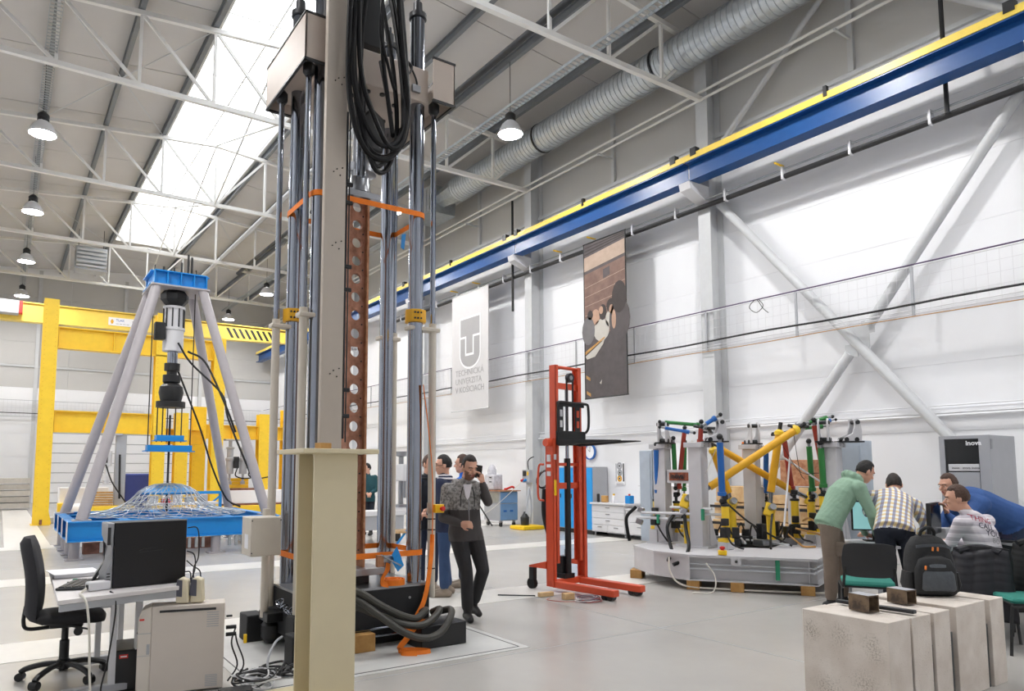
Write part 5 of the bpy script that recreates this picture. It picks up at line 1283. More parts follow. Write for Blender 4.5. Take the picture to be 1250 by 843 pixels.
# carriage: fork plate, guard frame, forks
ca = L(MB().box(-.27, .29, -.10, -.065, 1.87, 2.06), 'carriage_plate', 'black_matt', sk_, bevel=.01)
L(MB().tube([(-.27, -.11, 2.04), (-.29, -.13, 2.12), (-.29, -.13, 2.38), (-.26, -.12, 2.43), (.0, -.11, 2.43), (.26, -.12, 2.43), (.31, -.13, 2.38), (.31, -.13, 2.12), (.27, -.11, 2.04)], .018, n=8, k=4), 'load_guard', 'black', ca)
for x in (-.19, .14): L(MB().box(x - .05, x + .05, -.09, -.075, 2.05, 2.43), 'guard_upright', 'black', ca, bevel=.006)
for x in (-.19, .14):
    for z in (2.15, 2.29): L(MB().box(x - .022, x + .022, -.094, -.088, z - .045, z + .045), 'guard_slot', R_ if x > 0 else 'light_grey', ca)
L(MB().box(-.25, .27, -.095, -.075, 2.38, 2.45), 'guard_rail', 'black', ca, bevel=.006)
for x in (-.20, .20):
    fk = MB()
    fk.prism([(-.09, 1.86), (-.13, 1.865), (-1.02, 1.90), (-1.02, 1.912), (-.5, 1.93), (-.09, 1.945)], (x - .06, 0, 0), (0, 1, 0), (0, 0, 1), (.12, 0, 0))
    L(fk, 'fork', 'black_matt', sk_, bevel=.005)
for z, m, hh in ((1.70, 'light_grey', .09), (1.60, 'paper', .04), (1.50, 'light_grey', .06)): L(MB().box(-.345, -.331, -.03, .03, z - hh / 2, z + hh / 2), 'sticker', m, sk_)
L(MB().box(-.31, -.265, -.0665, -.0655, 1.22, 1.42), 'sticker', 'yellow', sk_); L(MB().box(-.31, -.265, -.0675, -.0655, 1.68, 1.75), 'sticker', 'light_grey', sk_)
# odds and ends on the floor by the stacker
o = MB().obox((5.66, 6.98, .03), (.2, .06, .05), (0, 0, -.1)).build('wood_batten', 'wood_pale', None, bevel=.003); tag(o, 'longer wooden batten on the floor left of the stacker leg', 'wood block')
o = MB().obox((5.76, 6.68, .04), (.13, .09, .07), (0, 0, -.2)).build('wood_offcut', 'wood_pale', None, bevel=.003); tag(o, 'square wooden offcut on the floor before the stacker', 'wood block')
o = MB().cyl((5.2, 7.35, .012), (5.55, 7.05, .012), .008, n=6).build('steel_rod', 'dark_steel'); tag(o, 'thin dark rod lying on the floor left of the stacker', 'rod')
cc = thing('cable_coil', 'loose coil of thin purple cable on the floor before the stacker', 'cable', (5.9, 6.45, 0))
random.seed(5)
for k in range(7):
    cx, cy = 5.88 + random.uniform(-.05, .05), 6.42 + random.uniform(-.04, .04)
    MB().tube([(cx + (.09 + .04 * random.random()) * math.cos(a) * 1.3, cy + (.08 + .03 * random.random()) * math.sin(a), .008 + .008 * k) for a in [i * PI / 5 for i in range(11)]], .004, n=5, k=3).build('loop', ('purple', 'rig_red', 'light_grey')[k % 3], cc)
MB().tube([(5.8, 6.45, .01), (5.6, 6.55, .01), (5.5, 6.75, .01), (5.62, 6.85, .01)], .004, n=5).build('loop', 'rig_red', cc)

# ================================================================ HEXAPOD / MULTI-AXIS RIG
rg = thing('octagonal_platform', 'grey octagonal steel ring platform of the multi-axis test rig', 'platform', (9.4, 6.8, 0))
OUT = [(8.44, 5.11), (7.52, 6.33), (7.50, 6.92), (7.80, 7.58), (10.36, 8.49), (11.28, 7.27), (11.30, 6.68), (11.02, 6.05)]
ctr = Vector((9.4, 6.8))
INN = [tuple(ctr + (Vector(p) - ctr) * .36) for p in OUT]
m = MB()
for i in range(8):
    j = (i + 1) % 8
    a, b, c, d = OUT[i], OUT[j], INN[j], INN[i]
    m.add([(a[0], a[1], .42), (b[0], b[1], .42), (c[0], c[1], .42), (d[0], d[1], .42), (a[0], a[1], .45), (b[0], b[1], .45), (c[0], c[1], .45), (d[0], d[1], .45)], [(3, 2, 1, 0), (4, 5, 6, 7), (0, 1, 5, 4), (2, 3, 7, 6)])
m.build('deck_plate', 'rig_grey', rg, angle=20)
for i in range(8):
    j = (i + 1) % 8; a, b = Vector(OUT[i]), Vector(OUT[j]); n_ = (ctr - (a + b) / 2).normalized()
    rec = i in (0, 7)
    off = n_ * (.10 if rec else .012)
    MB().prism([(0, 0), ((b - a).length, 0), ((b - a).length, .33 - .03), (0, .33 - .03)], (a.x + off.x, a.y + off.y, .12), tuple(((b - a).normalized()).to_3d()), (0, 0, 1), tuple((n_ * .012).to_3d())).build('side_plate', 'rig_grey', rg)
    MB().prism([(0, 0), ((b - a).length, 0), ((b - a).length, .015), (0, .015)], (a.x, a.y, .12), tuple(((b - a).normalized()).to_3d()), (0, 0, 1), tuple((n_ * .5).to_3d())).build('bottom_flange', 'rig_grey', rg)
    if rec:
        for z, r_ in ((.33, .012), (.27, .014)): MB().cyl((a.x + n_.x * .05, a.y + n_.y * .05, z), (b.x + n_.x * .05, b.y + n_.y * .05, z), r_, n=10).build('tie_rod', 'bright_steel', rg)
        c = a.lerp(b, .3 if i == 0 else .6); c2 = c + n_ * .05
        MB().obox((c2.x, c2.y, .30), (.05, .05, .26), (0, 0, math.atan2((b - a).y, (b - a).x))).build('rod_clamp', 'green', rg)
        c = a.lerp(b, .62); MB().obox((c.x - n_.x * .0, c.y - n_.y * .0, .385), (.13, .02, .10), (0, 0, math.atan2((b - a).y, (b - a).x))).build('lug', 'rig_grey', rg)
        MB().cyl((c.x - n_.x * .02, c.y - n_.y * .02, .385), (c.x, c.y, .385), .018, n=10).build('lug_hole', 'black', rg)
for x, y, wh in ((7.8, 7.5, 'leftmost end'), (7.7, 6.4, 'left front corner'), (8.0, 5.95, 'middle of the front side'), (8.5, 5.3, 'right front corner'), (10.2, 8.2, 'far back corner')):
    o = MB().obox((x, y, .062), (.34, .16, .115), (0, 0, .6)).build('timber_support', 'wood', None); tag(o, 'timber packing under the octagonal platform at its ' + wh, 'wood block', 'timber packing under the platform')
es_ = thing('emergency_button', 'yellow emergency button box on the platform rim', 'button', (7.80, 6.02, .45))
MB().obox((7.83, 6.04, .485), (.11, .09, .06), (0, 0, -.9)).build('case', 'yellow', es_, bevel=.012)
MB().lathe((7.83, 6.04, .515), [(.02, 0), (.02, .015), (.035, .02), (.035, .04), (.015, .05)], n=14).build('red_button', 'red', es_)
def rig_post(x, y, w, label):
    t = thing('rig_post', label, 'post', (x, y, .45), rotz=.2, group='grey posts of the rig')
    L(MB().box(-w / 2, w / 2, -.10, .10, 0, 1.42), 'tube', 'rig_grey', t, bevel=.008)
    L(MB().box(-w / 2 - .05, w / 2 + .05, -.14, .14, 1.42, 1.49), 'cap', 'rig_grey', t, bevel=.006)
    L(MB().box(-w / 2 - .06, w / 2 + .06, -.2, .2, 0, .02), 'foot', 'rig_grey', t)
    for s_ in (-1, 1):
        L(MB().prism([(w / 2, .02), (w / 2 + .22, .02), (w / 2, .5)], (0, s_ * .1 - .008, 0), (1, 0, 0), (0, 0, 1), (0, .016, 0)), 'rib', 'rig_grey', t)
        for z in (1.44, 1.47): L(MB().cyl((s_ * w * .3, -.142, z), (s_ * w * .3, -.138, z), .01, n=6), 'bolt', 'dark_steel', t)
    return t
rig_post(8.43, 7.56, .19, 'left grey post of the rig beside the tool board')
rig_post(8.39, 6.85, .21, 'grey post of the rig right of the red lettered plate')
rig_post(10.05, 5.80, .26, 'right grey post of the rig behind the man in green')
rig_post(9.78, 6.95, .2, 'slim grey post in the middle of the rig')
o = MB().obox((8.46, 7.18, 1.45), (.10, .52, .20), (0, 0, .08)).build('lettered_beam', 'rig_grey', None, bevel=.006)
sgn_ = thing('rig_crossbeam', 'grey crossbeam with dark lettered plate between the two left posts', 'beam', (8.46, 7.18, 1.35))
o.parent = sgn_; o.matrix_parent_inverse = FR[sgn_].inverted(); o.name = 'beam'
MB().obox((8.40, 7.18, 1.45), (.012, .40, .12), (0, 0, .08)).build('plate', mat('plate_red', '#a8582e', .5, col2='#5d2a22', thr=(.35, .6), scale=9), sgn_)
text_part('inova', 'black', sgn_, (8.362, 7.345, 1.42), (0.08, -1, 0), (0, 0, 1), .11, bold=.003)
o = MB().box(10.0, 10.9, 6.9, 7.0, 1.15, 1.28).build('rear_rail', 'rig_grey', None, bevel=.006); tag(o, 'grey rear cross rail of the rig before the timber crates', 'beam')
MB().box(9.9, 10.0, 6.88, 7.02, .45, 1.28).build('upright', 'rig_grey', o); MB().box(10.8, 10.9, 6.88, 7.02, .45, 1.28).build('upright', 'rig_grey', o)
gb_ = thing('control_cabinet', 'pale blue-grey control cabinet right of the rig post', 'cabinet', (10.62, 5.75, 0))
MB().box(10.47, 10.78, 5.6, 5.9, .45, 1.98).build('body', mat('pale_blue', '#b5c0cc', .45), gb_, bevel=.01); MB().box(10.46, 10.47, 5.63, 5.87, .5, 1.9).build('door', 'pale_blue', gb_)
gc = thing('control_cabinet', 'tall pale blue-grey cabinet left of the rig posts', 'cabinet', (8.5, 7.95, .45))
MB().box(8.38, 8.66, 7.72, 7.98, .45, 1.85).build('body', 'pale_blue', gc, bevel=.01); MB().box(8.37, 8.38, 7.75, 7.95, .5, 1.8).build('door', 'pale_blue', gc)
# horn brackets on the posts
def horn(x, y, z, rz, label):
    t = thing('horn_bracket', label, 'bracket', (x, y, z), rotz=rz, group='horn brackets of the rig')
    P = [(-.16, 0), (.14, 0), (.10, .06), (-.02, .12), (-.06, .22), (-.05, .32), (-.10, .34), (-.15, .30), (-.17, .15)]
    for s_ in (-1, 1): L(MB().prism(P, (0, s_ * .06 - .012, 0), (1, 0, 0), (0, 0, 1), (0, .024, 0)), 'cheek', 'rig_grey', t, bevel=.006)
    L(MB().box(-.18, .16, -.1, .1, -.01, .01), 'base', 'black', t)
    L(MB().cyl((-.1, -.09, .28), (-.1, .09, .28), .03, n=12), 'pin', 'dark_steel', t)
    for dx in (-.08, .08): L(MB().cyl((dx, -.08, .03), (dx, .08, .03), .035, n=10), 'roller', 'black', t)
    return t
horn(8.36, 7.42, 1.95, .4, 'curved grey bracket on the left rig post'); horn(8.52, 6.66, 1.95, 2.6, 'curved grey bracket on the second rig post'); horn(9.95, 5.84, 1.95, .4, 'front curved grey bracket above the man in green'); horn(10.15, 5.6, 1.95, 2.7, 'rear curved grey bracket above the man in green'); horn(9.80, 6.95, 1.95, 1.0, 'small curved bracket on the slim middle post')
RODS = [
    ('rig_blue_dark', 0.040, (8.32, 7.57, 1.85), (8.37, 7.61, 1.25), 'short blue rod left of the first post'),
    ('rig_green', 0.035, (8.54, 7.42, 1.95), (8.58, 7.44, 1.40), 'front green rod behind the left post'),
    ('rig_green', 0.028, (8.93, 7.53, 1.91), (8.97, 7.60, 1.27), 'rear green rod between the left posts'),
    ('rig_red', 0.035, (8.67, 7.32, 2.11), (8.64, 7.42, 1.31), 'long red rod between the left posts'),
    ('rig_red', 0.036, (8.63, 6.97, 2.18), (8.63, 6.99, 2.00), 'short red rod end on the second post'),
    ('rig_blue_dark', 0.046, (8.38, 6.45, 1.93), (8.43, 6.48, 1.24), 'thick blue rod right of the second post'),
    ('rig_blue_dark', 0.039, (9.99, 6.83, 1.81), (10.02, 6.88, 1.24), 'blue rod in the middle of the rig'),
    ('rig_red', 0.040, (10.04, 6.54, 1.99), (10.16, 6.53, 1.30), 'red rod in the middle of the rig'),
    ('rig_green', 0.041, (10.17, 6.22, 1.90), (10.24, 6.24, 1.28), 'left of the two green rods beside the man in green'),
    ('rig_green', 0.043, (9.84, 5.84, 1.86), (9.90, 5.86, 1.35), 'right of the two green rods beside the man in green'),
    ('rig_red', 0.041, (9.84, 5.92, 2.19), (10.01, 5.90, 1.41), 'red rod slanting above the man in green'),
    ('rig_green', 0.027, (8.26, 7.33, 2.26), (8.65, 7.07, 2.22), 'horizontal green link across the left posts'),
    ('rig_blue_dark', 0.024, (8.11, 7.20, 2.16), (8.37, 7.04, 2.11), 'horizontal blue link across the left posts'),
    ('rig_blue_dark', 0.031, (8.45, 6.73, 2.21), (8.52, 6.67, 2.27), 'stubby blue link on the second post'),
    ('rig_green', 0.026, (9.78, 5.96, 2.24), (9.95, 5.84, 2.29), 'upper green link at the right post'),
    ('rig_blue_dark', 0.022, (10.04, 6.03, 2.24), (10.19, 5.93, 2.27), 'blue link at the right post'),
    ('rig_green', 0.025, (10.01, 6.17, 2.17), (10.19, 6.06, 2.19), 'lower green link at the right post')]
for m_, r_, a, b, lab in RODS:
    t = thing('rig_rod', lab, 'rod', b, group='coloured rods of the rig')
    a = Vector(a); b = Vector(b); d = (b - a).normalized()
    MB().cyl(a, b, r_, n=12).build('tube', m_, t)
    MB().cyl(b, b + d * .05, r_ * 1.35, n=12).build('collar', m_, t)
    for p, q in ((a, -d), (b + d * .05, d)):
        MB().cyl(p, p + q * .06, r_ * .55, n=10).build('neck', 'steel', t); MB().sph(p + q * .08, r_ * 1.0, 10, 6).build('ball_joint', 'black', t)
STR = [(.057, (8.62, 6.84, 1.30), (9.60, 6.10, 2.11), (8.35, 7.04, 1.09), 'long yellow strut rising to the right across the rig'),
       (.053, (10.19, 6.52, 1.22), (9.25, 7.08, 1.85), (10.42, 6.38, 1.10), 'long yellow strut falling to the right across the rig'),
       (.056, (9.63, 6.53, 1.22), (9.69, 6.40, 2.06), (9.64, 6.56, .95), 'steep yellow strut in the middle of the rig'),
       (.058, (9.27, 7.01, 1.20), (9.07, 7.09, 1.81), (9.32, 7.00, 1.03), 'short yellow strut behind the thick blue rod')]
for r_, a, b, body, lab in STR:
    t = thing('rig_strut', lab, 'strut', body, group='yellow struts of the rig')
    a = Vector(a); b = Vector(b); c = Vector(body); d = (b - a).normalized()
    MB().cyl(a, b, r_, n=16).build('tube', 'amber', t)
    MB().lathe(b, [(r_, 0), (r_ * 1.25, .01), (r_ * 1.25, .06), (r_ * .6, .09)], n=16, axis=d).build('end_collar', 'rig_yellow', t)
    MB().cyl(b + d * .09, b + d * .2, .03, n=10).build('rod_end', 'black', t)
    MB().cyl(c, a, .035, n=12).build('piston_rod', 'chrome', t)
    MB().obox(c, (.14, .14, .20), (.3, .2, .4)).build('actuator_block', 'rig_yellow', t, bevel=.02)
    MB().cyl(c + Vector((-.06, -.10, .06)), c + Vector((-.02, -.03, .03)), .05, n=14).build('bearing', 'steel', t)
    MB().cyl((c.x + .02, c.y, .48), (c.x, c.y, c.z - .05), .06, n=14).build('actuator_cylinder', 'rig_yellow', t)
    MB().box(c.x - .12, c.x + .12, c.y - .12, c.y + .12, .451, .49).build('foot', 'rig_grey', t)
UNITS = [(8.39, 7.66, 0.70, 1.07, 0.043, 'leftmost yellow actuator of the rig'), (8.66, 7.50, 0.65, 1.04, 0.045, 'yellow actuator behind the left post'), (8.99, 7.62, 0.69, 1.00, 0.039, 'yellow actuator deep between the left posts'), (8.46, 6.46, 0.60, 1.04, 0.052, 'yellow actuator under the thick blue rod'),
         (10.03, 6.90, 0.69, 1.05, 0.041, 'yellow actuator at the rear middle of the rig'), (10.07, 6.43, 0.58, 1.08, 0.057, 'yellow actuator under the middle red rod'), (10.26, 6.27, 0.63, 1.07, 0.042, 'yellow actuator under the left green rod at right'), (9.93, 5.90, 0.70, 1.17, 0.047, 'yellow actuator beside the man in green')]
for x, y, z0, z1, r_, lab in UNITS:
    t = thing('rig_actuator', lab, 'actuator', (x, y, .45), group='yellow actuators of the rig')
    MB().cyl((x, y, z0), (x, y, z1), r_, n=16).build('cylinder', 'rig_yellow', t)
    MB().lathe((x, y, z1), [(r_ * 1.2, 0), (r_ * 1.2, .03), (r_ * .5, .04), (r_ * .5, .09), (r_ * .9, .10), (r_ * .9, .16), (r_ * .4, .17)], n=14).build('coupling', 'dark_steel', t, angle=40)
    MB().box(x - r_ * 1.5, x + r_ * 1.5, y - r_ * 1.5, y + r_ * 1.5, z0 - .05, z0).build('flange', 'rig_yellow', t, bevel=.006)
    MB().box(x - .08, x + .08, y - .08, y + .08, .451, z0 - .05).build('foot', 'rig_grey', t, bevel=.006)
    MB().box(x - .16, x - .05, y - .12, y - .02, z0 + .02, z0 + .16).build('servo_valve', 'black', t, bevel=.01)
    MB().box(x - .13, x - .05, y - .10, y - .02, z0 + .18, z0 + .28).build('manifold', 'black', t, bevel=.01)
    MB().tube([(x - .1, y - .1, z0 + .05), (x - .14, y - .2, z0 - .05), (x - .05, y - .25, .5), (x + .1, y - .2, .47)], .014, n=6).build('hose', 'cable_black', t)
hubs = ((9.72, 6.10, 2.18), (8.67, 6.94, 2.17), (8.9, 7.0, 2.12), (9.95, 6.55, 2.1))
for i, (x, y, z) in enumerate(hubs):
    t = thing('rig_node', ['steel joint block at the top end of the long yellow strut', 'steel joint block at the second post head', 'steel joint block between the left posts', 'steel joint block above the middle red rod'][i], 'joint', (x, y, z), group='steel joints of the rig')
    MB().obox((x, y, z), (.1, .1, .08), (.2, .3, .5)).build('block', 'steel', t, bevel=.01)
    for k in range(4):
        a = k * PI / 2 + i; MB().cyl((x, y, z), (x + .16 * math.cos(a), y + .16 * math.sin(a), z + .03 * math.sin(k * 2)), .022, n=8).build('arm', 'dark_steel', t)
# hydraulic pipework and hoses around the posts
ppw = thing('rig_pipework', 'white pipes and valves running round the rig posts', 'pipework', (8.4, 7.1, .45))
for z, (a, b) in ((.92, ((7.95, 7.55), (8.52, 6.5))), (.83, ((8.15, 7.85), (8.3, 6.95))), (1.0, ((8.3, 7.3), (8.35, 6.6)))):
    MB().cyl((a[0], a[1], z), (b[0], b[1], z), .02, n=8).build('pipe', 'light_grey', ppw)
for (x, y, z) in ((8.25, 7.12, .9), (8.27, 7.02, .95), (8.22, 7.2, .85), (8.05, 7.65, .95), (7.98, 7.62, .78)): MB().obox((x, y, z), (.09, .09, .08), (.3, .2, .5)).build('valve', 'steel', ppw, bevel=.01)
for (x, y, z) in ((8.28, 6.70, .92), (8.2, 7.45, .84)): MB().obox((x, y, z), (.05, .03, .16), (0, 0, .2)).build('pipe_clamp', 'green', ppw)
for i, (pts, m_, r_, lab) in enumerate((([(8.20, 7.15, .9), (8.0, 7.1, .75), (7.92, 7.0, .55), (7.8, 6.85, .40), (7.6, 6.75, .32), (7.48, 6.62, .38)], 'rubber', .025, 'black hose loop hanging over the left platform rim'), ([(8.25, 7.0, .9), (8.1, 6.85, .7), (7.85, 6.6, .5), (7.6, 6.5, .36), (7.47, 6.55, .3)], 'rubber', .025, 'second black hose loop over the left platform rim'),
                                        ([(7.95, 7.65, 1.0), (7.85, 7.75, .85), (7.83, 7.72, .65), (7.85, 7.7, .5)], 'rubber', .025, 'short black hose at the left end of the platform'), ([(9.0, 6.9, 1.1), (9.15, 6.6, .8), (9.3, 6.3, .6), (9.45, 6.1, .47)], 'cable_black', .014, 'black hose crossing the platform to the right'), ([(9.6, 6.5, .9), (9.4, 6.4, .65), (9.1, 6.2, .5), (8.95, 6.1, .46)], 'cable_black', .016, 'black hose crossing the platform to the left'),
                                        ([(9.7, 6.2, .7), (9.85, 5.9, .62), (9.8, 5.75, .55), (9.6, 5.7, .47)], 'wood', .014, 'tan hose loop at the middle of the platform'), ([(9.9, 6.2, .8), (9.75, 6.0, .85), (9.7, 5.8, .75), (9.85, 5.6, .47)], 'wood', .014, 'tan hose arching beside the man in green'),
                                        ([(9.65, 6.3, .62), (9.62, 6.1, .5), (9.5, 5.95, .47), (9.62, 5.85, .47)], 'wood', .014, 'tan hose lying low on the platform'))):
    o = MB().tube(pts, r_, n=8).build('rig_hose', m_); tag(o, lab, 'hose', 'hoses on the rig')
for i, (a, b) in enumerate((((9.95, 6.4, 1.75), (9.35, 6.15, .75)), ((9.9, 6.5, 1.75), (10.1, 5.9, 1.3)))):
    o = MB().cyl(a, b, .014, n=8).build('white_stick', 'light_grey'); tag(o, ['long thin white rod leaning across the rig', 'shorter thin white rod leaning to the right in the rig'][i], 'rod')
o = MB().tube([(7.45, 6.6, .40), (7.42, 6.55, .2), (7.5, 6.4, .05), (7.8, 6.0, .03), (8.2, 5.5, .03), (8.6, 5.1, .03)], .012, n=6).build('floor_cable', 'cable_white'); tag(o, 'grey cable running along the floor in front of the platform', 'cable')
o = MB().tube([(7.60, 6.12, .36), (7.62, 6.0, .2), (7.5, 5.95, .03), (7.3, 6.1, .02)], .008, n=6).build('floor_cable', 'cable_white'); tag(o, 'thin white cable hanging from the platform lug', 'cable')

random.seed(11)
for k, (x, y) in enumerate(((8.75, 7.0), (9.0, 6.7), (9.25, 6.45), (9.5, 6.9), (9.75, 6.35), (9.9, 6.65), (9.15, 7.2))):
    t = thing('valve_block', ['chrome and black valve block behind the second post', 'valve block left of the platform centre', 'valve block in the middle of the platform', 'valve block behind the steep yellow strut', 'valve block right of the steep yellow strut', 'valve block under the middle red rod', 'valve block at the back of the platform'][k], 'valve', (x, y, .451), rotz=k * .7, group='valve blocks on the platform')
    L(MB().box(-.10, .10, -.07, .07, 0, .10), 'body', ('steel', 'dark_steel')[k % 2], t, bevel=.01)
    L(MB().box(-.06, .05, -.05, .05, .10, .20 + .06 * (k % 3)), 'valve', 'black', t, bevel=.008)
    for q in range(3): L(MB().cyl((-.07 + q * .07, -.08, .05), (-.07 + q * .07, -.13, .05), .018, n=8), 'fitting', 'bright_steel', t)
    L(MB().tube([(.0, .05, .15), (.05, .12, .3), (.12, .1, .12), (.18, .02, .02)], .012, n=6), 'hose', 'cable_black', t)
    L(MB().cyl((-.4, -.10, .05 + .02 * (k % 2)), (.4, -.10, .05 + .02 * (k % 2)), .014, n=8), 'pipe', 'bright_steel', t)
for k, (a, b) in enumerate((((8.36, 6.5, 1.85), (8.62, 7.3, 1.3)), ((9.85, 6.5, 2.0), (9.95, 5.95, 1.5)), ((8.7, 7.2, 2.0), (8.5, 6.95, 1.2)), ((9.75, 6.2, 2.1), (10.15, 6.3, 1.4)))):
    m_ = Vector(a).lerp(Vector(b), .5) + V(0, 0, -.22)
    o = MB().tube([a, tuple(m_), b], .005, n=5, k=8).build('sensor_wire', 'cable_black' if k % 2 else 'cable_white'); tag(o, ['white sensor wire sagging right of the second post', 'black sensor wire sagging before the right post', 'white sensor wire between the left posts', 'black sensor wire under the long strut end'][k], 'wire', 'sensor wires of the rig')

# ================================================================ SERVER RACK
rk = thing('server_rack', 'grey server rack with glass front door behind the group of men', 'server rack', (10.25, 4.02, 0))
MB().box(9.92, 10.62, 3.74, 4.30, 0.02, 1.97).build('body', 'mid_grey', rk, bevel=.006)
fr = MB()
for (a, b, c, d) in ((3.74, 3.86, .02, 1.97), (4.24, 4.30, .02, 1.97), (3.86, 4.24, 1.93, 1.97), (3.86, 4.24, .02, .1)): fr.box(9.895, 9.92, a, b, c, d)
fr.build('door_frame', 'mid_grey', rk)
MB().box(9.913, 9.921, 3.86, 4.24, .1, 1.93).build('front_panel', 'screen_dark', rk)
zz = 1.62
for k, h_ in enumerate((.10, .24, .24, .24, .24, .24)):
    d = MB().box(9.903, 9.914, 3.87, 4.21, zz - h_ + .015, zz).build('rack_unit', 'mid_grey' if k else 'light_grey', rk, bevel=.003)
    if k == 0:
        for y in (4.12, 4.0, 3.9): text_part('inova', 'black', rk, (9.9, y + .05, zz - .06), (0, -1, 0), (0, 0, 1), .04)
    zz -= h_
text_part('inova', 'paper', rk, (9.894, 4.0, 1.85), (0, -1, 0), (0, 0, 1), .08, bold=.002)
MB().box(9.885, 9.895, 3.775, 3.80, 1.0, 1.15).build('handle', 'steel', rk); 
for z in (1.8, 1.05): MB().box(9.91, 9.95, 3.73, 3.745, z, z + .12).build('hinge', 'steel', rk)

# ================================================================ WORK TABLE, MONITORS, CHAIRS
wt_ = thing('work_table', 'pale table with monitors where the men are working', 'table', (8.7, 4.1, 0))
MB().obox((8.75, 4.05, .715), (1.5, .8, .03), (0, 0, -.55)).build('table_top', 'light_grey', wt_, bevel=.004)
for dx, dy in ((-.68, -.32), (.68, -.32), (-.68, .32), (.68, .32)):
    p = Matrix.Rotation(-.55, 3, 'Z') @ Vector((dx, dy, 0)); MB().box(8.75 + p.x - .025, 8.75 + p.x + .025, 4.05 + p.y - .025, 4.05 + p.y + .025, 0, .70).build('leg', 'mid_grey', wt_)
mat('screen_cyan', '#9fd6d8', .3, var=.05, scale=20, emit=.5)
def monitor(x, y, rz, label, lit):
    t = thing('monitor', label, 'monitor', (x, y, .731), rotz=rz)
    L(MB().box(-.25, .25, -.02, .02, .12, .46), 'case', 'black', t, bevel=.006)
    L(MB().box(-.235, .235, -.0215, -.02, .135, .445), 'screen', 'screen_cyan' if lit else 'screen_dark', t)
    L(MB().box(-.03, .03, -.0, .04, 0, .2), 'neck', 'black', t); L(MB().box(-.12, .12, -.08, .1, 0, .012), 'foot', 'black', t)
    return t
monitor(8.46, 4.40, -.85, 'monitor with a lit turquoise screen beside the checked shirt', True)
monitor(8.57, 3.82, .22, 'dark monitor seen edge-on between the checked shirt and blue sweater', False)
pcw = MB().box(8.80, 9.0, 3.80, 4.0, .731, .90).build('mini_computer', 'light_grey', None, bevel=.01); tag(pcw, 'small pale device box on the table behind the seated man', 'computer')
def vis_chair(x, y, rz, label):
    t = thing('visitor_chair', label, 'chair', (x, y, 0), rotz=rz, group='black visitor chairs with green seats')
    # local: seat faces +y, back at -y
    se = MB().box(-.23, .23, -.20, .24, .42, .47); L(se, 'seat', 'teal_fabric', t, bevel=.03)
    L(MB().box(-.225, .225, -.195, .235, .405, .425), 'seat_pan', 'black', t, bevel=.008)
    bk_ = MB(); n = 10; rows = 6
    for side in (0, 1):
        for i in range(rows + 1):
            v = i / rows; z = .52 + .33 * v
            for j in range(n + 1):
                u = j / n * 2 - 1; w_ = .235 * (1 - .10 * (v - .5) ** 2 * 4 * (1 if v > .5 else .6))
                bk_.v.append(Vector((w_ * u, -.25 - .06 * v - .045 * (1 - u * u) + (.03 if side else 0), z - .02 * abs(u) ** 4 * (1 if v > .5 else -1))))
    n1 = (rows + 1) * (n + 1)
    for i in range(rows):
        for j in range(n):
            a = i * (n + 1) + j; bk_.f.append((a, a + 1, a + n + 2, a + n + 1)); bk_.f.append((n1 + a, n1 + a + n + 1, n1 + a + n + 2, n1 + a + 1))
    for j in range(n):
        for i in (0, rows): a = i * (n + 1) + j; bk_.f.append((a, a + 1, n1 + a + 1, n1 + a))
    for i in range(rows):
        for j in (0, n): a = i * (n + 1) + j; bk_.f.append((a, a + n + 1, n1 + a + n + 1, n1 + a))
    b = L(bk_, 'backrest', mat('chair_shell', '#26272a', .6, var=.05) if 'chair_shell' not in MATS else 'chair_shell', t, angle=50)
    L(MB().box(-.20, .20, -.262, -.25, .54, .82), 'back_pad', 'teal_fabric', b, bevel=.01)
    for s_ in (-1, 1):
        L(MB().tube([(s_ * .21, -.27, .62), (s_ * .22, -.25, .5), (s_ * .23, -.2, .41), (s_ * .235, .2, .40), (s_ * .24, .25, .36), (s_ * .25, .28, .0)], .013, n=8, k=4), 'leg', 'black', t)
        L(MB().tube([(s_ * .23, -.08, .40), (s_ * .24, -.2, .2), (s_ * .25, -.3, 0)], .013, n=8, k=3), 'leg', 'black', t)
    return t
VD = -.587
vis_chair(7.22, 3.86, -1.0, 'black chair with green seat behind the man in green')
vis_chair(8.69, 3.26, -1.1, 'black chair with green seat beyond the quilted jacket')
vis_chair(7.50, 2.60, .75, 'black chair with green seat cut by the right picture edge')
vis_chair(7.82, 3.10, -1.15, 'chair under the seated man, draped with a dark quilted jacket')
vis_chair(8.32, 2.78, -1.25, 'chair at the right edge with a black jacket over its back')
# quilted jacket over the seated man's chair
def jacket(cx, cy, rz, label, w, ztop, zbot, m_):
    t = thing('quilted_jacket', label, 'jacket', (cx, cy, 0), rotz=rz)
    b = MB(); n = 26; rows = 26
    for i in range(rows + 1):
        v = i / rows; z = ztop - (ztop - zbot) * v
        for j in range(n + 1):
            u = j / n * 2 - 1
            puff = .012 * abs(math.sin(v * 9 * PI)) + .014 * math.sin(u * 9 + v * 2)
            y = -.03 - .10 * math.sin(min(1, v * 1.2) * PI / 2) + .05 * u * u - puff
            b.v.append(Vector((w * u * (1 + .25 * v), y, z + .02 * math.sin(u * 3))))
    for i in range(rows):
        for j in range(n):
            a = i * (n + 1) + j; b.f.append((a, a + 1, a + n + 2, a + n + 1))
    o = L(b, 'shell', m_, t, angle=60); sm = o.modifiers.new('solid', 'SOLIDIFY'); sm.thickness = .03; sm.offset = 1
    L(MB().tube([(-w * .8, -.04, ztop), (-w * .3, .0, ztop + .03), (w * .3, .0, ztop + .03), (w * .8, -.04, ztop)], .035, n=8), 'collar', m_, t)
    return t
mat('jacket_navy', '#17171f', .6, var=.1, scale=20); mat('jacket_black', '#151516', .75, var=.1)
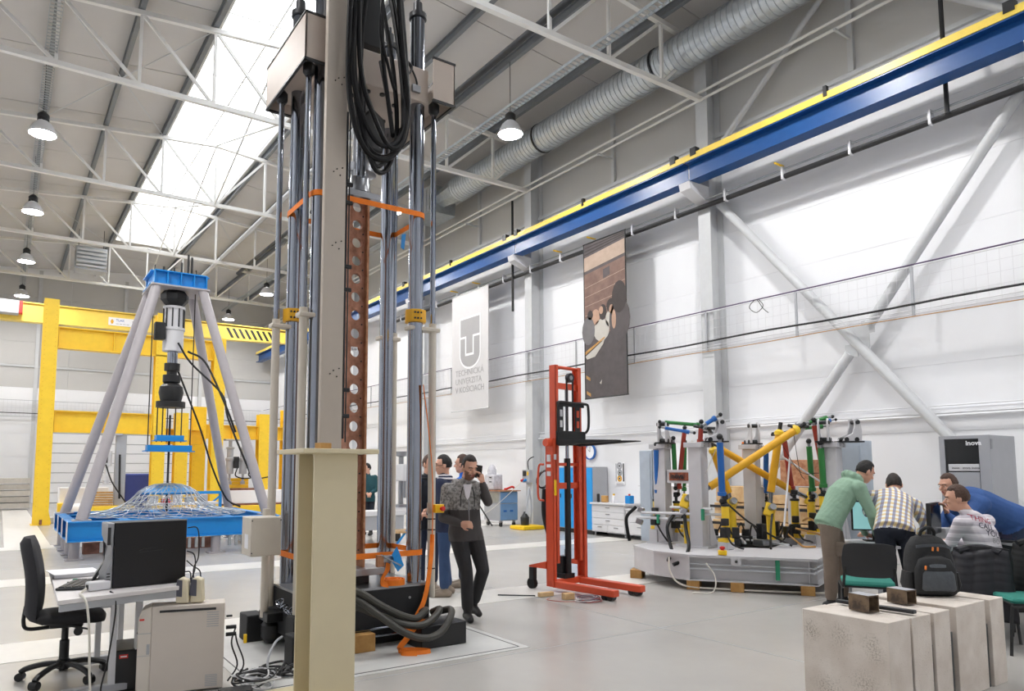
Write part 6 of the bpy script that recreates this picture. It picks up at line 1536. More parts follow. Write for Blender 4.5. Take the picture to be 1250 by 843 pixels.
jacket(7.53, 2.99, -1.15, 'dark navy quilted jacket hanging on the seated man\'s chair', .20, .80, .20, 'jacket_navy')
jacket(8.03, 2.70, -1.25, 'black jacket hanging over the chair at the right edge', .19, .86, .40, 'jacket_black')

# ================================================================ CONCRETE BLOCKS with steel offcuts and backpack
def block_material(name, stains):
    m = mat(name, '#d6ccc2', .8, var=0)
    nt, b = nodes_of(m); tc = nt.nodes.new('ShaderNodeTexCoord')
    n = nt.nodes.new('ShaderNodeTexNoise'); n.inputs['Scale'].default_value = 5; n.inputs['Detail'].default_value = 6
    nt.links.new(tc.outputs['Object'], n.inputs['Vector'])
    r = nt.nodes.new('ShaderNodeValToRGB'); r.color_ramp.elements[0].color = hx('#c9beb3'); r.color_ramp.elements[1].color = hx('#ddd5cc'); r.color_ramp.elements[0].position = .3; r.color_ramp.elements[1].position = .7
    nt.links.new(n.outputs['Fac'], r.inputs['Fac'])
    v = nt.nodes.new('ShaderNodeTexNoise'); v.inputs['Scale'].default_value = 90; v.inputs['Detail'].default_value = 2
    nt.links.new(tc.outputs['Object'], v.inputs['Vector'])
    last = r.outputs['Color']
    def spots(mask_socket, lo, hi, col):
        nonlocal last
        mr = nt.nodes.new('ShaderNodeMapRange'); mr.inputs['From Min'].default_value = lo; mr.inputs['From Max'].default_value = hi
        nt.links.new(v.outputs['Fac'], mr.inputs['Value'])
        ml = nt.nodes.new('ShaderNodeMath'); ml.operation = 'MULTIPLY'; nt.links.new(mr.outputs[0], ml.inputs[0]); nt.links.new(mask_socket, ml.inputs[1])
        mx = nt.nodes.new('ShaderNodeMix'); mx.data_type = 'RGBA'; nt.links.new(ml.outputs[0], mx.inputs[0]); nt.links.new(last, mx.inputs[6]); mx.inputs[7].default_value = hx(col); last = mx.outputs[2]
    for (x, y, z, rad) in stains:
        d = nt.nodes.new('ShaderNodeVectorMath'); d.operation = 'DISTANCE'; nt.links.new(tc.outputs['Object'], d.inputs[0]); d.inputs[1].default_value = (x, y, z)
        mr = nt.nodes.new('ShaderNodeMapRange'); mr.inputs['From Min'].default_value = rad; mr.inputs['From Max'].default_value = 0; nt.links.new(d.outputs['Value'], mr.inputs['Value'])
        spots(mr.outputs[0], .44, .80, '#6f6450')
    one = nt.nodes.new('ShaderNodeValue'); one.outputs[0].default_value = .5
    spots(one.outputs[0], .66, .72, '#8d8378')
    nt.links.new(last, b.inputs['Base Color'])
    bp = nt.nodes.new('ShaderNodeBump'); bp.inputs['Strength'].default_value = .15; bp.inputs['Distance'].default_value = .01; nt.links.new(v.outputs['Fac'], bp.inputs['Height']); nt.links.new(bp.outputs['Normal'], b.inputs['Normal'])
    return m
block_material('block_stained', [(4.60, 2.86, .50, .07), (4.60, 2.84, .46, .07), (4.60, 2.46, .47, .08), (4.60, 2.43, .40, .08), (4.60, 2.65, .48, .10), (4.60, 2.75, .12, .12), (4.60, 2.5, .2, .12)])
block_material('block_plain', [])
BL = [(4.60, 4.87, 'block_stained', 'pale concrete block nearest the camera, with two dark stains'), (4.905, 5.15, 'block_plain', 'second pale concrete block of the row, under the flat bar'), (5.18, 5.40, 'block_plain', 'third pale concrete block of the row'),
      (5.50, 5.785, 'block_plain', 'fourth pale concrete block, under the front of the backpack'), (5.79, 5.96, 'block_plain', 'thin fifth pale concrete block of the row'), (6.03, 6.25, 'block_plain', 'last pale concrete block, at the far end of the row')]
for i, (a, b, m_, lab) in enumerate(BL):
    o = MB().box(a, b, 2.345 + .004 * math.sin(i * 2), 2.915 + .02 * math.sin(i * 3), .0, .61 + .004 * math.sin(i * 5)).build('concrete_block', m_, None, bevel=.005); tag(o, lab, 'block', 'row of concrete blocks')
for i, (x, z) in enumerate(((4.888, .34), (5.165, .40), (5.45, .45), (5.995, .44))):
    o = MB().box(x - .012, x + .012, 2.36, 2.85, 0, z).build('dark_spacer', 'dark_steel'); tag(o, 'thin dark spacer plate ' + ['behind the nearest concrete block', 'behind the second concrete block', 'behind the third concrete block', 'before the last concrete block'][i], 'plate', 'spacers between the blocks')
def tube_offcut(x, y, rz, label, h=.11):
    t = thing('steel_tube_offcut', label, 'steel offcut', (x, y, .616), rotz=rz)
    w_ = .075; tt = .008; b = MB()
    b.box(-w_, w_, -.05, .05, 0, tt); b.box(-w_, w_, -.05, .05, h - tt, h); b.box(-w_, w_, -.05, -.05 + tt, tt, h - tt); b.box(-w_, w_, .05 - tt, .05, tt, h - tt)
    L(b, 'tube', mat('rusty_dark', '#4a3f38', .6, metal=.4, col2='#7d6a55', thr=(.4, .62), scale=14) if 'rusty_dark' not in MATS else 'rusty_dark', t)
    L(MB().box(-w_, w_, -.05, .05, h, h + .001), 'scale_top', 'mid_grey', t)
    return t
tube_offcut(4.84, 2.62, -.2 + PI / 2, 'short rusty square tube standing on the nearest concrete block')
tube_offcut(5.34, 2.62, -.2 + PI / 2, 'short rusty square tube beside the backpack', .10)
fb = MB().obox((4.98, 2.62, .63), (.05, .5, .022), (0, 0, .05)).build('flat_bar', 'dark_steel', None, bevel=.003); tag(fb, 'dark flat steel bar lying across the concrete blocks', 'steel bar')
bpk = thing('backpack', 'black laptop backpack with orange zip pulls standing on the blocks', 'backpack', (5.90, 2.68, .615), rotz=-.70)
def soft(secs, n=24, e=3.0):
    b = MB()
    for (cx, cy, z, rx, ry) in secs:
        for i in range(n):
            t = 2 * PI * i / n; c, s_ = math.cos(t), math.sin(t); q = (abs(c) ** e + abs(s_) ** e) ** (-1 / e)
            b.v.append(Vector((cx + rx * c * q, cy + ry * s_ * q, z)))
    for k in range(len(secs) - 1):
        for i in range(n):
            j = (i + 1) % n; b.f.append((k * n + i, k * n + j, k * n + n + j, k * n + n + i))
    b.f.append(tuple(reversed(range(n)))); e_ = (len(secs) - 1) * n; b.f.append(tuple(e_ + i for i in range(n)))
    return b
mat('pack_black', '#1d1e20', .75, var=.12, scale=40, bump=.2, bscale=30); mat('pack_grey', '#4a4f55', .6, var=.12, scale=30, bump=.15, bscale=25); mat('pack_orange', '#f08a3c', .5)
L(soft([(0, 0, 0, .15, .08), (0, 0, .015, .165, .105), (0, 0, .1, .17, .115), (0, .01, .25, .165, .105), (0, .02, .36, .14, .085), (0, .03, .42, .10, .06), (0, .03, .44, .05, .03)]), 'main_bag', 'pack_black', bpk, angle=60)
L(soft([(-.01, -.10, .02, .13, .04), (-.01, -.105, .04, .145, .055), (-.01, -.105, .2, .14, .05), (-.01, -.10, .27, .11, .035), (-.01, -.095, .295, .05, .015)]), 'front_pocket', 'pack_black', bpk, angle=60)
L(soft([(-.01, -.145, .045, .105, .012), (-.01, -.15, .06, .118, .018), (-.01, -.148, .17, .108, .016), (-.01, -.142, .20, .09, .008)]), 'pocket_panel', 'pack_grey', bpk, angle=60)
L(soft([(-.01, -.142, .205, .08, .010), (-.01, -.138, .235, .06, .010), (-.01, -.13, .25, .03, .006)]), 'pocket_top', 'pack_grey', bpk, angle=60)
L(MB().band([(-.12, -.07, .36), (-.04, -.085, .37), (.06, -.085, .37), (.13, -.06, .35)], .02, .01), 'zip_band', 'pack_grey', bpk)
L(MB().tube([(-.05, .02, .42), (-.045, .0, .47), (0, -.01, .50), (.045, 0, .47), (.05, .02, .42)], .012, n=8), 'carry_handle', 'pack_black', bpk)
for x, z, y in ((-.015, .345, -.095), (.02, .345, -.095), (-.10, .215, -.155)): L(MB().obox((x, y, z), (.013, .012, .03), (0, .1, 0)), 'zip_pull', 'pack_orange', bpk, bevel=.004)
for s_ in (-1, 1): L(soft([(s_ * .155, .0, .03, .025, .07), (s_ * .165, 0, .08, .03, .08), (s_ * .16, 0, .17, .02, .07)]), 'side_pocket', 'pack_black', bpk, angle=60); L(MB().tube([(s_ * .07, .09, .38), (s_ * .09, .15, .3), (s_ * .1, .15, .12), (s_ * .12, .09, .03)], .02, n=8), 'shoulder_strap', 'pack_black', bpk)
# ================================================================ PEOPLE
import numpy as np
from mathutils.bvhtree import BVHTree
RV = Vector((.8325, -.5541, 0)); TV = Vector((-.5541, -.8325, 0)); ZV = Vector((0, 0, 1))   # across, towards and up, seen from where the photographer stands
def spot(px, D):
    return RV * ((px - 582.4) / 872 * D) - TV * D
mat('skin', '#d2a088', .5, var=.04, scale=30); mat('skin_warm', '#c9937a', .5, var=.04, scale=30)
def cloth(name, col, rough=.85, col2=None, scale=8, thr=None, bump=.5, bscale=9, var=.1):
    return mat(name, col, rough, var=var, scale=scale, bump=bump, bscale=bscale, col2=col2, thr=thr)
cloth('denim_grey', '#2b2a2c'); cloth('hoodie_dark', '#454141'); cloth('hoodie_camo', '#a3a09d', col2='#6b6866', scale=34, thr=(.42, .55)); cloth('navy_cloth', '#232b45'); cloth('denim_blue', '#31476b', var=.15); cloth('dark_cloth', '#1e222c'); cloth('blue_shirt', '#2b6fd0')
cloth('teal_cloth', '#1f4a52'); cloth('green_hoodie', '#8aa892', bump=.7); cloth('khaki', '#77695d', bump=.7); cloth('navy_trousers', '#1a1f2c'); cloth('blue_sweater', '#34568f', bump=.5); cloth('jeans_dark', '#26324a'); cloth('white_tee', '#e4e0e6')
mat('shoe_black', '#1d1b1c', .6, var=.1); mat('shoe_brown', '#8d8072', .7, var=.1); mat('hair_dark', '#2a211d', .6, var=.2, scale=60, bump=.6, bscale=80); mat('hair_brown', '#4a3226', .6, var=.2, scale=60, bump=.6, bscale=80); mat('hair_black', '#1b1818', .6, var=.2, scale=60, bump=.6, bscale=80)
mat('eye_white', '#cdbfb5', .4); mat('stubble', '#7d5c4d', .7, var=.15, scale=80); mat('lips', '#a8665a', .5)
def stripes_mat(name, axes, cols, base, period):
    """woven check: bands along two directions of the cloth"""
    m = mat(name, base, .85, var=0); nt, b = nodes_of(m); tc = nt.nodes.new('ShaderNodeTexCoord'); last = None
    for ax, col, sh in zip(axes, cols, (.0, .5)):
        d = nt.nodes.new('ShaderNodeVectorMath'); d.operation = 'DOT_PRODUCT'; nt.links.new(tc.outputs['Object'], d.inputs[0]); d.inputs[1].default_value = tuple(Vector(ax).normalized() / period)
        f = nt.nodes.new('ShaderNodeMath'); f.operation = 'FRACT'; nt.links.new(d.outputs['Value'], f.inputs[0])
        g = nt.nodes.new('ShaderNodeMath'); g.operation = 'GREATER_THAN'; g.inputs[1].default_value = .52; nt.links.new(f.outputs[0], g.inputs[0])
        k = nt.nodes.new('ShaderNodeMath'); k.operation = 'MULTIPLY'; k.inputs[1].default_value = .62; nt.links.new(g.outputs[0], k.inputs[0])
        mx = nt.nodes.new('ShaderNodeMix'); mx.data_type = 'RGBA'; nt.links.new(k.outputs[0], mx.inputs[0]); mx.inputs[7].default_value = hx(col)
        if last is None: mx.inputs[6].default_value = hx(base)
        else: nt.links.new(last, mx.inputs[6])
        last = mx.outputs[2]
    nt.links.new(last, b.inputs['Base Color'])
    return m
class Figure:
    def __init__(s, root): s.root = root; s.mb = MB(); s.seg = []
    def P(s, p): return s.root + RV * p[0] + TV * p[1] + ZV * p[2]
    def cap(s, a, b, ra, rb, tag_):
        s.mb.cyl(a, b, ra, rb, n=14); s.mb.sph(a, ra, 12, 8); s.mb.sph(b, rb, 12, 8); s.seg.append((a.copy(), b.copy(), ra, rb, tag_))
    def limb(s, pts, rs, tags):
        for i in range(len(pts) - 1): s.cap(pts[i], pts[i + 1], rs[i], rs[i + 1], tags[i])
    def ell(s, c, r, R, tag_):
        s.mb.sph(c, r, 16, 12, R); s.seg.append((c.copy(), c.copy(), min(r), min(r), tag_))
    def loft(s, secs):
        """secs: (centre, lateral axis, depth axis, half width, half depth, tag)"""
        n = 20; o = len(s.mb.v)
        for c, ax, dx, w, d, t in secs:
            for i in range(n):
                a = 2 * PI * i / n; cs, sn = math.cos(a), math.sin(a); q = (abs(cs) ** 2.4 + abs(sn) ** 2.4) ** (-1 / 2.4)
                s.mb.v.append(c + ax * w * cs * q + dx * d * sn * q)
        for k in range(len(secs) - 1):
            for i in range(n):
                j = (i + 1) % n; s.mb.f.append((o + k * n + i, o + k * n + j, o + k * n + n + j, o + k * n + n + i))
            c0, a0, _, w0, d0, t = secs[k]; c1, a1, _, w1, d1, _ = secs[k + 1]
            for u in (-.6, -.3, 0, .3, .6): s.seg.append((c0 + a0 * w0 * u, c1 + a1 * w1 * u, d0, d1, t))
        s.mb.f.append(tuple(o + i for i in reversed(range(n)))); e = o + (len(secs) - 1) * n; s.mb.f.append(tuple(e + i for i in range(n)))
def hand(F, wrist, d, palm, side, curl, tag_='skin', spread=.1, sz=1.0):
    """d: wrist to knuckles, palm: palm normal, side: +1 thumb on the d x palm side"""
    d = d.normalized(); palm = (palm - d * palm.dot(d)).normalized(); lat = d.cross(palm).normalized() * side
    kn = wrist + d * .085 * sz
    F.limb([wrist, wrist + d * .03 * sz, kn - d * .01], [.026 * sz, .028 * sz, .026 * sz], [tag_] * 2)
    for off in (-.024, .024): F.cap(wrist + d * .035 * sz + lat * off * .7, kn + lat * off, .018 * sz, .016 * sz, tag_)
    for i, (off, ln) in enumerate(((.030, .075), (.010, .083), (-.010, .078), (-.029, .062))):
        p = kn + lat * off * sz; dirv = (d + lat * off * spread * 8).normalized()
        pts = [p]; ang = 0
        for f_ in (.45, .32, .25):
            ang += curl * (.9 + .1 * i); v = dirv * math.cos(ang) + palm * math.sin(ang)
            pts.append(pts[-1] + v * ln * f_ * sz)
        F.limb(pts, [.0105 * sz, .0098 * sz, .009 * sz, .0078 * sz], [tag_] * 3)
    t0 = wrist + d * .025 * sz + lat * .026 * sz
    F.limb([t0, t0 + (d * .6 + lat * .6 + palm * .4).normalized() * .04 * sz, t0 + (d * .6 + lat * .6 + palm * .4).normalized() * .04 * sz + (d * .8 + lat * .1 + palm * .5).normalized() * .032 * sz], [.015 * sz, .012 * sz, .009 * sz], [tag_] * 2)
def person(label, root, J, face, up, mats, hair_m, name='person', hair_style='short', beard=False, skin='skin', hem=.10, hood=False, cuff=True, tops=None, glasses=False, hands=((.5,), (.5,)), shoe=True, width=1.0, voxel=.0085, collar=None):
    """J: joints in (across, towards, up) metres; face: looking direction; mats: dict tag -> material"""
    F = Figure(root); g = {k: F.P(v) for k, v in J.items()}
    fd = (RV * face[0] + TV * face[1] + ZV * face[2]).normalized(); ud = RV * up[0] + TV * up[1] + ZV * up[2]; ud = (ud - fd * ud.dot(fd)).normalized(); sd = fd.cross(ud)
    pel, che, nk = g['pelvis'], g['chest'], g['neck']
    hl = (g['hip_r'] - g['hip_l']).normalized(); sl = (g['sh_r'] - g['sh_l']).normalized(); sp1 = (che - pel).normalized(); sp2 = (nk - che).normalized()
    def ortho(ax, spn): ax = (ax - spn * ax.dot(spn)).normalized(); return ax, spn.cross(ax)
    a0, d0 = ortho(hl, sp1); a1, d1 = ortho((hl + sl).normalized(), sp1); a2, d2 = ortho(sl, (sp1 + sp2).normalized()); a3, d3 = ortho(sl, sp2)
    w = width; lo = 'top'; hi = tops or 'top'
    sw_ = (g['sh_r'] - g['sh_l']).length / 2
    F.loft([(pel - sp1 * (hem + .01), a0, d0, .165 * w, .118 * w, 'bottom'), (pel - sp1 * hem, a0, d0, .178 * w, .132 * w, lo), (pel, a0, d0, .176 * w, .132 * w, lo), (pel.lerp(che, .4), a1, d1, .162 * w, .124 * w, lo), (pel.lerp(che, .75), a2, d2, .170 * w, .126 * w, hi), (che, a2, d2, .178 * w, .126 * w, hi), (che.lerp(nk, .55), a3, d3, min(.17, sw_ * .95) * w, .105 * w, hi), (che.lerp(nk, .92), a3, d3, .085, .075, hi), (nk, a3, d3, .06, .06, hi)])
    F.cap(pel - sp1 * .04 + hl * .05, pel - sp1 * .04 - hl * .05, .10 * w, .10 * w, 'bottom')
    F.limb([g['hip_l'], g['hip_r']], [.095 * w, .095 * w], ['bottom'])
    for q in 'lr':
        hp, kn_, an = g['hip_' + q], g['kn_' + q], g['an_' + q]
        F.limb([hp, hp.lerp(kn_, .5), kn_, kn_.lerp(an, .4), an + (kn_ - an).normalized() * .06], [.098 * w, .086 * w, .068 * w, .066 * w, .062], ['bottom'] * 4)
        toe = g['toe_' + q]; hd = (toe - an); hd.z = 0; hd.normalize()
        he = an - hd * .05 - ZV * .035
        F.limb([an + ZV * .03, an - ZV * .02], [.045, .046], ['shoe']); F.limb([Vector((he.x, he.y, toe.z + .012)), (he + toe) / 2 * 1.0, toe], [.044, .045, .034], ['shoe'] * 2)
        sh, el, wr = g['sh_' + q], g['el_' + q], g['wr_' + q]
        F.limb([che.lerp(nk, .55), sh], [.08 * w, .072 * w], [hi])
        F.limb([sh, sh.lerp(el, .5), el], [.070 * w, .058 * w, .050 * w], [hi, lo])
        F.limb([el, el.lerp(wr, .35), wr - (wr - el).normalized() * .01], [.050 * w, .047 * w, .036], [lo, lo])
        hd_ = J.get('hand_' + q)
        v = (RV * hd_[0] + TV * hd_[1] + ZV * hd_[2]) if hd_ else (wr - el); pm = J.get('palm_' + q, (0, 0, -1)); pm = RV * pm[0] + TV * pm[1] + ZV * pm[2]
        hand(F, wr, v, pm, 1 if q == 'l' else -1, hands[0 if q == 'l' else 1][0])
    if hood:
        for k in range(9):
            a = -PI * .15 + PI * 1.3 * k / 8 - PI * .0
            c = nk + a3 * .105 * math.cos(a) - d3 * .02 + (d3 if d3.dot(fd) < 0 else -d3) * .085 * math.sin(a) * 1.0 - sp2 * .02
            F.ell(c, (.045, .045, .045), None, hi)
    # head
    hc = g['head']; R = Matrix((sd, fd, ud)).transposed()
    F.limb([nk - sp2 * .01, hc - ud * .05 - fd * .015], [.058, .055], ['skin'])
    F.ell(hc + ud * .025 - fd * .008, (.077, .098, .098), R, 'skin'); F.ell(hc - ud * .045 + fd * .018, (.062, .074, .075), R, 'skin'); F.ell(hc - ud * .085 + fd * .055, (.034, .03, .026), R, 'skin')
    F.limb([hc + ud * .015 + fd * .085, hc - ud * .025 + fd * .112], [.009, .014], ['skin'])
    F.ell(hc + ud * .035 + fd * .078, (.055, .018, .014), R, 'skin')
    for s_ in (-1, 1):
        F.ell(hc - ud * .005 + sd * s_ * .078 - fd * .01, (.011, .022, .033), R, 'skin'); F.ell(hc - ud * .022 + fd * .072 + sd * s_ * .035, (.022, .02, .018), R, 'skin')
    F.ell(hc - ud * .058 + fd * .088, (.024, .010, .007), R, 'lip')
    # one continuous skin
    me = bpy.data.meshes.new(name)
    M = Matrix.Translation(-root)
    me.from_pydata([tuple(v - root) for v in F.mb.v], [], F.mb.f)
    tmp = bpy.data.objects.new('tmp', me); COL.objects.link(tmp)
    rm = tmp.modifiers.new('r', 'REMESH'); rm.mode = 'VOXEL'; rm.voxel_size = voxel; rm.adaptivity = 0
    sm = tmp.modifiers.new('s', 'SMOOTH'); sm.factor = .5; sm.iterations = 3
    bpy.context.view_layer.update()
    out = bpy.data.meshes.new_from_object(tmp.evaluated_get(bpy.context.evaluated_depsgraph_get())); bpy.data.objects.remove(tmp); bpy.data.meshes.remove(me)
    out.name = name; out.materials.clear()
    tags = []
    order = ['skin', 'top', 'bottom', 'shoe', 'lip', 'tophi', 'beard']
    for t_ in order: out.materials.append(MATS[mats.get(t_, {'lip': 'lips', 'beard': hair_m, 'skin': skin, 'tophi': mats['top']}.get(t_, 'skin'))])
    n = len(out.polygons); cen = np.empty(n * 3); out.polygons.foreach_get('center', cen); cen = cen.reshape(-1, 3) + np.array(root)
    best = np.full(n, 1e9); idx = np.zeros(n, int)
    for a, b, ra, rb, t_ in F.seg:
        a_ = np.array(a); ab = np.array(b) - a_; L2 = max(ab @ ab, 1e-9); tt = np.clip((cen - a_) @ ab / L2, 0, 1)
        dist = np.linalg.norm(cen - a_ - tt[:, None] * ab, axis=1) - (ra + (rb - ra) * tt)
        mk = dist < best; best[mk] = dist[mk]; idx[mk] = order.index(t_)
    nh = (sp1 * .55 + ZV * .45).normalized(); ph = (cen - np.array(pel)) @ np.array(nh)
    rad = np.linalg.norm(cen - np.array(pel) - ph[:, None] * np.array(nh), axis=1)
    idx[(idx == 2) & (ph > -hem) & (ph < .45) & (rad < .27 * w)] = 1
    idx[(idx == 1) & (ph < -hem) & (ph > -.35) & (rad < .25 * w)] = 2
    if beard:
        loc = (cen - np.array(hc)); u_, f_, s_ = loc @ np.array(ud), loc @ np.array(fd), loc @ np.array(sd)
        mk = (idx == 0) & (np.linalg.norm(loc, axis=1) < .16) & (f_ > .0) & (u_ < -.048 + .03 * (np.abs(s_) > .045)) & (u_ > -.14) & ~((np.abs(s_) < .02) & (u_ > -.07) & (u_ < -.052)) & (f_ + u_ * -.1 > .02)
        idx[mk] = order.index('beard')
    out.polygons.foreach_set('material_index', idx.astype(np.int32)); out.polygons.foreach_set('use_smooth', [True] * n)
    o = bpy.data.objects.new(name, out); COL.objects.link(o); o.location = root; FR[o] = Matrix.Translation(root)
    tag(o, label, 'person')
    # hair: a cap that swells only where hair grows
    h = MB(); nu, nv = 28, 18
    for j in range(nv + 1):
        ph = PI * j / nv
        for i in range(nu):
            t_ = 2 * PI * i / nu; dv = Vector((math.sin(ph) * math.cos(t_), math.sin(ph) * math.sin(t_), math.cos(ph)))     # x side, y front, z up
            grow = dv.z > (.50 if dv.y > .35 else (.0 if dv.y > -.05 else -.62 if hair_style != 'long' else -.8)) - (.25 if abs(dv.x) > .8 and dv.y < .3 else 0)
            k_ = 1.0 if grow else .82
            bump_ = .006 * math.sin(9 * t_ + 5 * ph) * math.sin(7 * ph)
            top_ = .02 * max(0, dv.z) * (1 if hair_style != 'thin' else .2)
            p = Vector((dv.x * (.081 + bump_), dv.y * (.103 + bump_), dv.z * (.101 + top_))) * k_
            h.v.append(hc + ud * .026 - fd * .010 + sd * p.x + fd * p.y + ud * p.z)
    for j in range(nv):
        for i in range(nu):
            q = (i + 1) % nu; h.f.append((j * nu + i, (j + 1) * nu + i, (j + 1) * nu + q, j * nu + q))
    h.build('hair', hair_m, o, angle=70)
    for s_ in (-1, 1):
        e = MB().sph(hc + ud * .006 + fd * .082 + sd * s_ * .033, (.011, .009, .0045), 10, 6, R).build('eye', 'eye_white', o)
        MB().sph(hc + ud * .005 + fd * .0885 + sd * s_ * .033, (.007, .004, .0046), 8, 6, R).build('iris', 'black', e)
        MB().tube([hc + ud * .026 + fd * .092 + sd * s_ * .015, hc + ud * .031 + fd * .091 + sd * s_ * .035, hc + ud * .024 + fd * .078 + sd * s_ * .055], .0045, n=6, k=3).build('eyebrow', hair_m, o)
    if glasses:
        gl = MB()
        for s_ in (-1, 1):
            c = hc + ud * .004 + fd * .104 + sd * s_ * .034; gl.tube([c + sd * .026 * math.cos(a) + ud * .017 * math.sin(a) for a in [i * PI / 6 for i in range(13)]], .003, n=5, k=1); gl.tube([c + sd * s_ * .026, hc + ud * .008 + sd * s_ * .082 - fd * .01], .003, n=5, k=1)
        gl.build('glasses', 'black', o)
    if collar:
        for k in range(3):
            rr = .068 + .012 * k
            MB().tube([nk + sp2 * (.03 - .02 * k) + a3 * rr * math.cos(a) + d3 * rr * math.sin(a) for a in [i * PI / 8 for i in range(17)]], .013, n=8, k=1).build('collar_fold', collar[k % len(collar)], o)
    return o, g, F
# ---- the man walking with a phone
root = spot(570, 7.6)
J = dict(pelvis=(-.02, 0, .92), chest=(-.03, .02, 1.22), neck=(-.01, .04, 1.42), head=(.03, .09, 1.565), sh_r=(-.20, .10, 1.345), sh_l=(.16, -.06, 1.35), el_r=(-.25, .06, 1.05), wr_r=(-.06, .20, 1.0), el_l=(.22, .14, 1.22), wr_l=(.165, .135, 1.41),
         hip_r=(-.10, .04, .90), hip_l=(.07, -.04, .90), kn_r=(.00, .10, .49), an_r=(.01, .06, .09), toe_r=(.045, .20, .035), kn_l=(.17, .06, .51), an_l=(.07, -.16, .14), toe_l=(.13, -.03, .05), hand_r=(.8, .3, -.05), palm_r=(.1, -.9, -.2), hand_l=(-.12, .10, .9), palm_l=(-.9, -.2, 0))
ph_, g, F = person('man in grey camouflage hoodie and dark jeans, walking with a phone at his ear', root, J, (.46, .85, -.26), (.1, .2, 1), {'top': 'hoodie_dark', 'tophi': 'hoodie_camo', 'bottom': 'denim_grey', 'shoe': 'shoe_black', 'beard': 'stubble'}, 'hair_dark', beard=True, hood=True, tops='tophi', hands=((.55,), (.75,)))
c = g['neck'] + TV * .07 - ZV * .05
MB().prism([(-.045, .03), (.045, .03), (.02, -.10), (0, -.13), (-.02, -.10)], c + TV * .052 + RV * .02, tuple(RV), tuple(ZV), tuple(TV * .012)).build('shirt_neck', 'white_tee', ph_)
MB().tube([c + TV * .065 + RV * .03 - ZV * .12, c + TV * .075 + RV * .035 - ZV * .25, c + TV * .06 + RV * .04 - ZV * .42], .005, n=6).build('zip', 'steel', ph_)
for s_ in (-1, 1): MB().tube([c + TV * .06 + RV * (.05 * s_ + .02), c + TV * .08 + RV * (.07 * s_ + .02) - ZV * .10, c + TV * .08 + RV * (.07 * s_ + .02) - ZV * .2], .005, n=6).build('drawstring', 'black', ph_)
phone = MB().obox(root + RV * .125 + TV * .13 + ZV * 1.53, (.012, .07, .14), (.15, -.25, .8)).build('mobile_phone', 'black', None, bevel=.008); tag(phone, 'black mobile phone held to the walking man\'s ear', 'phone')
# ---- three men talking behind the press
root = spot(544, 9.0)
J = dict(pelvis=(0, 0, .93), chest=(.0, 0, 1.23), neck=(-.0, 0, 1.45), head=(-.03, .0, 1.60), sh_r=(-.06, .19, 1.38), sh_l=(.05, -.19, 1.38), el_r=(-.02, .26, 1.08), wr_r=(-.20, .16, 1.02), el_l=(.0, -.25, 1.1), wr_l=(-.2, -.15, 1.05), hip_r=(0, .09, .92), hip_l=(0, -.09, .92), kn_r=(-.01, .10, .5), an_r=(-.0, .11, .09), toe_r=(-.15, .13, .03), kn_l=(-.02, -.12, .5), an_l=(.03, -.14, .09), toe_l=(-.12, -.13, .03))
pA, g, F = person('man with glasses in navy jacket and blue jeans behind the press', root, J, (-1, .12, -.05), (0, 0, 1), {'top': 'navy_cloth', 'bottom': 'denim_blue', 'shoe': 'shoe_brown'}, 'hair_black', glasses=True, collar=('white_tee', 'navy_cloth'), hem=.14)
root = spot(522, 9.35)
J = dict(pelvis=(0, 0, .93), chest=(.0, 0, 1.23), neck=(0, 0, 1.45), head=(.03, .03, 1.61), sh_r=(.14, -.12, 1.38), sh_l=(-.14, .12, 1.38), el_r=(.20, -.05, 1.1), wr_r=(.05, .08, 1.02), el_l=(-.17, .2, 1.1), wr_l=(-.02, .22, 1.0), hip_r=(.07, -.06, .92), hip_l=(-.07, .06, .92), kn_r=(.08, -.06, .5), an_r=(.08, -.08, .09), toe_r=(.16, .04, .03), kn_l=(-.08, .06, .5), an_l=(-.08, .06, .09), toe_l=(0, .18, .03))
person('man in dark jacket half hidden behind the beige lift sleeve', root, J, (.7, .7, -.05), (0, 0, 1), {'top': 'dark_cloth', 'bottom': 'jeans_dark', 'shoe': 'shoe_brown'}, 'hair_brown', collar=('black', 'dark_cloth'), hem=.14)
root = spot(566, 9.7)
J = dict(pelvis=(0, 0, .92), chest=(.0, 0, 1.22), neck=(0, 0, 1.46), head=(-.02, .0, 1.62), sh_r=(-.05, .19, 1.38), sh_l=(.05, -.19, 1.38), el_r=(.03, .24, 1.08), wr_r=(-.1, .2, .98), el_l=(.06, -.24, 1.1), wr_l=(-.05, -.2, 1.0), hip_r=(0, .09, .92), hip_l=(0, -.09, .92), kn_r=(0, .1, .5), an_r=(0, .1, .09), toe_r=(-.14, .11, .03), kn_l=(0, -.1, .5), an_l=(0, -.1, .09), toe_l=(-.14, -.1, .03))
person('man in bright blue shirt mostly hidden behind the walking man', root, J, (-.9, -.3, 0), (0, 0, 1), {'top': 'blue_shirt', 'bottom': 'jeans_dark', 'shoe': 'shoe_brown'}, 'hair_brown')
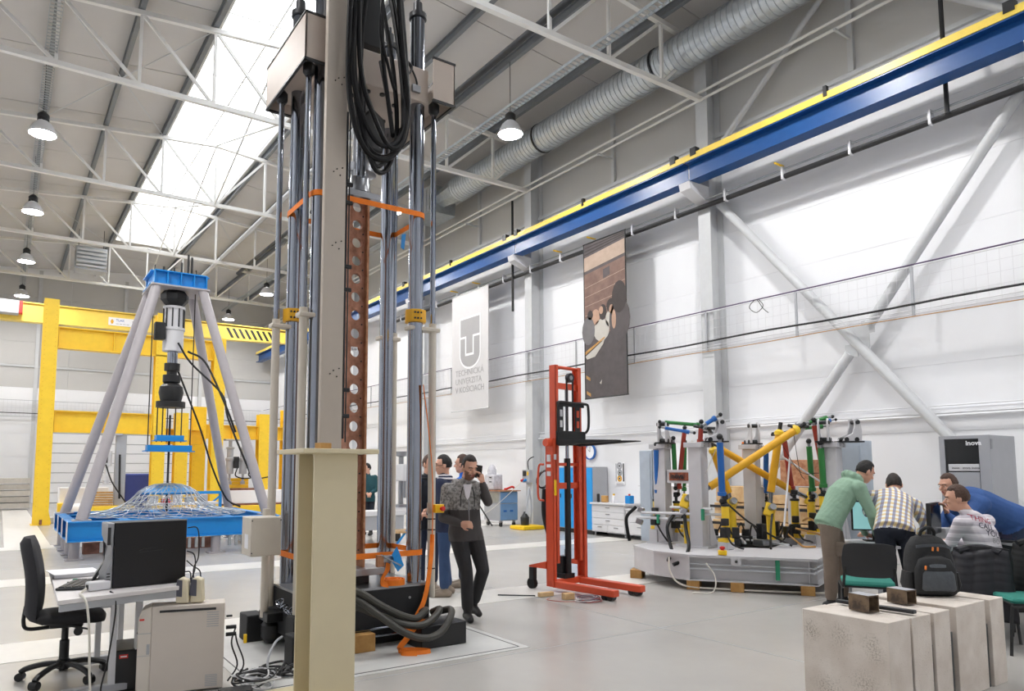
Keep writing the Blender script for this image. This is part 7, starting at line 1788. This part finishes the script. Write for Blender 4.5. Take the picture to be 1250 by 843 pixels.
# ---- far man in teal
root = spot(450, 17.2)
J = dict(pelvis=(0, 0, .90), chest=(.0, 0, 1.2), neck=(-.0, 0, 1.42), head=(-.03, .02, 1.57), sh_r=(-.16, .08, 1.36), sh_l=(.16, -.06, 1.36), el_r=(-.18, .14, 1.08), wr_r=(.0, .2, 1.0), el_l=(.22, .0, 1.08), wr_l=(.1, .16, 1.0), hip_r=(-.08, .03, .9), hip_l=(.08, -.03, .9), kn_r=(-.08, .05, .5), an_r=(-.08, .03, .09), toe_r=(-.12, .15, .03), kn_l=(.08, 0, .5), an_l=(.08, 0, .09), toe_l=(.06, .13, .03))
person('distant man in teal sweater standing behind the press', root, J, (-.8, .6, -.1), (0, 0, 1), {'top': 'teal_cloth', 'bottom': 'navy_trousers', 'shoe': 'shoe_black'}, 'hair_black', voxel=.014)
# ---- man in green hoodie leaning on the table
root = spot(1008, 8.25)
J = dict(pelvis=(.0, 0, .97), chest=(.17, -.02, 1.27), neck=(.33, -.03, 1.45), head=(.45, -.03, 1.52), sh_r=(.27, .17, 1.345), sh_l=(.29, -.21, 1.36), el_r=(.37, .23, 1.04), wr_r=(.45, .17, .80), el_l=(.42, -.24, 1.08), wr_l=(.52, -.22, .80), hip_r=(-.04, .09, .93), hip_l=(.06, -.09, .93), kn_r=(-.06, .11, .50), an_r=(-.07, .10, .09), toe_r=(.06, .14, .03), kn_l=(.16, -.10, .50), an_l=(.18, -.12, .09), toe_l=(.31, -.12, .03), hand_r=(.5, -.2, -.35), palm_r=(0, 0, -1), hand_l=(.6, 0, -.2), palm_l=(0, 0, -1))
pG, g, F = person('man in light green hoodie and khaki cargo trousers leaning on the table', root, J, (.86, -.1, -.42), (.35, 0, .9), {'top': 'green_hoodie', 'bottom': 'khaki', 'shoe': 'shoe_black'}, 'hair_black', hood=True, hem=.07, hands=((.25,), (.25,)), width=1.12)
MB().obox(root + RV * .03 + TV * .185 + ZV * .66, (.13, .03, .15), (0, .1, -.587)).build('cargo_pocket', 'khaki', pG, bevel=.015)
MB().obox(root + RV * .03 + TV * .203 + ZV * .72, (.135, .012, .05), (0, .1, -.587)).build('pocket_flap', 'khaki', pG, bevel=.006)
# ---- man in checked shirt seen from behind
root = spot(1086, 7.85)
spn = (RV * .20 - TV * .30 + ZV * .34)
stripes_mat('check_cloth', ((spn), (RV * .8 + TV * .3 - ZV * .3)), ('#e5bf3e', '#2c4f9e'), '#f0eee8', .058)
J = dict(pelvis=(.0, 0, .93), chest=(.12, -.20, 1.15), neck=(.23, -.38, 1.30), head=(.30, -.48, 1.37), sh_r=(.38, -.24, 1.15), sh_l=(-.02, -.36, 1.24), el_r=(.44, -.12, .90), wr_r=(.28, -.24, .78), el_l=(.0, -.58, 1.0), wr_l=(.08, -.74, .80), hip_r=(.10, .02, .90), hip_l=(-.10, -.02, .90), kn_r=(.15, .0, .47), an_r=(.14, .06, .09), toe_r=(.17, -.08, .03), kn_l=(-.08, -.02, .47), an_l=(-.10, .05, .09), toe_l=(-.08, -.09, .03), hand_r=(-.5, -.6, -.1), palm_r=(0, 0, -1), hand_l=(.1, -1, -.1), palm_l=(0, 0, -1))
person('man in blue and yellow checked shirt bending over the table, back to us', root, J, (.45, -.85, -.35), (.1, -.3, .95), {'top': 'check_cloth', 'bottom': 'navy_trousers', 'shoe': 'shoe_black'}, 'hair_dark', hem=.06, hands=((.3,), (.3,)), width=1.12)
# ---- man in blue sweater bending from the right
root = spot(1214, 8.1)
J = dict(pelvis=(.11, 0, 1.0), chest=(-.24, .0, 1.17), neck=(-.45, .02, 1.29), head=(-.58, .04, 1.37), sh_r=(-.33, -.17, 1.20), sh_l=(-.34, .20, 1.17), el_l=(-.60, .22, .93), wr_l=(-.69, .16, 1.06), el_r=(-.5, -.2, .95), wr_r=(-.68, -.12, .80), hip_l=(.10, .10, .92), hip_r=(.10, -.10, .92), kn_l=(.06, .12, .5), an_l=(.10, .12, .09), toe_l=(-.04, .13, .03), kn_r=(.10, -.12, .5), an_r=(.16, -.12, .09), toe_r=(.02, -.12, .03), hand_l=(-.15, -.05, .9), palm_l=(-.9, -.2, .2), hand_r=(-.9, 0, -.2), palm_r=(0, 0, -1))
person('man in blue sweater and jeans bending towards the screen from the right', root, J, (-.97, .18, -.15), (-.15, 0, 1), {'top': 'blue_sweater', 'bottom': 'jeans_dark', 'shoe': 'shoe_black'}, 'hair_brown', hem=.05, width=1.36, hands=((.5,), (.3,)))
# ---- seated man with printed shirt
root = spot(1192, 7.0)
stripes_mat('stripe_cloth', ((ZV), (ZV + RV * .1)), ('#8f8896', '#cfc9d0'), '#e6e1e6', .075)
J = dict(pelvis=(.05, .0, .60), chest=(.0, -.03, .90), neck=(-.10, -.05, 1.13), head=(-.175, -.08, 1.265), sh_r=(.12, -.10, 1.045), sh_l=(-.22, .03, 1.04), el_l=(-.27, -.10, .80), wr_l=(-.31, -.34, .85), el_r=(.14, -.3, .82), wr_r=(-.06, -.42, .82), hip_l=(-.05, -.02, .56), hip_r=(.12, -.06, .56), kn_l=(-.22, -.40, .52), an_l=(-.22, -.40, .09), toe_l=(-.28, -.52, .03), kn_r=(.02, -.48, .52), an_r=(.02, -.48, .09), toe_r=(-.02, -.6, .03), hand_l=(-.5, -.6, -.1), palm_l=(0, 0, -1), hand_r=(-.5, -.6, -.1), palm_r=(0, 0, -1))
pS, g, F = person('seated young man in grey striped shirt with printed lettering on the back', root, J, (-.86, -.45, -.1), (-.1, 0, 1), {'top': 'stripe_cloth', 'bottom': 'jeans_dark', 'shoe': 'shoe_black'}, 'hair_brown', hem=.05, hands=((.35,), (.35,)), width=1.0)
bv = BVHTree.FromPolygons([v.co.copy() for v in pS.data.vertices], [tuple(p.vertices) for p in pS.data.polygons])
mat('print_crimson', '#a8304a', .7); mat('print_ink', '#2a2740', .7)
for i, (tx, m_, sz_) in enumerate((('THING', 'print_crimson', .072), ('CALL', 'print_ink', .072), ('YOUTH', 'print_ink', .080), ('BOOK', 'banner_ink', .07))):
    exd = (RV * .96 + TV * .10 - ZV * .22).normalized(); org = root - RV * (.15 - .055 * i) + TV * .6 + ZV * (1.075 - .072 * i)
    o = text_part(tx, m_, pS, org, exd, (ZV + exd * .2).normalized(), sz_, name='lettering')
    bm = bmesh.new(); bm.from_mesh(o.data); bmesh.ops.triangulate(bm, faces=bm.faces); bmesh.ops.subdivide_edges(bm, edges=[e for e in bm.edges if e.calc_length() > .012], cuts=2); bm.to_mesh(o.data); bm.free()
    for v in o.data.vertices:
        hit = bv.ray_cast(v.co + TV * .3, -TV)
        if hit[0] is not None: v.co = hit[0] + TV * .004 + TV * .001 * (1 if v.index % 2 else 0)
        else: v.co = v.co - TV * .5
# ---- things the far group stands among
fb_ = thing('grey_bench', 'low grey machine bench in front of the distant man', 'bench', tuple(spot(456, 15.6)))
q = spot(456, 15.6)
MB().obox(q + ZV * .62, (1.3, .6, .1), (0, 0, 0)).build('top', 'light_grey', fb_); MB().obox(q + ZV * .42, (1.25, .55, .3), (0, 0, 0)).build('body', 'mid_grey', fb_, bevel=.01)
for s_ in (-1, 1): MB().obox(q + ZV * .135 + V(s_ * .55, 0, 0), (.06, .4, .27)).build('leg', 'dark_steel', fb_)
q = spot(490, 13.0)
dt = thing('drill_stand', 'bright blue frame stand with a silver drilling machine, between the press columns', 'machine stand', tuple(q))
for dx in (-.3, .3):
    for dy in (-.2, .2): MB().obox(q + V(dx, dy, .42), (.04, .04, .84)).build('leg', 'rig_blue', dt)
MB().obox(q + V(0, 0, .86), (.7, .5, .04)).build('top', 'light_grey', dt); MB().obox(q + V(0, 0, .45), (.68, .48, .03)).build('shelf', 'wood_pale', dt)
MB().bar(q + V(-.3, -.2, .1), q + V(.3, -.2, .8), .03, .03).build('diagonal', 'rig_blue', dt)
MB().lathe(tuple(q + V(0, 0, .88)), [(.16, 0), (.16, .05), (.045, .06), (.045, .9), (.1, .92), (.1, 1.0)], n=14).build('pillar', 'steel', dt); MB().obox(q + V(0, -.08, 1.5), (.16, .3, .3)).build('drill_head', 'light_grey', dt, bevel=.02); MB().cyl(q + V(0, -.15, 1.05), q + V(0, -.15, 1.35), .025, n=10).build('spindle', 'steel', dt)
q = spot(590, 18.6)
o = thing('camera_tripod', 'folded black tripod leaning near the tool cart', 'tripod', (11.1, 16.7, 0))
for s_ in (-1, 0, 1): MB().cyl((11.1 + .25 * s_, 16.5 - .2 * abs(s_), .012), (11.1, 16.6, .6), .02, n=8).build('leg', 'black', o)
MB().cyl((11.1, 16.6, .6), (11.1, 16.6, .75), .03, n=8).build('head', 'black', o)
